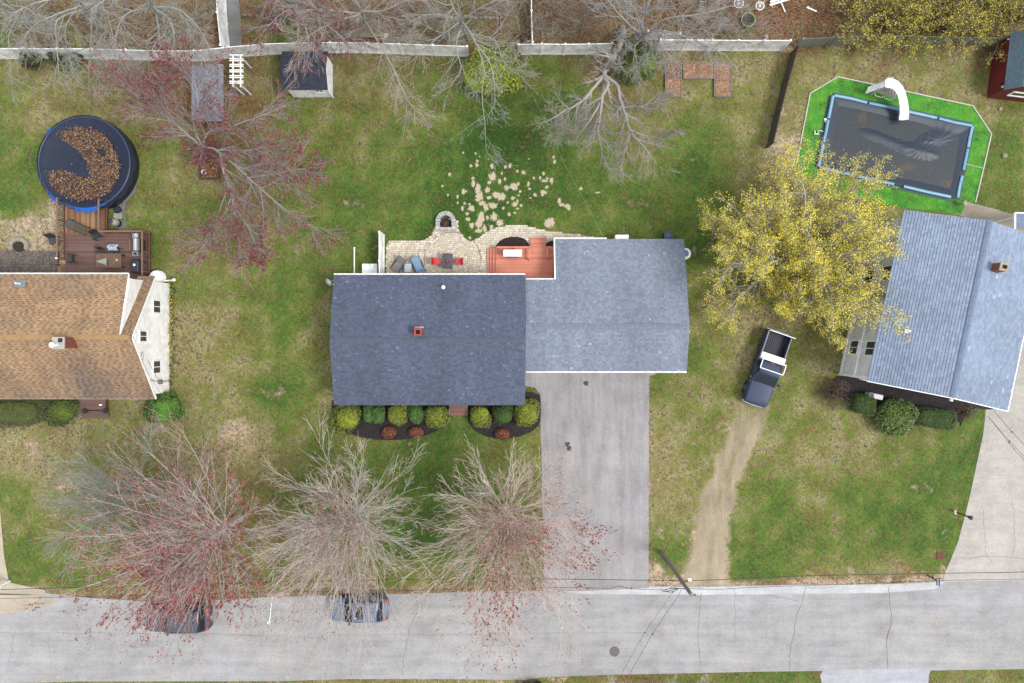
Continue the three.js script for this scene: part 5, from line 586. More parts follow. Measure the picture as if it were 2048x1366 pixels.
{
  const y = .6, h = thing('deck', 'brown wooden deck with railings joining the round pool and house', 'deck', [-29.7, 0, -7]); const x0 = -32.8, x1 = -26.6, z0 = -7.97, z1 = -4.2, xu = -29.75, zu = -10.35; reseed(19);
  for (let z = z0 + .07, k = 0; z < z1; z += .145, k++) partW(h, 'board', [box(x1 - x0, .035, .137, (x0 + x1) / 2, y - .018 + rr(-.002, .002), z)], deckBrown[Math.floor(rnd() * 3)]);
  for (let x = x0 + .07; x < xu; x += .145) partW(h, 'board', [box(.137, .035, z0 - zu - .01, x, y - .018 + rr(-.002, .002), (z0 + zu) / 2)], deckTan[Math.floor(rnd() * 3)]);
  partW(h, 'frame', [box(x1 - x0 - .04, .2, .05, (x0 + x1) / 2, y - .14, z0 + .03), box(.05, .2, z1 - z0, x1 - .04, y - .14, (z0 + z1) / 2), box(.05, .2, z1 - zu, x0 + .04, y - .14, (zu + z1) / 2), box(.05, .2, z0 - zu, xu - .04, y - .14, (zu + z0) / 2)], balM);
  railing(h, [x0, zu], [x0, -6.0], y, .95, { posts: [0, .35, .7, 1] }); railing(h, [xu - .05, zu + .1], [xu - .05, z0], y, .95, { posts: [0, 1] }); railing(h, [xu - .05, z0 + .03], [x1 - .06, z0 + .03], y, .95, { posts: [.33, .66, 1] }); railing(h, [x1 - .06, z0 + .03], [x1 - .06, -4.35], y, .95, { posts: [.4, .8] });
  for (let k = 0; k < 3; k++) partW(h, 'step', [box(.3, .04, 1.15, x0 - .12 - k * .28, y - .15 * (k + 1), -5.0)], deckTan[k]); partW(h, 'stair_rail', [beam([x0 - .75, .75, -5.68], [x0, 1.25, -5.7], .07, .07), box(.08, .8, .08, x0 - .75, .4, -5.68)], railWood);
  const lp = partW(h, 'post_light', [cyl(.07, .05, .1, x0, y + 1.03, -6.0, 12)], white);
  const wr = thing('rope_wreath', 'round rope wreath hanging on the deck railing', 'wreath', [x0 + .05, y + .96, -8.3]); part(wr, 'ring', [torus(.15, .02, 0, .02, 0, 28)], M(tone(180, 150, 130), .9)); part(wr, 'bow', [box(.05, .05, .12, .12, .04, .05)], M(tone(150, 110, 100), .9));
  // furniture
  const lo = thing('lounge_chair', 'dark bronze sling lounge chair on the tan upper deck', 'chair', (() => { const p = W(154, 454, y + .35); return [p.x, y, p.z]; })(), -.42), fr = M(tone(52, 46, 44), .5), sl = M(tone(96, 84, 66), .9, { grain: T.wood, size: .3 }); part(lo, 'side_rail', [box(1.5, .05, .05, 0, .34, -.3)], fr); part(lo, 'side_rail', [box(1.5, .05, .05, 0, .34, .3)], fr); part(lo, 'seat', [box(1.0, .03, .56, .24, .35, 0)], sl); part(lo, 'backrest', [box(.6, .03, .56, -.48, .45, 0, 0, 0, -.4)], fr); for (const a of [-.65, .65]) for (const b of [-.3, .3]) part(lo, 'leg', [box(.05, .34, .05, a, .17, b)], fr);
  const chair = (px, py, ry, l, c, hh = y) => { const p = W(px, py, hh + .4), t = thing('patio_chair', l, 'chair', [p.x, hh, p.z], ry), m = M(c, .8), f = M(tone(44, 40, 40), .5); part(t, 'seat', [rbox(.52, .05, .5, .02, 0, .42, 0)], m); part(t, 'backrest', [rbox(.5, .55, .05, .02, 0, .7, -.27, 0, -.22)], m); for (const s of [-1, 1]) { part(t, 'armrest', [rbox(.05, .04, .5, .015, s * .28, .62, -.02)], f); for (const q of [-1, 1]) part(t, 'leg', [box(.035, q > 0 ? .6 : .44, .035, s * .27, q > 0 ? .3 : .22, q * .22)], f); } return t; };
  chair(194, 471, .5, 'black sling chair turned on the lower deck', tone(50, 54, 60)); chair(143, 517, -1.57, 'brown sling chair against the deck railing', tone(92, 80, 76)); chair(203, 504, 0, 'dark chair pushed in under the brown deck table', tone(70, 58, 58));
  const cl = chair(233, 503, 0, 'deck chair with a pale blue cloth thrown over its back', tone(66, 60, 60)); { const s = new Soup(); for (let i = 0; i < 10; i++) for (let j = 0; j < 6; j++) { const f = (a, b) => V(-.36 + a * .072, .98 + .05 * Math.sin(a * 1.7 + b) - .03 * Math.abs(b - 3) ** 1.5, -.45 + b * .07 + .03 * Math.sin(a * 2.1)); s.quad(f(i, j), f(i, j + 1), f(i + 1, j + 1), f(i + 1, j), [.32, .38, .48]); } s.mesh('cloth', VC(.9), cl); }
  const tb = (() => { const p = W(217, 521, y + .72); return [p.x, y, p.z]; })(), t = thing('deck_table', 'brown rectangular table on the lower deck holding a folded umbrella', 'table', tb), tm = M(tone(132, 98, 76), .6, { grain: T.stain, size: .6 }); part(t, 'top', [rbox(1.86, .05, 1.05, .02, 0, .72, 0)], tm); part(t, 'edge', [box(1.78, .07, .97, 0, .66, 0)], fr); for (const a of [-.8, .8]) for (const b of [-.42, .42]) part(t, 'leg', [box(.07, .66, .07, a, .33, b)], fr);
  const um = thing('folded_umbrella', 'folded pale green patio umbrella lying on the deck table', 'umbrella', [tb[0] - .42, y + .75, tb[2] + .08]), ug = M(tone(206, 216, 202), .85); const us = new Soup(); for (let i = 0; i < 10; i++) { const f = (k, e) => { const a = k / 10 * Math.PI, r = e ? .26 : .05; return V(e ? .36 : -.38, Math.sin(a) * r * (e ? .45 : .8) + (k % 2 ? .015 : 0), Math.cos(a) * r); }; us.quad(f(i, 0), f(i + 1, 0), f(i + 1, 1), f(i, 1), [1, 1, 1]); } us.mesh('canopy', ug, um); part(um, 'tip', [cyl(.03, .015, .14, -.44, .03, 0, 8, 0, Math.PI / 2)], M(tone(150, 120, 100), .6));
  const nt = thing('paddle', 'small wooden paddle with round white head on the deck table', 'paddle', [tb[0] + .45, y + .75, tb[2] + .12], .72); part(nt, 'handle', [cyl(.014, .014, .62, -.12, .02, 0, 8, 0, Math.PI / 2)], M(tone(214, 176, 150), .7)); part(nt, 'head', [cyl(.085, .085, .02, .24, .02, 0, 18)], M(tone(226, 210, 196), .7));
  const gp = (() => { const p = W(269, 489, y + .95); return [p.x, y, p.z]; })(), g = thing('gas_grill', 'stainless gas grill with pale lid along the deck railing', 'grill', gp); part(g, 'cabinet', [rbox(.5, .75, .8, .02, .05, .4, 0)], blackM); part(g, 'lid', [clean(new THREE.CylinderGeometry(.29, .29, .86, 20, 1, false, 0, Math.PI)).rotateX(Math.PI / 2).rotateZ(0).translate(0, .82, 0).scale(1, 1, 1)], M(tone(214, 218, 224), .28, { metalness: .6 })); part(g, 'side_shelf', [rbox(.46, .04, .38, .01, 0, .84, -.66)], steel); part(g, 'side_shelf', [rbox(.46, .04, .34, .01, 0, .84, .64)], steel); part(g, 'side_burner', [cyl(.1, .1, .03, 0, .875, .64, 16)], blackM); part(g, 'handle', [bar([-.36, .95, -.36], [-.36, .95, .36], .018)], steel); part(g, 'pan', [cyl(.13, .15, .08, .1, .9, -.66, 16)], M(tone(220, 222, 226), .4)); for (const z of [-.35, .35]) part(g, 'wheel', [cyl(.09, .09, .05, .05, .09, z, 14, Math.PI / 2)], blackM);
  const sp = (() => { const p = W(272, 533, y + .9); return [p.x, y, p.z]; })(), s = thing('smoker_grill', 'black covered smoker with a white dial near the house corner', 'grill', sp); part(s, 'body', [rbox(.66, .5, 1.0, .12, 0, .72, 0)], M(tone(36, 42, 54), .55)); part(s, 'lid', [rbox(.6, .25, .92, .12, 0, 1.0, 0)], M(tone(36, 42, 54), .5)); part(s, 'dial', [cyl(.085, .085, .02, 0, 1.135, -.1, 18)], white); for (const a of [-.25, .25]) for (const b of [-.4, .4]) part(s, 'leg', [box(.05, .5, .05, a, .25, b)], blackM); const bg = thing('plastic_bag', 'small grey plastic bag hanging beside the black smoker', 'bag', [sp[0] - .45, y, sp[2] - .35]); part(bg, 'bag', [ball(.16, 0, .3, 0, .8, 1.3, .9, 12)], M(tone(140, 150, 176), .5)); part(bg, 'knot', [cyl(.05, .02, .12, 0, .55, 0, 8)], M(tone(140, 150, 176), .5));
}
{ // things round the west house
  const b = thing('water_barrel', 'white barrel standing at the rear corner of the white gable', 'barrel', (() => { const p = W(312, 553, .8); return [p.x, 0, p.z]; })()); part(b, 'body', [lathe([[0, 0], [.38, 0], [.43, .15], [.45, .5], [.43, .85], [.38, .98], [0, 1.0]], 24)], M(new THREE.Color(.78, .78, .76), .5)); part(b, 'band', [torus(.45, .018, 0, .34, 0, 28)], white); part(b, 'band', [torus(.45, .018, 0, .68, 0, 28)], white);
  const sp = thing('downspout', 'white downspout elbow pointing away from the gable corner', 'pipe', W(345, 560)); part(sp, 'pipe', [beam([-.85, .12, .1], [.1, .1, .02], .1, .08)], white); part(sp, 'outlet', [box(.22, .1, .2, .14, .08, 0, .2)], white);
  const gc = thing('covered_chair', 'dark grey lawn chair outside the deck railing', 'chair', W(113, 482), .2); part(gc, 'seat', [rbox(.6, .06, .55, .02, 0, .4, 0)], M(tone(84, 86, 96), .8)); part(gc, 'backrest', [rbox(.6, .6, .06, .02, 0, .7, -.3, 0, -.3)], M(tone(64, 66, 76), .8)); for (const a of [-.26, .26]) for (const q of [-.24, .24]) part(gc, 'leg', [box(.04, .4, .04, a, .2, q)], blackM);
  const fp = thing('fire_pit', 'ring of rough grey stones round ashes beside the west patio', 'fire pit', W(40, 489)); reseed(20); for (let k = 0; k < 9; k++) { const a = Math.PI * (.92 + k / 8 * 1.16), g = new THREE.IcosahedronGeometry(.2, 1), p = g.attributes.position; for (let i = 0; i < p.count; i++) { const s = 1 + .18 * ns(NA, p.getX(i) * 300 + k * 40, p.getZ(i) * 300 + p.getY(i) * 90); p.setXYZ(i, p.getX(i) * s * 1.15, p.getY(i) * s * .8, p.getZ(i) * s * .85); } g.computeVertexNormals(); part(fp, 'stone', [g.rotateY(-a + 1.57).translate(Math.cos(a) * .6, .13, Math.sin(a) * .52 + .12)], M(tone(190 + rr(-14, 14), 184, 168), .95)); } part(fp, 'ash', [cyl(.5, .46, .05, 0, .03, .1, 24)], M(tone(70, 60, 58), 1, { grain: T.stain, size: .3 })); for (let k = 0; k < 6; k++) { const a = rr(0, 3.1); part(fp, 'log', [bar([Math.cos(a) * .32, .09 + k * .012, Math.sin(a) * .25 + .1], [-Math.cos(a) * .3, .09 + k * .012, -Math.sin(a) * .26 + .1], .03)], M(tone(90, 70, 60), 1)); }
  const po = thing('porch', 'small brown wooden front porch of the tan roofed house', 'porch', W(192, 814)); for (let k = 0; k < 10; k++) part(po, 'board', [box(1.95, .04, .135, 0, .45, -1.2 + k * .142)], deckBrown[k % 3]); part(po, 'step', [box(1.95, .04, .3, .03, .3, .4)], deckBrown[0]); part(po, 'step', [box(1.98, .04, .3, .05, .15, .66)], deckBrown[1]); part(po, 'frame', [box(1.9, .4, 1.35, 0, .22, -.5)], balM); part(po, 'mat', [box(.2, .02, .1, .62, .48, -.2)], white);
  for (const [a, b, l] of [[169, 822, 'dark pot on the porch step beside the clipped shrub'], [210, 822, 'dark pot on the open side of the porch step']]) { const p = W(a, b, .6), pt = thing('flower_pot', l, 'pot', [p.x, .32, p.z]); part(pt, 'pot', [lathe([[.0, 0], [.13, 0], [.19, .28], [.2, .3], [.16, .3], [.14, .24], [0, .24]], 18)], M(tone(58, 56, 66), .6)); part(pt, 'soil', [cyl(.15, .15, .02, 0, .25, 0, 16)], M(tone(60, 50, 46), 1)); part(pt, 'twig', [bar([0, .25, 0], [.05, .5, .03], .01)], M(tone(190, 170, 160), .9)); }
  const cp = thing('compost_pile', 'timber edged compost heap of orange leaves under the maple', 'compost', W(420, 335)); for (const [x, z, w, d] of [[-.7, 0, .12, 1.7], [0, .82, 1.4, .12], [.7, 0, .12, 1.7]]) part(cp, 'timber', [box(w, .22, d, x, .11, z)], darkWood); { const s = new Soup(); reseed(26); for (let k = 0; k < 900; k++) { const x = rr(-.62, .62), z = rr(-.8, .75), d = dirR(); s.leaf(x, .08 + rr(0, .14), z, rr(.1, .22), rr(.07, .14), d[0], d[1] * .3, d[2], rr(-.5, .5), 1, rr(-.5, .5), vary([tone(190, 130, 80), tone(140, 84, 56), tone(110, 62, 46), tone(206, 160, 112)][k % 4], .25)); } s.mesh('leaf_heap', VC(.95), cp, { kind: 'stuff' }); }
  const bk = thing('bucket', 'white bucket standing by the compost heap', 'bucket', W(411, 346)); part(bk, 'body', [lathe([[0, 0], [.14, 0], [.19, .34], [.175, .34], [.13, .02], [0, .02]], 20)], white); part(bk, 'handle', [torus(.17, .008, 0, .36, 0, 24, 5)], steel);
  const mb = thing('mailbox', 'white mailbox on a post at the edge of the sandy drive', 'mailbox', W(20, 1162)); part(mb, 'post', [box(.1, 1.1, .1, 0, .55, 0)], white); part(mb, 'box', [rbox(.24, .24, .5, .06, 0, 1.2, .08)], white);
}

// ================= MAIN PATIO, DECK AND FURNITURE =================
{
  const t = thing('fire_pit', 'horseshoe fire pit of pale grey blocks on the paver patio', 'fire pit', W(892, 447)), bm = [tone(214, 214, 214), tone(200, 200, 202), tone(224, 222, 220)].map((c) => M(c, .92, { grain: T.stain, size: .4 })); reseed(27);
  for (let k = 0; k < 9; k++) { const a0 = Math.PI + Math.PI * k / 9 + .02, a1 = Math.PI + Math.PI * (k + 1) / 9 - .02, q = (r, a) => [Math.cos(a) * r, Math.sin(a) * r * 1.05 - .1]; part(t, 'block', [prism([q(.44, a0), q(.74, a0), q(.74, (a0 + a1) / 2), q(.74, a1), q(.44, a1)], 0, .36 + rr(-.006, .006), .012)], bm[k % 3]); }
  for (const s of [-1, 1]) for (let k = 0; k < 2; k++) part(t, 'block', [rbox(.3, .36, .3, .015, s * .59, .18, .06 + k * .31)], bm[(k + 1) % 3]); for (let k = 0; k < 3; k++) part(t, 'block', [rbox(.275, .3, .22, .015, -.28 + k * .28, .15, .42)], bm[k % 3]);
  part(t, 'ash_bed', [cyl(.44, .44, .04, 0, .03, .05, 24)], M(tone(62, 44, 44), 1, { grain: T.stain, size: .2 })); for (let k = 0; k < 14; k++) { const a = rr(0, 3.14), x = rr(-.2, .2), z = rr(-.2, .25); part(t, 'stick', [bar([x + Math.cos(a) * .18, .08 + k * .008, z + Math.sin(a) * .18], [x - Math.cos(a) * .18, .08 + k * .008, z - Math.sin(a) * .18], .014)], M(tone(140 + rr(-30, 20), 96, 90), 1)); }
}
{
  const y = .55, x0 = -1.24, x1 = 3.02, z0 = -6.92, zs = -4.2, h = thing('deck', 'salmon red painted wooden deck between the patio and garage wing', 'deck', [1, 0, -5.8]), dm = [0, 1, 2].map((k) => M(tone(238 + k * 5, 146 + k * 4, 118 + k * 4), .62, { grain: T.wood, size: 1.5 })), rm = M(tone(242, 148, 122), .6, { grain: T.wood });
  reseed(28); const xa = W(992, 500, y).x; for (let z = z0 + .07; z < zs; z += .145) partW(h, 'board', [box(x1 - xa, .035, .138, (x1 + xa) / 2, y - .018 + rr(-.002, .002), z)], dm[Math.floor(rnd() * 3)]);
  partW(h, 'skirt', [box(x1 - xa, y - .05, .04, (x1 + xa) / 2, (y - .05) / 2, z0 + .02), box(.04, y - .05, zs - z0, xa + .02, (y - .05) / 2, (z0 + zs) / 2)], rm);
  for (let k = 0; k < 3; k++) { const hy = y - .14 * (k + 1); partW(h, 'step', [box(.25, .045, zs - z0 - .05, xa - .12 - k * .21, hy, (z0 + zs) / 2)], dm[k]); partW(h, 'riser', [box(.03, .14, zs - z0 - .1, xa - .02 - k * .21, hy + .05, (z0 + zs) / 2)], rm); }
  const sx0 = W(1061, 500, y).x, sx1 = W(1092, 500, y).x; for (let k = 0; k < 3; k++) { partW(h, 'step', [box(sx1 - sx0, .045, .3, (sx0 + sx1) / 2, y - .14 * (k + 1), z0 - .14 - k * .25)], dm[k]); partW(h, 'riser', [box(sx1 - sx0, .14, .03, (sx0 + sx1) / 2, y - .14 * (k + 1) + .06, z0 - .01 - k * .25)], rm); }
  const rl = (a, b, hh = .45) => partW(h, 'bench_rail', [beam(V(a[0], y + hh, a[1]), V(b[0], y + hh, b[1]), .14, .05)], rm), ps = (x, z, hh = .45) => partW(h, 'post', [box(.1, hh + .1, .1, x, y + hh / 2, z)], rm);
  rl([xa + .1, z0 + .05], [sx0 - .02, z0 + .05]); rl([sx0 - .07, z0 + .05], [sx0 - .07, z0 + .95]); rl([sx1 + .07, z0 + .05], [sx1 + .07, z0 + .85]); rl([sx1 + .07, z0 + .05], [x1 - .05, z0 + .05]); for (const [x, z] of [[xa + .12, z0 + .05], [sx0 - .07, z0 + .05], [sx0 - .07, z0 + .92], [sx1 + .07, z0 + .05], [sx1 + .07, z0 + .82], [(xa + sx0) / 2, z0 + .05]]) ps(x, z);
  const gp = W(1025, 506, y + .95), g = thing('gas_grill', 'gas grill with a plain white lid on the salmon red deck', 'grill', [gp.x, y, gp.z]); part(g, 'cabinet', [rbox(.8, .7, .45, .02, 0, .4, 0)], M(tone(70, 70, 78), .5)); part(g, 'lid', [rbox(1.34, .2, .5, .05, 0, .86, 0)], M(new THREE.Color(.78, .78, .78), .35)); part(g, 'handle', [bar([-.25, .88, .32], [.25, .88, .32], .018), bar([-.25, .88, .25], [-.25, .88, .33], .015), bar([.25, .88, .25], [.25, .88, .33], .015)], M(tone(150, 150, 170), .3, { metalness: .6 })); part(g, 'control_panel', [rbox(.8, .12, .06, .02, 0, .72, .25)], M(tone(120, 120, 140), .4)); for (const x of [-.34, .34]) part(g, 'wheel', [cyl(.08, .08, .05, x, .08, .15, 14, 0, Math.PI / 2)], blackM);
}
{
  const fr = M(tone(46, 48, 54), .45), ln = (px, py, ry, c, l, stripe) => { const p = W(px, py, .35), t = thing('sling_chair', l, 'chair', [p.x, .03, p.z], ry), m = M(c, .85, { grain: T.wood, size: .25 }); part(t, 'seat', [box(.6, .03, .62, 0, .36, .24, 0, .06)], m); part(t, 'backrest', [box(.6, .03, .62, 0, .56, -.33, 0, .62)], m); if (stripe) part(t, 'headrest', [box(.56, .05, .16, 0, .36, .46)], M(tone(120, 168, 216), .8)); for (const s of [-1, 1]) { part(t, 'side_frame', [tube([[s * .33, .02, .55], [s * .33, .36, .54], [s * .33, .38, .1], [s * .33, .5, -.2], [s * .33, .82, -.64]], .022, 6)], fr); part(t, 'armrest', [rbox(.06, .03, .55, .012, s * .36, .56, .08)], fr); part(t, 'leg', [bar([s * .33, .0, -.3], [s * .33, .56, .1], .018)], fr); } return t; };
  ln(798, 529, -.62, tone(158, 150, 150), 'grey sling chair on the patio beside the white side table'); ln(836, 530, .38, tone(148, 186, 224), 'pale blue sling chair on the patio beside the white side table', true);
  const st = thing('side_table', 'small white square side table between the two sling chairs', 'table', (() => { const p = W(816, 536, .45); return [p.x, .03, p.z]; })()), wt = M(tone(224, 236, 244), .5); part(st, 'top', [rbox(.52, .04, .62, .02, 0, .45, 0)], wt); for (const a of [-.2, .2]) for (const b of [-.24, .24]) part(st, 'leg', [box(.04, .43, .04, a, .215, b)], wt);
  const dt = thing('dining_table', 'slatted dark grey patio table with rounded end between red chairs', 'table', (() => { const p = W(895, 522, .72); return [p.x, .03, p.z]; })()), gm = M(tone(76, 84, 96), .6, { grain: T.woodV }); for (let k = 0; k < 7; k++) { const x = -.33 + k * .11, L = 1.16 - Math.abs(k - 3) * .035; part(dt, 'slat', [rbox(.098, .03, L, .008, x, .72, .0)], gm); } part(dt, 'frame', [box(.7, .05, .06, 0, .68, -.5), box(.7, .05, .06, 0, .68, .5)], fr); for (const a of [-.28, .28]) for (const b of [-.46, .46]) part(dt, 'leg', [box(.06, .66, .06, a, .33, b)], fr);
  const tp = dt.position, um = thing('table_ornament', 'glossy red closed canopy ornament at the middle of the patio table', 'ornament', [tp.x, .03 + .735, tp.z + .02]); part(um, 'dome', [lathe([[0, .16], [.06, .15], [.13, .09], [.16, .0], [0, 0]], 20)], M(tone(214, 30, 50), .25, { clearcoat: .8 })); part(um, 'finial', [ball(.03, 0, .18, 0)], M(tone(214, 60, 70), .3)); for (let k = 0; k < 6; k++) part(um, 'rib', [bar([0, .165, 0], [Math.cos(k * 1.047) * .15, .03, Math.sin(k * 1.047) * .15], .008)], M(tone(230, 90, 100), .4));
  for (const [px, s, l] of [[872, 1, 'red patio chair facing the table from the lounge side'], [919, -1, 'red patio chair facing the table from the deck side']]) { const p = W(px, 523, .45), t = thing('red_chair', l, 'chair', [p.x, .03, p.z], s > 0 ? Math.PI / 2 : -Math.PI / 2), rm = M(tone(236, 40, 50), .45), r2 = M(tone(246, 64, 68), .45); part(t, 'seat', [rbox(.48, .05, .46, .02, 0, .44, .05)], r2); part(t, 'backrest', [rbox(.5, .5, .05, .02, 0, .72, -.24, 0, -.18)], rm); for (const a of [-.21, .21]) for (const b of [-.2, .22]) part(t, 'leg', [bar([a * 1.15, 0, b * 1.15], [a, .43, b], .018)], M(tone(90, 26, 30), .5)); }
}
{ // small fittings round the main house
  const sd = W(656, 565, 2.9), d = thing('satellite_dish', 'grey satellite dish on an arm at the house corner', 'satellite dish', [-12.2, 2.2, -4.35]), dm = M(tone(206, 220, 228), .4); const bowl = clean(new THREE.SphereGeometry(.62, 20, 8, 0, Math.PI * 2, 0, .52)).scale(1, 1, .86); bowl.translate(0, -.58, 0).rotateX(.5).rotateZ(.75); part(d, 'dish', [bowl.translate(sd.x + 12.2, sd.y - 2.2, sd.z + 4.35)], dm); part(d, 'arm', [bar([sd.x + 12.25, sd.y - 2.25, sd.z + 4.35], [-.22, .5, -.05], .03)], steel); part(d, 'feed_horn', [bar([sd.x + 12.2, sd.y - 2.2, sd.z + 4.5], [sd.x + 12.62, sd.y - 1.9, sd.z + 4.5], .015), box(.12, .08, .08, sd.x + 12.65, sd.y - 1.87, sd.z + 4.5)], steel); part(d, 'mount', [box(.08, .5, .1, -.1, .4, 0)], steel);
  const pb = thing('propane_box', 'white rectangular utility box against the rear garage wall', 'utility box', W(1240, 476, .0)); part(pb, 'body', [rbox(.92, .9, .35, .03, 0, .45, .1)], vinyl); part(pb, 'lid', [rbox(.96, .05, .4, .02, 0, .92, .1)], vinyl);
  const bn = thing('rubbish_bin', 'blue wheeled rubbish bin behind the garage', 'bin', (() => { const p = W(1336, 471, .9); return [p.x, 0, p.z]; })()); const bb = M(tone(56, 84, 116), .5); part(bn, 'body', [rbox(.52, .85, .5, .04, 0, .48, 0)], bb); part(bn, 'lid', [rbox(.58, .07, .58, .03, 0, .94, 0)], bb); part(bn, 'handle', [bar([-.2, .95, .3], [.2, .95, .3], .018)], bb); part(bn, 'vent_slot', [box(.16, .012, .025, 0, .982, -.05), box(.16, .012, .025, 0, .982, .05)], M(tone(150, 176, 200), .5), { kind: 'stuff' }); for (const x of [-.2, .2]) part(bn, 'wheel', [cyl(.09, .09, .05, x, .09, .24, 14, 0, Math.PI / 2)], blackM);
  const tk = thing('round_tank', 'round white water tank with a blue lid beside the garage', 'tank', (() => { const p = W(1371, 507, .85); return [p.x, 0, p.z]; })()); part(tk, 'body', [lathe([[0, 0], [.4, 0], [.42, .1], [.42, .8], [.38, .85], [0, .86]], 28)], white); part(tk, 'lid', [cyl(.25, .25, .05, -.02, .885, -.01, 24)], M(tone(120, 160, 220), .4));
  const fs = thing('front_steps', 'brown composite front steps between the two shrub beds', 'steps', W(917, 826)); for (let k = 0; k < 4; k++) { part(fs, 'tread', [rbox(1.28, .05, .27, .01, 0, .48 - k * .13, -.72 + k * .25)], M(tone(138 + k * 6, 100 + k * 5, 88 + k * 4), .8, { grain: T.wood })); part(fs, 'riser', [box(1.24, .13, .03, 0, .4 - k * .13, -.6 + k * .25)], balM); } part(fs, 'landing', [box(1.28, .05, .8, 0, .61, -1.25)], M(tone(140, 102, 92), .8, { grain: T.wood })); for (const x of [-.66, .66]) part(fs, 'side', [box(.05, .3, 1.1, x, .15, -.4)], M(tone(170, 168, 160), .8));
}

// ================= EAST POOL YARD =================
{
  const turfPoly = [[1588, 350], [1600, 290], [1620, 187], [1675, 154], [1945, 212], [1982, 268], [1966, 338], [1950, 405], [1935, 404], [1922, 428], [1800, 415], [1590, 380]]; T.turf = tex(512, 512, (x, y, o) => { const n = 1 + .2 * ns(NC, x, y) + .13 * ns(NA, x, y) + .08 * ns(NM, x, y); o[0] = .056 * n * (1 + .12 * ns(NB, x, y)); o[1] = .215 * n; o[2] = .018 * n; });
  struct('artificial_turf', sheet(outline(turfPoly), .012), new THREE.MeshStandardMaterial({ roughness: .95, map: scaled(T.turf, 4), bumpMap: scaled(T.bump, .6), bumpScale: .02 }));
  const ed = thing('turf_edging', 'thin white edging strip round the artificial turf', 'edging', W(1790, 180)); const line = [[1588, 350], [1600, 290], [1620, 187], [1675, 154], [1945, 212], [1982, 268], [1966, 338], [1950, 405]]; for (let k = 0; k < line.length - 1; k++) { const a = W(...line[k]), b = W(...line[k + 1]); a.y = b.y = .04; partW(ed, 'strip', [beam(a, b, .075, .07)], M(tone(244, 236, 226), .7)); } { const a = W(1930, 328), b = W(1966, 337); a.y = b.y = .035; partW(ed, 'strip', [beam(a, b, .05, .05)], M(tone(210, 226, 200), .7)); }
  const C = [[1664, 192], [1942, 253], [1912, 398], [1635, 336]].map(([a, b]) => W(a, b)), p = thing('swimming_pool', 'rectangular in ground pool under a wrinkled navy winter cover', 'pool', C[0].clone().add(C[2]).multiplyScalar(.5)); p.position.y = 0;
  const at = (u, v, y) => { const q = C[0].clone().multiplyScalar((1 - u) * (1 - v)).addScaledVector(C[1], u * (1 - v)).addScaledVector(C[2], u * v).addScaledVector(C[3], (1 - u) * v); q.y = y; return q; };
  const NU = 120, NV = 64, pos = [], idx = []; for (let j = 0; j <= NV; j++) for (let i = 0; i <= NU; i++) { const u = i / NU, v = j / NV, e = Math.min(u * 10.6, (1 - u) * 10.6, v * 5.6, (1 - v) * 5.6); const knots = [[.47, .47], [.68, .46], [.8, .3]]; let y = .15 - .12 * sstep(0, .9, e); const ridge = Math.exp(-(((v - .44 + .05 * Math.sin(u * 7)) / .075) ** 2)) * sstep(.16, .36, u) * (1 - sstep(.72, .86, u)); y += .13 * ridge; y += .10 * Math.exp(-(((v - .26 - (u - .78) * -.9) / .12) ** 2)) * Math.exp(-(((u - .74) / .13) ** 2)); for (const [a, b] of knots) { const dx = (u - a) * 10.6, dy = (v - b) * 5.6, r = Math.hypot(dx, dy); y += .014 * Math.sin(Math.atan2(dy, dx) * 13 + a * 9) * Math.exp(-((r - .5) ** 2) / .5) * sstep(.05, .3, r); } y += .008 * ns(NA, u * 160, v * 90) * sstep(.1, .6, e); const q = at(u, v, Math.max(.02, y)); pos.push(q.x - p.position.x, q.y, q.z - p.position.z); }
  for (let j = 0; j < NV; j++) for (let i = 0; i < NU; i++) { const a = j * (NU + 1) + i; idx.push(a, a + NU + 1, a + 1, a + 1, a + NU + 1, a + NU + 2); } const g = new THREE.BufferGeometry(); g.setAttribute('position', new THREE.Float32BufferAttribute(pos, 3)); g.setIndex(idx); g.computeVertexNormals();
  part(p, 'cover', [g], new THREE.MeshPhysicalMaterial({ color: tone(50, 63, 84), roughness: .45, specularIntensity: .7 }));
  T.silt = tex(512, 512, (x, y, o) => { const n = ns(NA, x * .6 + 20, y * .6), m = sstep(.6, 1.8, n), f = 1 + .12 * ns(NC, x, y); o[0] = mixn(.019, .05, m) * f; o[1] = mixn(.025, .034, m) * f; o[2] = mixn(.031, .022, m) * f; });
  const a = at(.04, .07, .062), b = at(.965, .07, .062), c = at(.965, .93, .062), d = at(.04, .93, .062); partW(p, 'standing_water', [quadG(a, d, c, b)], new THREE.MeshPhysicalMaterial({ map: scaled(T.silt, 6), roughness: .25, bumpMap: scaled(T.bump, 3), bumpScale: .004 }));
  const bag = M(tone(128, 194, 230), .4), bag2 = M(tone(150, 208, 238), .4); const side = (A, B, n) => { for (let k = 0; k < n; k++) { const q = A.clone().lerp(B, (k + .03) / n), r = A.clone().lerp(B, (k + .97) / n); q.y = r.y = .2; const mid = q.clone().lerp(r, .5); mid.add(V(rr(-.05, .05), 0, rr(-.05, .05))); const t = tube([q, q.clone().lerp(mid, .5), mid, mid.clone().lerp(r, .5), r], .115, 10, 16); t.translate(0, -.2, 0); t.scale(1, .6, 1); t.translate(0, .19, 0); partW(p, 'water_tube', [t], k % 2 ? bag : bag2); } };
  reseed(29); side(C[0], C[1], 4); side(C[1].clone().lerp(C[2], .0), C[1].clone().lerp(C[2], .62), 2); side(C[1].clone().lerp(C[2], .68), C[2], 1); side(C[3].clone().lerp(C[2], .0), C[3].clone().lerp(C[2], .55), 2); side(C[3].clone().lerp(C[2], .6), C[2].clone().lerp(C[3], .04), 1); side(C[0], C[3], 3);
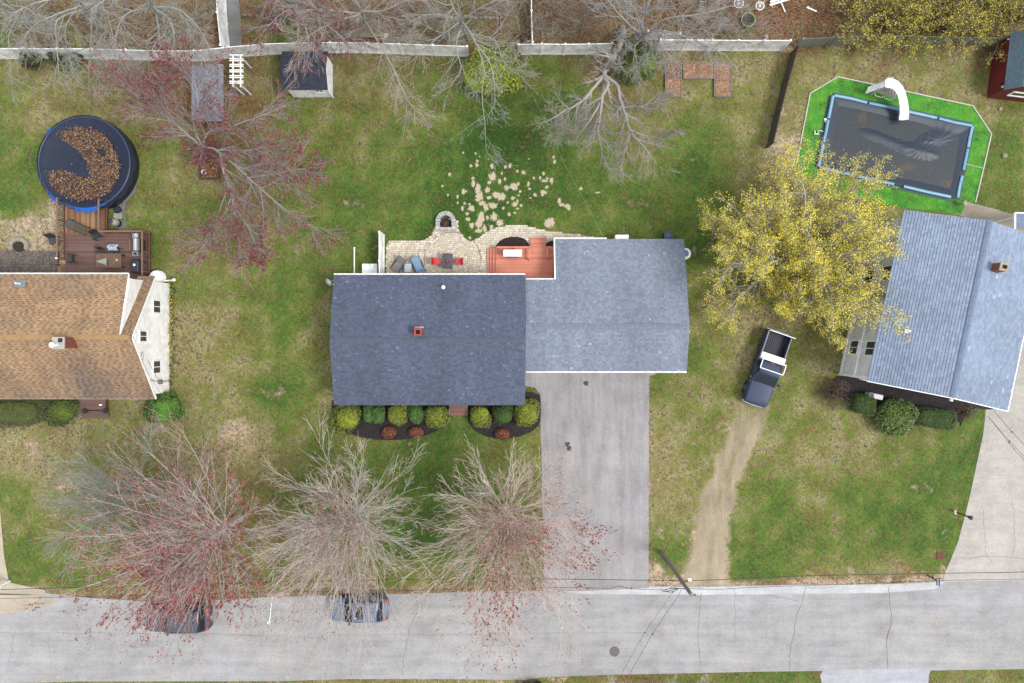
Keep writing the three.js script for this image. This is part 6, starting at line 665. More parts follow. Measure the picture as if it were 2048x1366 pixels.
  const hem = M(tone(48, 70, 92), .5), hemS = [[C[0], C[1]], [C[1], C[2]], [C[2], C[3]], [C[3], C[0]]]; const mid = C[0].clone().add(C[2]).multiplyScalar(.5); hemS.forEach(([a, b], k) => { const o = a.clone().lerp(b, .5).sub(mid).normalize().multiplyScalar(.2), q = a.clone().add(o), r = b.clone().add(o); q.y = r.y = .03; partW(p, 'cover_hem', [beam(q, r, .16, .025)], hem); });
  // slide
  const sl = thing('pool_slide', 'white curved water slide with ladder at the pool edge', 'slide', W(1775, 190)); const wm = M(new THREE.Color(.8, .81, .8), .35, { clearcoat: .4 }); const path = [[1770, 167, 1.95], [1778, 168, 1.92], [1788, 172, 1.82], [1797, 183, 1.55], [1802, 198, 1.15], [1805, 214, .8], [1806, 228, .6], [1805, 240, .52]].map((q) => W(...q)), cv = new THREE.CatmullRomCurve3(path), N = 36, ps = [], ix = [], prof = []; for (let k = 0; k <= 10; k++) { const t = -1 + k / 5; prof.push([t * .33, Math.abs(t) ** 4 * .2]); } for (let k = 10; k >= 0; k--) { const t = -1 + k / 5; prof.push([t * .36, Math.abs(t) ** 4 * .2 - .035]); }
  for (let i = 0; i <= N; i++) { const c = cv.getPoint(i / N), d = cv.getTangent(i / N), s = V(d.z, 0, -d.x).normalize(), up = d.clone().cross(s).normalize(); if (up.y < 0) up.negate(); for (const [a, b] of prof) { const q = c.clone().addScaledVector(s, a).addScaledVector(up, b); ps.push(q.x, q.y, q.z); } } const m = prof.length; for (let i = 0; i < N; i++) for (let k = 0; k < m; k++) { const a = i * m + k, b = i * m + (k + 1) % m; ix.push(a, b, a + m, b, b + m, a + m); } const sg = new THREE.BufferGeometry(); sg.setAttribute('position', new THREE.Float32BufferAttribute(ps, 3)); sg.setIndex(ix); sg.computeVertexNormals(); partW(sl, 'chute', [sg], wm);
  const L0 = W(1734, 181, .1), L1 = W(1769, 168, 1.9), sdv = V(-(L1.z - L0.z), 0, L1.x - L0.x).normalize().multiplyScalar(.27); for (const s of [-1, 1]) { const A = L0.clone().addScaledVector(sdv, s), B = L1.clone().addScaledVector(sdv, s); partW(sl, 'ladder_rail', [bar(A, B, .025)], wm); partW(sl, 'handrail', [tube([A.clone().add(V(0, .1, 0)), A.clone().lerp(B, .35).add(V(0, .55, 0)), A.clone().lerp(B, .8).add(V(0, .75, 0)), B.clone().add(V(.1, .7, 0)), B.clone().add(V(.35, .1, .05))], .02, 6)], wm); } for (let k = 0; k < 7; k++) { const q = L0.clone().lerp(L1, (k + .4) / 7); partW(sl, 'tread', [beam(q.clone().sub(sdv), q.clone().add(sdv), .15, .03)], wm); }
  const bs = [W(1750, 184, .55), W(1790, 196, .55), W(1793, 181, .9), W(1756, 173, .9)]; partW(sl, 'support_shell', [slab(bs[0], bs[1], bs[2], bs[3], .06)], M(tone(226, 224, 214), .5)); for (let k = 0; k < 7; k++) { const q = bs[0].clone().lerp(bs[1], (k + .5) / 7), r = bs[3].clone().lerp(bs[2], (k + .5) / 7); q.y += .02; r.y += .02; partW(sl, 'rib', [beam(q, r, .02, .03)], M(tone(190, 184, 172), .6)); } for (const q of [bs[0], bs[1], W(1806, 226, .5), bs[2]]) partW(sl, 'leg', [bar([q.x, 0, q.z], [q.x, q.y, q.z], .03)], wm);
  for (const k of [0, 1]) { const a = bs[k ? 1 : 0].clone().lerp(bs[k ? 0 : 1], .08), b = a.clone().lerp(bs[k ? 0 : 1], .4); a.y = b.y = .4; const o = V(-.03, 0, .16); partW(sl, 'side_loop', [tube([a, a.clone().add(o), b.clone().add(o), b], .022, 6)], wm); }
  const sk = thing('skimmer_lid', 'small white skimmer cover at the pool edge', 'lid', W(1651, 241)); part(sk, 'lid', [rbox(.2, .05, .3, .02, 0, .05, 0, .22)], white); part(sk, 'knob', [cyl(.03, .03, .04, 0, .09, 0, 10)], white);
  const an = thing('water_timer', 'small white metal pool fitting with hose on the turf', 'fitting', W(1632, 266)); part(an, 'stand', [box(.34, .04, .05, 0, .1, .1), box(.05, .04, .3, -.12, .1, 0), box(.05, .04, .3, .12, .1, 0)], white); part(an, 'valve', [cyl(.07, .07, .16, .05, .16, -.05, 12)], steel); part(an, 'hose', [tube([[.08, .14, -.1], [.3, .1, -.14], [.5, .1, -.08]], .02)], white);
  const lt = thing('garden_light', 'round tan garden light at the corner of the turf', 'lamp', (() => { const q = W(1928, 407, .5); return [q.x, 0, q.z]; })()); part(lt, 'post', [cyl(.05, .05, .45, 0, .22, 0, 12)], concrete); part(lt, 'globe', [ball(.2, 0, .55, 0, 1, .8, 1)], M(tone(206, 194, 170), .6)); part(lt, 'cap', [box(.16, .08, .1, .02, .62, -.16)], M(tone(190, 170, 130), .7));
  const hp = thing('heat_pump', 'white outdoor heat pump unit beside the two storey house', 'heat pump', E(2.95, -.75, .045).setY(.045), -.21); part(hp, 'case', [rbox(1.0, .75, .36, .02, 0, .48, 0)], M(tone(236, 232, 226), .5)); part(hp, 'grille', [box(.28, .01, .3, -.33, .862, 0)], M(tone(40, 46, 60), .6)); for (const x of [-.38, .38]) part(hp, 'foot', [box(.06, .12, .4, x, .06, 0)], blackM);
}

// ================= GARDEN BEDS AND REAR CLUTTER =================
{
  const t = thing('raised_beds', 'U shaped raised garden beds with thin frames full of orange leaves', 'garden bed', W(1395, 165)); const bx = [[1330, 127, 1362, 160], [1330, 161, 1362, 194], [1366, 125, 1394, 158], [1396, 125, 1427, 158], [1428, 127, 1460, 160], [1428, 161, 1460, 194]], fm = M(tone(168, 156, 150), .9, { grain: T.wood }), lc = [tone(228, 180, 142), tone(206, 152, 116), tone(236, 200, 166), tone(180, 138, 112)]; reseed(61); const pc = [tone(146, 122, 108)];
  bx.forEach(([a, b, c, d], i) => { const A = W(a, b), B = W(c, d), w = B.x - A.x, l = B.z - A.z, cx = (A.x + B.x) / 2, cz = (A.z + B.z) / 2, fr = partW(t, 'soil', [box(w - .06, .14, l - .06, cx, .07, cz)], M(i === 0 ? tone(136, 116, 106) : tone(176, 134, 106), 1)); for (const [x, z, ww, ll] of [[cx, A.z, w, .05], [cx, B.z, w, .05], [A.x, cz, .05, l], [B.x, cz, .05, l]]) partW(fr, 'board', [box(ww, .2, ll, x, .1, z)], fm); const s = new Soup(); for (let k = 0; k < (i === 0 ? 150 : 420); k++) { const q = dirR(), mm = Math.hypot(q[0], q[2]) || 1; s.leaf(cx + rr(-.5, .5) * (w - .15) - t.position.x, .15 + rr(0, .05), cz + rr(-.5, .5) * (l - .15) - t.position.z, rr(.08, .15), rr(.05, .09), q[0] / mm, 0, q[2] / mm, rr(-.4, .4), 1, rr(-.4, .4), vary(lc[k % 4], .2)); } s.mesh('leaf_cover', VC(.95), fr, { kind: 'stuff' }); });
  const tr = thing('trampoline', 'small round trampoline with a pale green rim among fallen leaves', 'trampoline', W(1494, 43)); part(tr, 'rim', [torus(.5, .045, 0, .3, 0, 40)], M(tone(176, 218, 150), .6)); part(tr, 'mat', [cyl(.46, .46, .02, 0, .28, 0, 32)], M(tone(74, 64, 66), .9, { grain: T.stain, size: .3 })); for (let k = 0; k < 4; k++) part(tr, 'leg', [cyl(.02, .02, .28, Math.cos(k * 1.57 + .8) * .45, .14, Math.sin(k * 1.57 + .8) * .45, 8)], blackM);
  const ring = (px, py, r, l) => { const k = thing('wire_chair', l, 'chair', W(px, py)); part(k, 'seat_ring', [torus(r, .03, 0, .42, 0, 30)], white); part(k, 'back_ring', [torus(r * .8, .025, 0, 0, 0, 24).rotateX(1.2).translate(0, .75, -r * .7)], white); for (let q = 0; q < 6; q++) part(k, 'seat_wire', [bar([Math.cos(q * .52) * r, .42, Math.sin(q * .52) * r], [-Math.cos(q * .52) * r, .42, -Math.sin(q * .52) * r], .008)], white); for (let q = 0; q < 4; q++) part(k, 'leg', [bar([Math.cos(q * 1.57) * r * .8, .42, Math.sin(q * 1.57) * r * .8], [Math.cos(q * 1.57) * r, 0, Math.sin(q * 1.57) * r], .014)], white); }; ring(1474, 12, .34, 'white wire garden chair nearest the oak branches'); ring(1516, 17, .3, 'white wire garden chair nearest the trampoline');
  const sw = thing('broken_bench', 'broken white slatted bench lying among the fallen leaves', 'bench', W(1556, 8), .3); part(sw, 'seat_plank', [box(1.5, .05, .14, 0, .3, 0)], white); part(sw, 'seat_plank', [box(1.5, .05, .14, .1, .32, -.2)], white); part(sw, 'leg', [beam([.1, .3, 0], [.3, .05, .75], .06, .05)], white); part(sw, 'leg', [beam([-.5, .3, 0], [-.5, 0, .1], .06, .05)], white); const pk = thing('white_plank', 'short white plank lying on fallen leaves before the thicket', 'plank', W(1623, 19), -.4); part(pk, 'plank', [box(.8, .04, .1, 0, .03, 0)], white); part(pk, 'batten', [box(.1, .03, .16, -.3, .065, 0)], white);
  const rk = (px, py, r, l, c) => { const k = thing('rock', l, 'rock', W(px, py)); const g = new THREE.IcosahedronGeometry(r, 2), p = g.attributes.position; for (let i = 0; i < p.count; i++) { const s = 1 + .2 * ns(NA, px + p.getX(i) * 200, p.getZ(i) * 200 + p.getY(i) * 70); p.setXYZ(i, p.getX(i) * s, p.getY(i) * s * .6, p.getZ(i) * s); } g.computeVertexNormals(); part(k, 'stone', [g.translate(0, r * .4, 0)], M(c, .95)); }; rk(1531, 75, .17, 'pale boulder behind the white fence near its end', tone(196, 192, 190)); rk(2000, 218, .14, 'small pale stone in the grass below the red shed', tone(190, 182, 170)); rk(2008, 312, .18, 'flat tan stone in the grass right of the turf', tone(176, 168, 140));
  for (const [px, py, l] of [[1257, 12, 'wooden pallet ladder lying beside the oak trunk'], [1404, 12, 'wooden pallet ladder lying behind the garden beds']]) { const k = thing('pallet', l, 'pallet', W(px, py), px > 1300 ? -.12 : .1); for (const x of [-.2, .2]) part(k, 'runner', [box(.06, .06, 1.4, x, .05, -.2)], greyWood); for (let q = 0; q < 8; q++) part(k, 'slat', [box(.5, .03, .09, 0, .1, -.8 + q * .18)], M(tone(206, 200, 190), .9, { grain: T.wood })); }
  const sg = thing('garden_swing', 'tan fabric canopy swing behind the white fence', 'swing', W(735, 72)); const tanM = M(tone(166, 156, 122), .95, { grain: T.stain, size: .8 }); const cp = W(731, 54, 1.9); partW(sg, 'canopy', [slab(V(cp.x - 1.1, 1.8, cp.z + .7), V(cp.x + 1.1, 1.8, cp.z + .7), V(cp.x + 1.1, 1.95, cp.z - .5), V(cp.x - 1.1, 1.95, cp.z - .5), .03)], tanM); for (const s of [-1, 1]) { partW(sg, 'leg', [bar([cp.x + s * 1.05, 0, cp.z + .8], [cp.x + s * 1.05, 1.85, cp.z + .1], .03)], white); partW(sg, 'leg', [bar([cp.x + s * 1.05, 0, cp.z - .6], [cp.x + s * 1.05, 1.85, cp.z + .1], .03)], white); partW(sg, 'side_tray', [rbox(.35, .05, .3, .02, cp.x + s * 1.3, 1.0, cp.z + .2)], white); } partW(sg, 'seat', [rbox(1.8, .12, .5, .05, cp.x, .5, cp.z + .3)], M(tone(150, 96, 72), .9)); partW(sg, 'backrest', [rbox(1.8, .5, .1, .05, cp.x, .8, cp.z - .0)], M(tone(150, 96, 72), .9));
  const sw2 = thing('stone_edging', 'row of rounded pale edging stones behind the white fence', 'edging', W(880, 34)); reseed(62); for (let px = 806; px < 1010; px += rr(7, 11)) { const g = new THREE.IcosahedronGeometry(rr(.13, .19), 1); g.scale(1.2, .6, .9); const q = W(px, 33 + rr(-1.5, 1.5) + (px - 800) * .015); partW(sw2, 'stone', [g.translate(q.x, .08, q.z)], M(tone(186 + rr(-16, 16), 178, 160), .95)); } const sw3 = thing('stone_edging', 'row of mossy edging stones beside the path and tan swing', 'edging', W(540, 33)); for (let px = 490; px < 660; px += rr(8, 13)) { const g = new THREE.IcosahedronGeometry(rr(.11, .16), 1); g.scale(1.2, .6, .9); const q = W(px, 32 + rr(-2, 2)); partW(sw3, 'stone', [g.translate(q.x, .08, q.z)], M(tone(160 + rr(-16, 16), 158, 146), .95)); }
}

// ================= VEHICLES =================
function loft(rows, closed = false) { // rows of equally many points; smooth skin with end caps
  const n = rows[0].length, p = [], ix = []; for (const r of rows) for (const [x, y, z] of r) p.push(x, y, z);
  for (let i = 0; i < rows.length - 1; i++) for (let k = 0; k < (closed ? n : n - 1); k++) { const a = i * n + k, b = i * n + (k + 1) % n; ix.push(a, b, a + n, b, b + n, a + n); }
  for (const e of [0, rows.length - 1]) { const b = e * n; for (let k = 1; k < n - 1; k++) e ? ix.push(b, b + k, b + k + 1) : ix.push(b, b + k + 1, b + k); }
  const g = new THREE.BufferGeometry(); g.setAttribute('position', new THREE.Float32BufferAttribute(p, 3)); g.setIndex(ix); g.computeVertexNormals(); return g;
}
const glass = new THREE.MeshPhysicalMaterial({ color: tone(44, 54, 62), roughness: .16, specularIntensity: .6 }), tyre = M(tone(38, 38, 40), .9), rimM = M(tone(190, 192, 198), .3, { metalness: .7 }), redL = new THREE.MeshPhysicalMaterial({ color: tone(214, 36, 40), roughness: .15, clearcoat: 1 }), lampM = new THREE.MeshPhysicalMaterial({ color: tone(226, 230, 236), roughness: .12, clearcoat: 1 });
const skin = (list, f) => loft(list.map(f));
const rowOf = (x, w, y0, yb, r = .12, crown = .03) => { const q = [[-w * .96, y0], [-w, y0 + .18], [-w, (y0 + yb) / 2 + .08], [-w * .985, yb - r], [-w * .94, yb - r * .3], [-w * .84, yb], [-w * .4, yb + crown], [0, yb + crown * 1.25]]; return [...q, ...q.slice(0, -1).reverse().map(([a, b]) => [-a, b])].map(([z, y]) => [x, y, z]); };
function wheel(t, x, z, r) { const w = part(t, 'wheel', [cyl(r, r, .22, x, r, z, 24, Math.PI / 2)], tyre); part(w, 'rim', [cyl(r * .62, r * .62, .235, x, r, z, 18, Math.PI / 2)], rimM); part(w, 'hub', [cyl(.05, .05, .25, x, r, z, 10, Math.PI / 2)], blackM); }
function carBody(t, o) { // nose at -x
  const { L, w, paint, belt = .92, hood = .86, roofY = 1.45, cab = [-.18, .30], glassTop = [-.02, .22], tail = .95, mir = true, sun = false } = o, h = L / 2, pm = new THREE.MeshPhysicalMaterial({ color: paint, roughness: .55, clearcoat: .1, clearcoatRoughness: .3, specularIntensity: .5 });
  const st = [[-1, .62, .42, .58], [-.975, .76, .3, .68], [-.92, .88, .25, hood - .1], [-.8, .96, .24, hood - .03], [-.6, .99, .24, hood + .02], [-.36, 1, .24, belt - .02], [0, 1, .24, belt], [.4, 1, .24, belt + .02], [.7, .985, .24, belt + .03], [.86, .95, .26, tail], [.95, .86, .3, tail - .04], [.985, .76, .34, tail - .12], [1, .66, .42, tail - .22]];
  part(t, 'body', [skin(st, ([x, k, y0, yb]) => rowOf(x * h, w * k, y0, yb))], pm);
  const [c0, c1] = cab, [g0, g1] = glassTop, gb = belt - .03, q = (x, y, k) => { const a = [[-w * k, y], [-w * k * .97, y + .04], [-w * k * .5, y + .07], [0, y + .08]]; return [...a, ...a.slice(0, -1).reverse().map(([z, yy]) => [-z, yy])].map(([z, yy]) => [x * L, yy, z]); };
  const gl = part(t, 'window_glass', [loft([q(c0, gb - .06, .86), q(c0 + (g0 - c0) * .35, mixn(gb, roofY, .42), .86), q(g0, roofY - .1, .77), q((g0 + g1) / 2, roofY - .085, .78), q(g1, roofY - .11, .76), q(g1 + (c1 - g1) * .6, mixn(roofY, gb, .5), .82), q(c1, gb - .06, .84)])], glass);
  part(gl, 'side_glass', [loft([[-1, c0 + .03], [1, c1 - .03]].flatMap(() => []).concat([[[c0 * L + .1, gb - .05, -w * .93], [c0 * L + .1, gb - .05, w * .93]], [[g0 * L, roofY - .12, -w * .78], [g0 * L, roofY - .12, w * .78]], [[g1 * L, roofY - .13, -w * .77], [g1 * L, roofY - .13, w * .77]], [[c1 * L - .08, gb - .05, -w * .9], [c1 * L - .08, gb - .05, w * .9]]]))], glass);
  const roof = part(t, 'roof', [loft([[g0 - .012, .72], [g0 + .03, .8], [(g0 + g1) / 2, .82], [g1 - .02, .8], [g1 + .012, .74]].map(([x, k], i) => { const y = roofY - (i === 0 || i === 4 ? .03 : i === 2 ? 0 : .008), a = [[-w * k, y - .05], [-w * k * .96, y - .01], [-w * k * .5, y + .02], [0, y + .03]]; return [...a, ...a.slice(0, -1).reverse().map(([z, yy]) => [-z, yy])].map(([z, yy]) => [x * L, yy, z]); }))], pm);
  if (sun) part(roof, 'sunroof', [rbox(.5, .02, w * 1.0, .01, (g0 * .7 + g1 * .3) * L, roofY + .03, 0)], glass); part(roof, 'aerial', [rbox(.16, .05, .04, .015, g1 * L - .25, roofY + .05, 0)], blackM); for (const s of [-1, 1]) part(roof, 'roof_rail', [bar([g0 * L + .15, roofY - .0, s * w * .74], [g1 * L - .1, roofY - .01, s * w * .73], .018)], blackM);
  for (const s of [-1, 1]) { part(t, 'pillar', [beam([c0 * L + .02, gb - .02, s * w * .9], [g0 * L, roofY - .05, s * w * .77], .07, .05)], pm); part(t, 'pillar', [beam([(g0 + g1) / 2 * L, gb - .02, s * w * .95], [(g0 + g1) / 2 * L, roofY - .05, s * w * .8], .1, .04)], pm); part(t, 'pillar', [beam([c1 * L - .02, gb - .02, s * w * .88], [g1 * L, roofY - .06, s * w * .76], .12, .06)], pm);
    part(t, 'headlight', [ball(.2, -h * .9, .66, s * w * .74, .9, .35, .5, 14)], lampM); part(t, 'taillight', [rbox(.3, .22, .22, .05, h * .94, tail - .09, s * w * .72, s * -.5)], redL); if (mir) part(t, 'mirror', [rbox(.12, .13, .2, .04, c0 * L + .35, gb + .06, s * (w + .1))], blackM); part(t, 'door', [rbox(.95, .5, .02, .005, (g0 - .03) * L, .58, s * (w + .004))], pm); part(t, 'door', [rbox(.85, .5, .02, .005, (g1 - .04) * L, .58, s * (w + .004))], pm); for (const x of [-.31, .29]) wheel(t, x * L, s * (w - .1), .33); }
  part(t, 'windscreen_wiper', [bar([c0 * L + .06, gb + .03, -.35], [c0 * L + .12, gb + .06, .3], .012)], blackM); part(t, 'number_plate', [box(.02, .1, .34, h + .005, .62, 0)], white); part(t, 'grille', [rbox(.05, .2, .8, .02, -h * .985, .52, 0)], blackM); part(t, 'hood_seam', [bar([-h * .86, hood - .01, -w * .62], [c0 * L - .02, belt + .0, -w * .72], .008)], blackM); part(t, 'hood_seam', [bar([-h * .86, hood - .01, w * .62], [c0 * L - .02, belt + .0, w * .72], .008)], blackM);
}
{
  const a = W(355, 1237, .8), t = thing('parked_car', 'black sport utility car parked at the road edge under the red maple', 'car', [a.x, .012, a.z], .02); carBody(t, { L: 4.85, w: .93, paint: tone(96, 102, 120), belt: 1.02, hood: .98, roofY: 1.7, cab: [-.2, .44], glassTop: [-.06, .36], tail: 1.05 });
  const b = W(717, 1218, .7), c = thing('parked_car', 'grey hatchback car with a sunroof parked under the bare front tree', 'car', [b.x, .012, b.z], .01); carBody(c, { L: 4.4, w: .88, paint: tone(132, 146, 172), belt: .95, hood: .9, roofY: 1.5, cab: [-.22, .42], glassTop: [-.06, .32], tail: 1.0, sun: true });
}
{ // pickup: nose at +x locally, turned towards the road
  const p = W(1534, 737, .9), t = thing('pickup_truck', 'black pickup truck with white rack and tool box parked on grass', 'truck', [p.x, .01, p.z], -1.9), pm = new THREE.MeshPhysicalMaterial({ color: tone(70, 84, 114), roughness: .62, clearcoat: .08, clearcoatRoughness: .3, specularIntensity: .5 }), bm = M(tone(34, 36, 42), .6), L = 5.55, h = L / 2, w = .93;
  part(t, 'body', [skin([[1, .72, .5, .8], [.985, .86, .42, .98], [.94, .94, .36, 1.08], [.8, .97, .34, 1.13], [.5, .99, .34, 1.17], [.38, 1, .34, 1.18], [.1, 1, .34, 1.16], [-.12, 1, .34, 1.15]].reverse(), ([x, k, y0, yb]) => rowOf(x * h, w * k, y0, yb))], pm);
  const q = (x, y, k) => { const a = [[-w * k, y], [-w * k * .96, y + .04], [-w * k * .5, y + .06], [0, y + .07]]; return [...a, ...a.slice(0, -1).reverse().map(([z, yy]) => [-z, yy])].map(([z, yy]) => [x * h, yy, z]); };
  const gl = part(t, 'window_glass', [loft([q(-.15, 1.1, .9), q(-.135, 1.6, .8), q(.15, 1.63, .8), q(.24, 1.5, .82), q(.44, 1.1, .92)])], glass); part(t, 'roof', [loft([q(-.15, 1.6, .74), q(-.12, 1.66, .82), q(.02, 1.69, .83), q(.13, 1.67, .82), q(.17, 1.61, .76)])], pm); part(t, 'brake_light', [rbox(.06, .04, .35, .01, -.145 * h, 1.7, 0)], redL);
  for (const s of [-1, 1]) { part(t, 'pillar', [beam([.43 * h, 1.15, s * w * .93], [.16 * h, 1.66, s * w * .8], .07, .05)], pm); part(t, 'pillar', [beam([-.14 * h, 1.15, s * w * .93], [-.14 * h, 1.66, s * w * .8], .12, .06)], pm); part(t, 'door', [rbox(1.15, .62, .02, .005, .15 * h, .75, s * (w + .004))], pm); part(t, 'door_handle', [rbox(.14, .04, .03, .01, .02 * h, .98, s * (w + .02))], rimM); part(t, 'mirror', [rbox(.16, .2, .24, .05, .34 * h, 1.25, s * (w + .16))], bm); part(t, 'headlight', [rbox(.12, .2, .3, .04, .955 * h, .88, s * .66)], lampM); part(t, 'taillight', [rbox(.1, .4, .14, .03, -h + .03, .9, s * .82)], redL); part(t, 'bed_side', [rbox(2.33, .75, .12, .04, -.565 * h, .78, s * (w - .06))], pm); part(t, 'fender_flare', [torus(.46, .06, 0, 0, 0, 24).rotateX(Math.PI / 2).translate(.64 * h, .38, s * (w - .02))], pm); part(t, 'trim_strip', [box(2.0, .03, .02, .1 * h, 1.02, s * (w + .008))], rimM); for (const x of [.64, -.62]) wheel(t, x * h, s * (w - .12), .38); part(t, 'bed_rail', [bar([-h + .1, 1.26, s * (w - .07)], [-.2 * h, 1.26, s * (w - .07)], .028)], rimM); }
  part(t, 'bed_floor', [box(2.3, .05, 1.62, -.57 * h, .6, 0)], M(tone(44, 48, 62), .7)); for (let k = 0; k < 11; k++) part(t, 'bed_rib', [box(2.25, .03, .06, -.57 * h, .635, -.72 + k * .144)], M(tone(52, 56, 72), .6)); part(t, 'tailgate', [rbox(.08, .62, 1.7, .03, -h + .04, .82, 0)], pm); part(t, 'bed_front', [box(.06, .6, 1.65, -.17 * h, .85, 0)], pm);
  part(t, 'front_bumper', [loft([[-.9, .0], [-.6, .1], [0, .14], [.6, .1], [.9, 0]].map(([z, x]) => [[h - .12 + x, .45, z], [h - .02 + x, .47, z], [h + .0 + x, .58, z], [h - .04 + x, .66, z], [h - .12 + x, .64, z]]))], M(tone(214, 216, 222), .2, { metalness: .8 })); part(t, 'rear_bumper', [rbox(.16, .2, 1.75, .04, -h - .05, .55, 0)], rimM); part(t, 'grille', [rbox(.05, .3, .9, .02, h - .02, .82, 0)], bm); for (const s of [-1, 1]) part(t, 'hood_seam', [bar([.42 * h, 1.19, s * .6], [.93 * h, 1.1, s * .55], .008)], bm); part(t, 'wiper', [bar([.46 * h, 1.18, -.5], [.42 * h, 1.2, .2], .012)], bm);
  const bx = part(t, 'tool_box', [rbox(.52, .3, 1.76, .03, -.28 * h, 1.28, 0)], white); part(bx, 'lid', [rbox(.5, .04, 1.78, .015, -.28 * h, 1.44, 0)], white);
  const rk = M(new THREE.Color(.72, .72, .74), .4), y = 1.95; for (const [a, b] of [[[-.2, -.86], [-.2, .86]], [[.06, -.86], [.06, .86]], [[-.2, -.86], [.06, -.86]], [[-.2, .86], [.06, .86]]]) part(t, 'rack_bar', [beam([a[0] * h, y, a[1]], [b[0] * h, y, b[1]], .055, .055)], rk); for (const [x, z] of [[-.2, -.86], [-.2, .86]]) part(t, 'rack_post', [beam([x * h, 1.15, z], [x * h, y, z], .05, .05)], rk); part(t, 'rack_bar', [beam([-h + .12, 1.5, -1.05], [-h + .12, 1.5, .86], .055, .055)], rk); for (const z of [-.86, .86]) part(t, 'rack_post', [beam([-h + .12, 1.15, z], [-h + .12, 1.5, z], .05, .05)], rk);
}

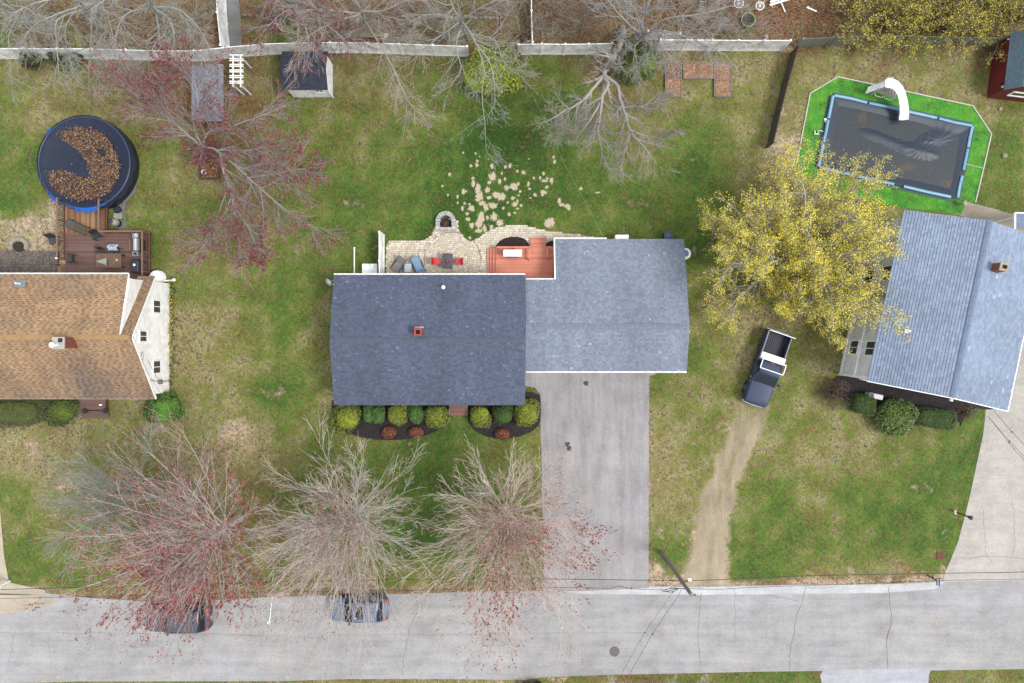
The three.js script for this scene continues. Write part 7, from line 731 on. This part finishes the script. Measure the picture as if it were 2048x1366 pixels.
// ================= STREET FURNITURE =================
{
  const pb = W(1323, 1105), p = thing('utility_pole', 'weathered grey wooden utility pole beside the dirt track', 'pole', pb); const s = new Soup(); s.tube([V(0, 0, 0), V(.02, 3, 0), V(.0, 6, .02), V(0, 8.7, 0)], [.16, .145, .13, .11], 14, [.14, .125, .1]); part(p, 'shaft', [s.geo()], M(tone(168, 161, 150), .95, { grain: T.woodV, size: 1 })); part(p, 'top_cap', [cyl(.135, .05, .05, 0, 8.72, 0, 14)], greyWood); part(p, 'bracket', [box(.35, .06, .06, .12, 8.55, .05)], blackM); part(p, 'insulator', [cyl(.05, .04, .12, .26, 8.62, .05, 10)], M(tone(120, 116, 112), .4)); part(p, 'bracket', [box(.5, .05, .05, .18, 6.3, .0)], blackM); part(p, 'conduit', [cyl(.03, .03, 2.6, -.17, 1.4, .06, 8)], M(tone(150, 150, 156), .5)); part(p, 'junction_box', [rbox(.24, .3, .18, .02, .62, 5.7, .05)], white);
  const wire = (name, l, pts, r = .02) => { const t = thing(name, l, 'cable', W(...pts[0])); const m = partW(t, 'cable', [tube(pts.map((q) => W(...q)), r, 5, pts.length * 8)], blackM); partW(t, 'clamp', [ball(.05, ...W(...pts[Math.floor(pts.length / 2)]).toArray())], blackM); return t; };
  wire('overhead_cable', 'thick black overhead cable along the roadside grass', [[-300, 1187, 5.4], [0, 1179, 5.3], [300, 1171, 5.2], [600, 1163, 5.2], [820, 1159, 5.2], [1100, 1158, 5.4], [1340, 1161, 5.8], [1420, 1160, 5.8], [1600, 1152, 5.5], [1800, 1148, 5.4], [2048, 1144, 5.6], [2400, 1138, 5.8]], .022);
  wire('overhead_cable', 'thin looping black cable hung above the road edge', [[-300, 1202, 6.2], [0, 1197, 6.1], [300, 1190, 6], [620, 1183, 6.0], [900, 1179, 6.0], [1110, 1175, 6.1], [1180, 1175, 6.1], [1220, 1177, 6.1], [1238, 1172, 6.1], [1262, 1177, 6.2], [1300, 1179, 6.3], [1370, 1177, 6.4], [1430, 1179, 6.3], [1500, 1175, 6.2], [1700, 1168, 6.0], [1880, 1161, 6.0], [2048, 1158, 6.1], [2400, 1152, 6.2]], .014);
  wire('overhead_cable', 'coiled slack black cable tied at the utility pole', [[1322, 1180, 6.3], [1330, 1183, 6.3], [1345, 1180, 6.4], [1357, 1177, 6.4], [1345, 1184, 6.4], [1326, 1182, 6.4], [1345, 1176, 6.4], [1372, 1178, 6.5]], .02);
  wire('service_drop', 'black twisted service cable slanting across the road from the pole', [[1362, 1180, 6.5], [1354, 1196, 6.5], [1330, 1230, 6.3], [1305, 1268, 6.1], [1275, 1320, 6], [1235, 1390, 6]], .012); wire('service_drop', 'thin black cable crossing the road beside the twisted cable', [[1348, 1182, 6.5], [1320, 1220, 6.3], [1290, 1265, 6.1], [1250, 1335, 6], [1220, 1390, 6]], .009);
  for (const [a, b, r] of [[[1976, 832], [2060, 935], .014], [[1988, 822], [2060, 902], .014], [[1978, 835], [2060, 925], .012]]) wire('service_drop', 'black service cable from the gable to the street over the pale driveway', [[...a, 5.2], [(a[0] + b[0]) / 2, (a[1] + b[1]) / 2 + 2, 5.4], [...b, 6]], r).userData.group = 'service cables over the pale driveway';
  const cl = thing('clothes_line', 'thin green cord stretched from the arborvitae to the garage', 'cord', W(1062, 185, 2)); partW(cl, 'cord', [tube([W(1062, 185, 2), W(1095, 252, 1.9), W(1130, 330, 1.85), W(1168, 400, 1.9), W(1208, 476, 2)], .011, 5, 30)], M(tone(168, 190, 150), .7)); partW(cl, 'hook', [ball(.03, ...W(1208, 476, 2).toArray())], steel);
  wire('service_drop', 'black cable from the gable end down over the rounded shrub', [[283, 718, 4.6], [300, 752, 4.4], [330, 800, 4], [362, 850, 3.8], [430, 950, 4.5]], .009);
  const mh = thing('manhole_cover', 'round iron manhole cover set in the road', 'manhole', W(1229, 1303).setY(.008)); part(mh, 'frame', [torus(.34, .03, 0, .004, 0, 40).scale(1, .5, 1)], M(tone(110, 108, 108), .8)); part(mh, 'lid', [cyl(.33, .33, .012, 0, .006, 0, 36)], M(tone(132, 128, 126), .8, { grain: T.stain, size: .3, bumpMap: scaled(T.bump, .2), bumpScale: .01 }));
  const dg = thing('storm_drain', 'square rusty storm drain grate in the grass corner', 'grate', W(1880, 1112)); part(dg, 'frame', [box(.56, .03, .56, 0, .012, 0)], M(tone(44, 30, 30), 1)); for (let k = 0; k < 6; k++) { part(dg, 'bar', [box(.56, .03, .03, 0, .042, -.26 + k * .104)], M(tone(176, 118, 100), .9)); part(dg, 'bar', [box(.03, .03, .56, -.26 + k * .104, .04, 0)], M(tone(176, 118, 100), .9)); }
  const lb = W(1904, 1021), lp = thing('lamp_post', 'rusty brown yard lamp post beside the pale driveway', 'lamp post', lb); part(lp, 'post', [cyl(.06, .055, 1.9, 0, .95, 0, 12)], M(tone(150, 84, 64), .8)); part(lp, 'lantern', [cyl(.1, .15, .26, 0, 2.02, 0, 8)], M(tone(60, 66, 76), .4)); part(lp, 'lantern_cap', [cyl(.17, .03, .1, 0, 2.2, 0, 8)], M(tone(50, 54, 62), .5)); part(lp, 'house_number', [box(.06, .18, .3, -.08, .5, 0)], white);
  const mb = W(1856, 1151), ma = thing('mailbox', 'grey mailbox on a leaning black post beside the storm drain', 'mailbox', mb); part(ma, 'post', [beam([0, 0, 0], [.05, 1.05, .02], .09, .09)], blackM); const bd = part(ma, 'box', [rbox(.24, .2, .5, .03, .06, 1.16, .06), clean(new THREE.CylinderGeometry(.12, .12, .5, 16, 1, false, 0, Math.PI)).rotateX(Math.PI / 2).rotateY(0).translate(.06, 1.24, .06)], M(tone(196, 200, 216), .4)); part(bd, 'door', [box(.2, .2, .02, .06, 1.16, .32)], blackM); part(bd, 'flag', [box(.02, .16, .05, -.08, 1.28, .02)], M(tone(60, 64, 90), .5)); part(ma, 'brace', [beam([.05, .5, 0], [.22, .2, -.1], .05, .05)], darkWood);
  const sb = thing('stake', 'white bent stake lying on the road beside the grey hatchback', 'stake', W(540, 1220)); partW(sb, 'rod', [tube([W(545, 1193, .03), W(542, 1215, .05), W(540, 1235, .05), W(538.5, 1243, .05)], .03, 6)], white); partW(sb, 'loop', [torus(.1, .035, 0, 0, 0, 20).translate(...W(538, 1245, .05).toArray())], white);
  for (const [a, b, c, l] of [[1053, 1371, tone(150, 92, 78), 'reddish brown wheeled bin at the far roadside'], [1075, 1369, tone(52, 62, 64), 'dark green wheeled bin at the far roadside']]) { const k = thing('wheeled_bin', l, 'bin', W(a, b, 0)), m = M(c, .6); part(k, 'body', [rbox(.5, .9, .55, .04, 0, .5, 0)], m); part(k, 'lid', [rbox(.56, .07, .62, .03, 0, 1.0, 0)], m); for (const x of [-.2, .2]) part(k, 'wheel', [cyl(.1, .1, .05, x, .1, .26, 14, 0, Math.PI / 2)], blackM); part(k, 'handle', [bar([-.2, 1.0, -.34], [.2, 1.0, -.34], .02)], m); }
}
// ================= LITTER ON THE GROUND =================
{ // fallen leaves: thick behind the rear fence, thin under the maples
  reseed(88); const s = new Soup(), cols = [tone(170, 104, 70), tone(140, 84, 58), tone(196, 132, 92), tone(112, 72, 54), tone(206, 170, 140)];
  const put = (px, py, sz, lift = 0) => { const p = W(px, py), d = dirR(), m = Math.hypot(d[0], d[2]) || 1; s.leaf(p.x, rr(.02, .05) + lift, p.z, sz * rr(.8, 1.6), sz * rr(.5, 1), d[0] / m, 0, d[2] / m, rr(-.6, .6), 1, rr(-.6, .6), vary(cols[Math.floor(rnd() * cols.length)], .3)); };
  for (let k = 0; k < 15000; k++) { const a = rr(1130, 1720), b = rr(-10, 100); if (rnd() < (a > 1440 ? .9 : .45) * sstep(-.9, .6, ns(NB, a * 2, b * 2)) && b < (a < 1224 ? 108 : a < 1300 ? 100 : a < 1590 ? 98 : 86)) put(a, b, .085); }
  for (let k = 0; k < 5000; k++) { const a = rr(480, 800), b = rr(0, 100); if (rnd() < .5 * sstep(-.4, .9, ns(NB, a * 2, b * 2))) put(a, b, .08); } for (let k = 0; k < 5000; k++) { const a = rr(150, 450), b = rr(60, 110); if (rnd() < .4 * sstep(-.4, .9, ns(NB, a * 2, b * 2))) put(a, b, .08); } for (let k = 0; k < 3500; k++) { const a = rr(1180, 1330), b = rr(110, 260); if (rnd() < .35 * sstep(-.2, .9, ns(NB, a * 2, b * 2))) put(a, b, .07); }
  for (let k = 0; k < 420; k++) { const a = rr(1590, 1960), b = rr(160, 420); if (rnd() < sstep(-.3, 1, ns(NB, a * 2 + 40, b * 2))) put(a, b, .055, .05); } for (let k = 0; k < 700; k++) { const a = rr(300, 1880), y = roadEdge[Math.round(a / 8) + 40]; put(a, y + rr(-6, 5) * rnd(), .045); } for (let k = 0; k < 260; k++) put(1298 + rr(-9, 8) * rnd(), rr(760, 1170), .05);
  const m = s.mesh('fallen_leaves', VC(.95), null); m.name = numbered('fallen_leaves'); m.userData = { kind: 'stuff', label: 'brown fallen leaves scattered behind the rear fence and along paving edges', category: 'leaves' }; scene.add(m);
  const r = new Soup(); for (let k = 0; k < 9000; k++) { const a = rr(150, 680), b = rr(110, 600), q = Math.hypot((a - 420) / 260, (b - 330) / 240); if (q > 1 || rnd() > (1 - q) * 1.1 * sstep(-.7, .7, ns(NB, a * 1.5, b * 1.5))) continue; const p = W(a, b), d = dirR(), mm = Math.hypot(d[0], d[2]) || 1; r.leaf(p.x, .03, p.z, rr(.04, .09), rr(.03, .06), d[0] / mm, 0, d[2] / mm, rr(-.4, .4), 1, rr(-.4, .4), vary([tone(150, 70, 56), tone(130, 56, 50), tone(168, 96, 74)][k % 3], .25)); }
  for (let k = 0; k < 4200; k++) { const a = rr(40, 620), b = rr(900, 1330), q = Math.hypot((a - 310) / 290, (b - 1130) / 210); if (q > 1 || rnd() > .6 * sstep(-.6, .8, ns(NB, a * 1.5, b * 1.5))) continue; const p = W(a, b), d = dirR(), mm = Math.hypot(d[0], d[2]) || 1; r.leaf(p.x, .035, p.z, rr(.04, .09), rr(.03, .06), d[0] / mm, 0, d[2] / mm, rr(-.4, .4), 1, rr(-.4, .4), vary([tone(160, 72, 60), tone(176, 96, 74)][k % 2], .25)); }
  const b2 = r.mesh('fallen_buds', VC(.9), null); b2.name = numbered('fallen_buds'); b2.userData = { kind: 'stuff', label: 'small red maple buds fallen on lawn and road', category: 'buds' }; scene.add(b2);
}

renderer.render(scene, camera);
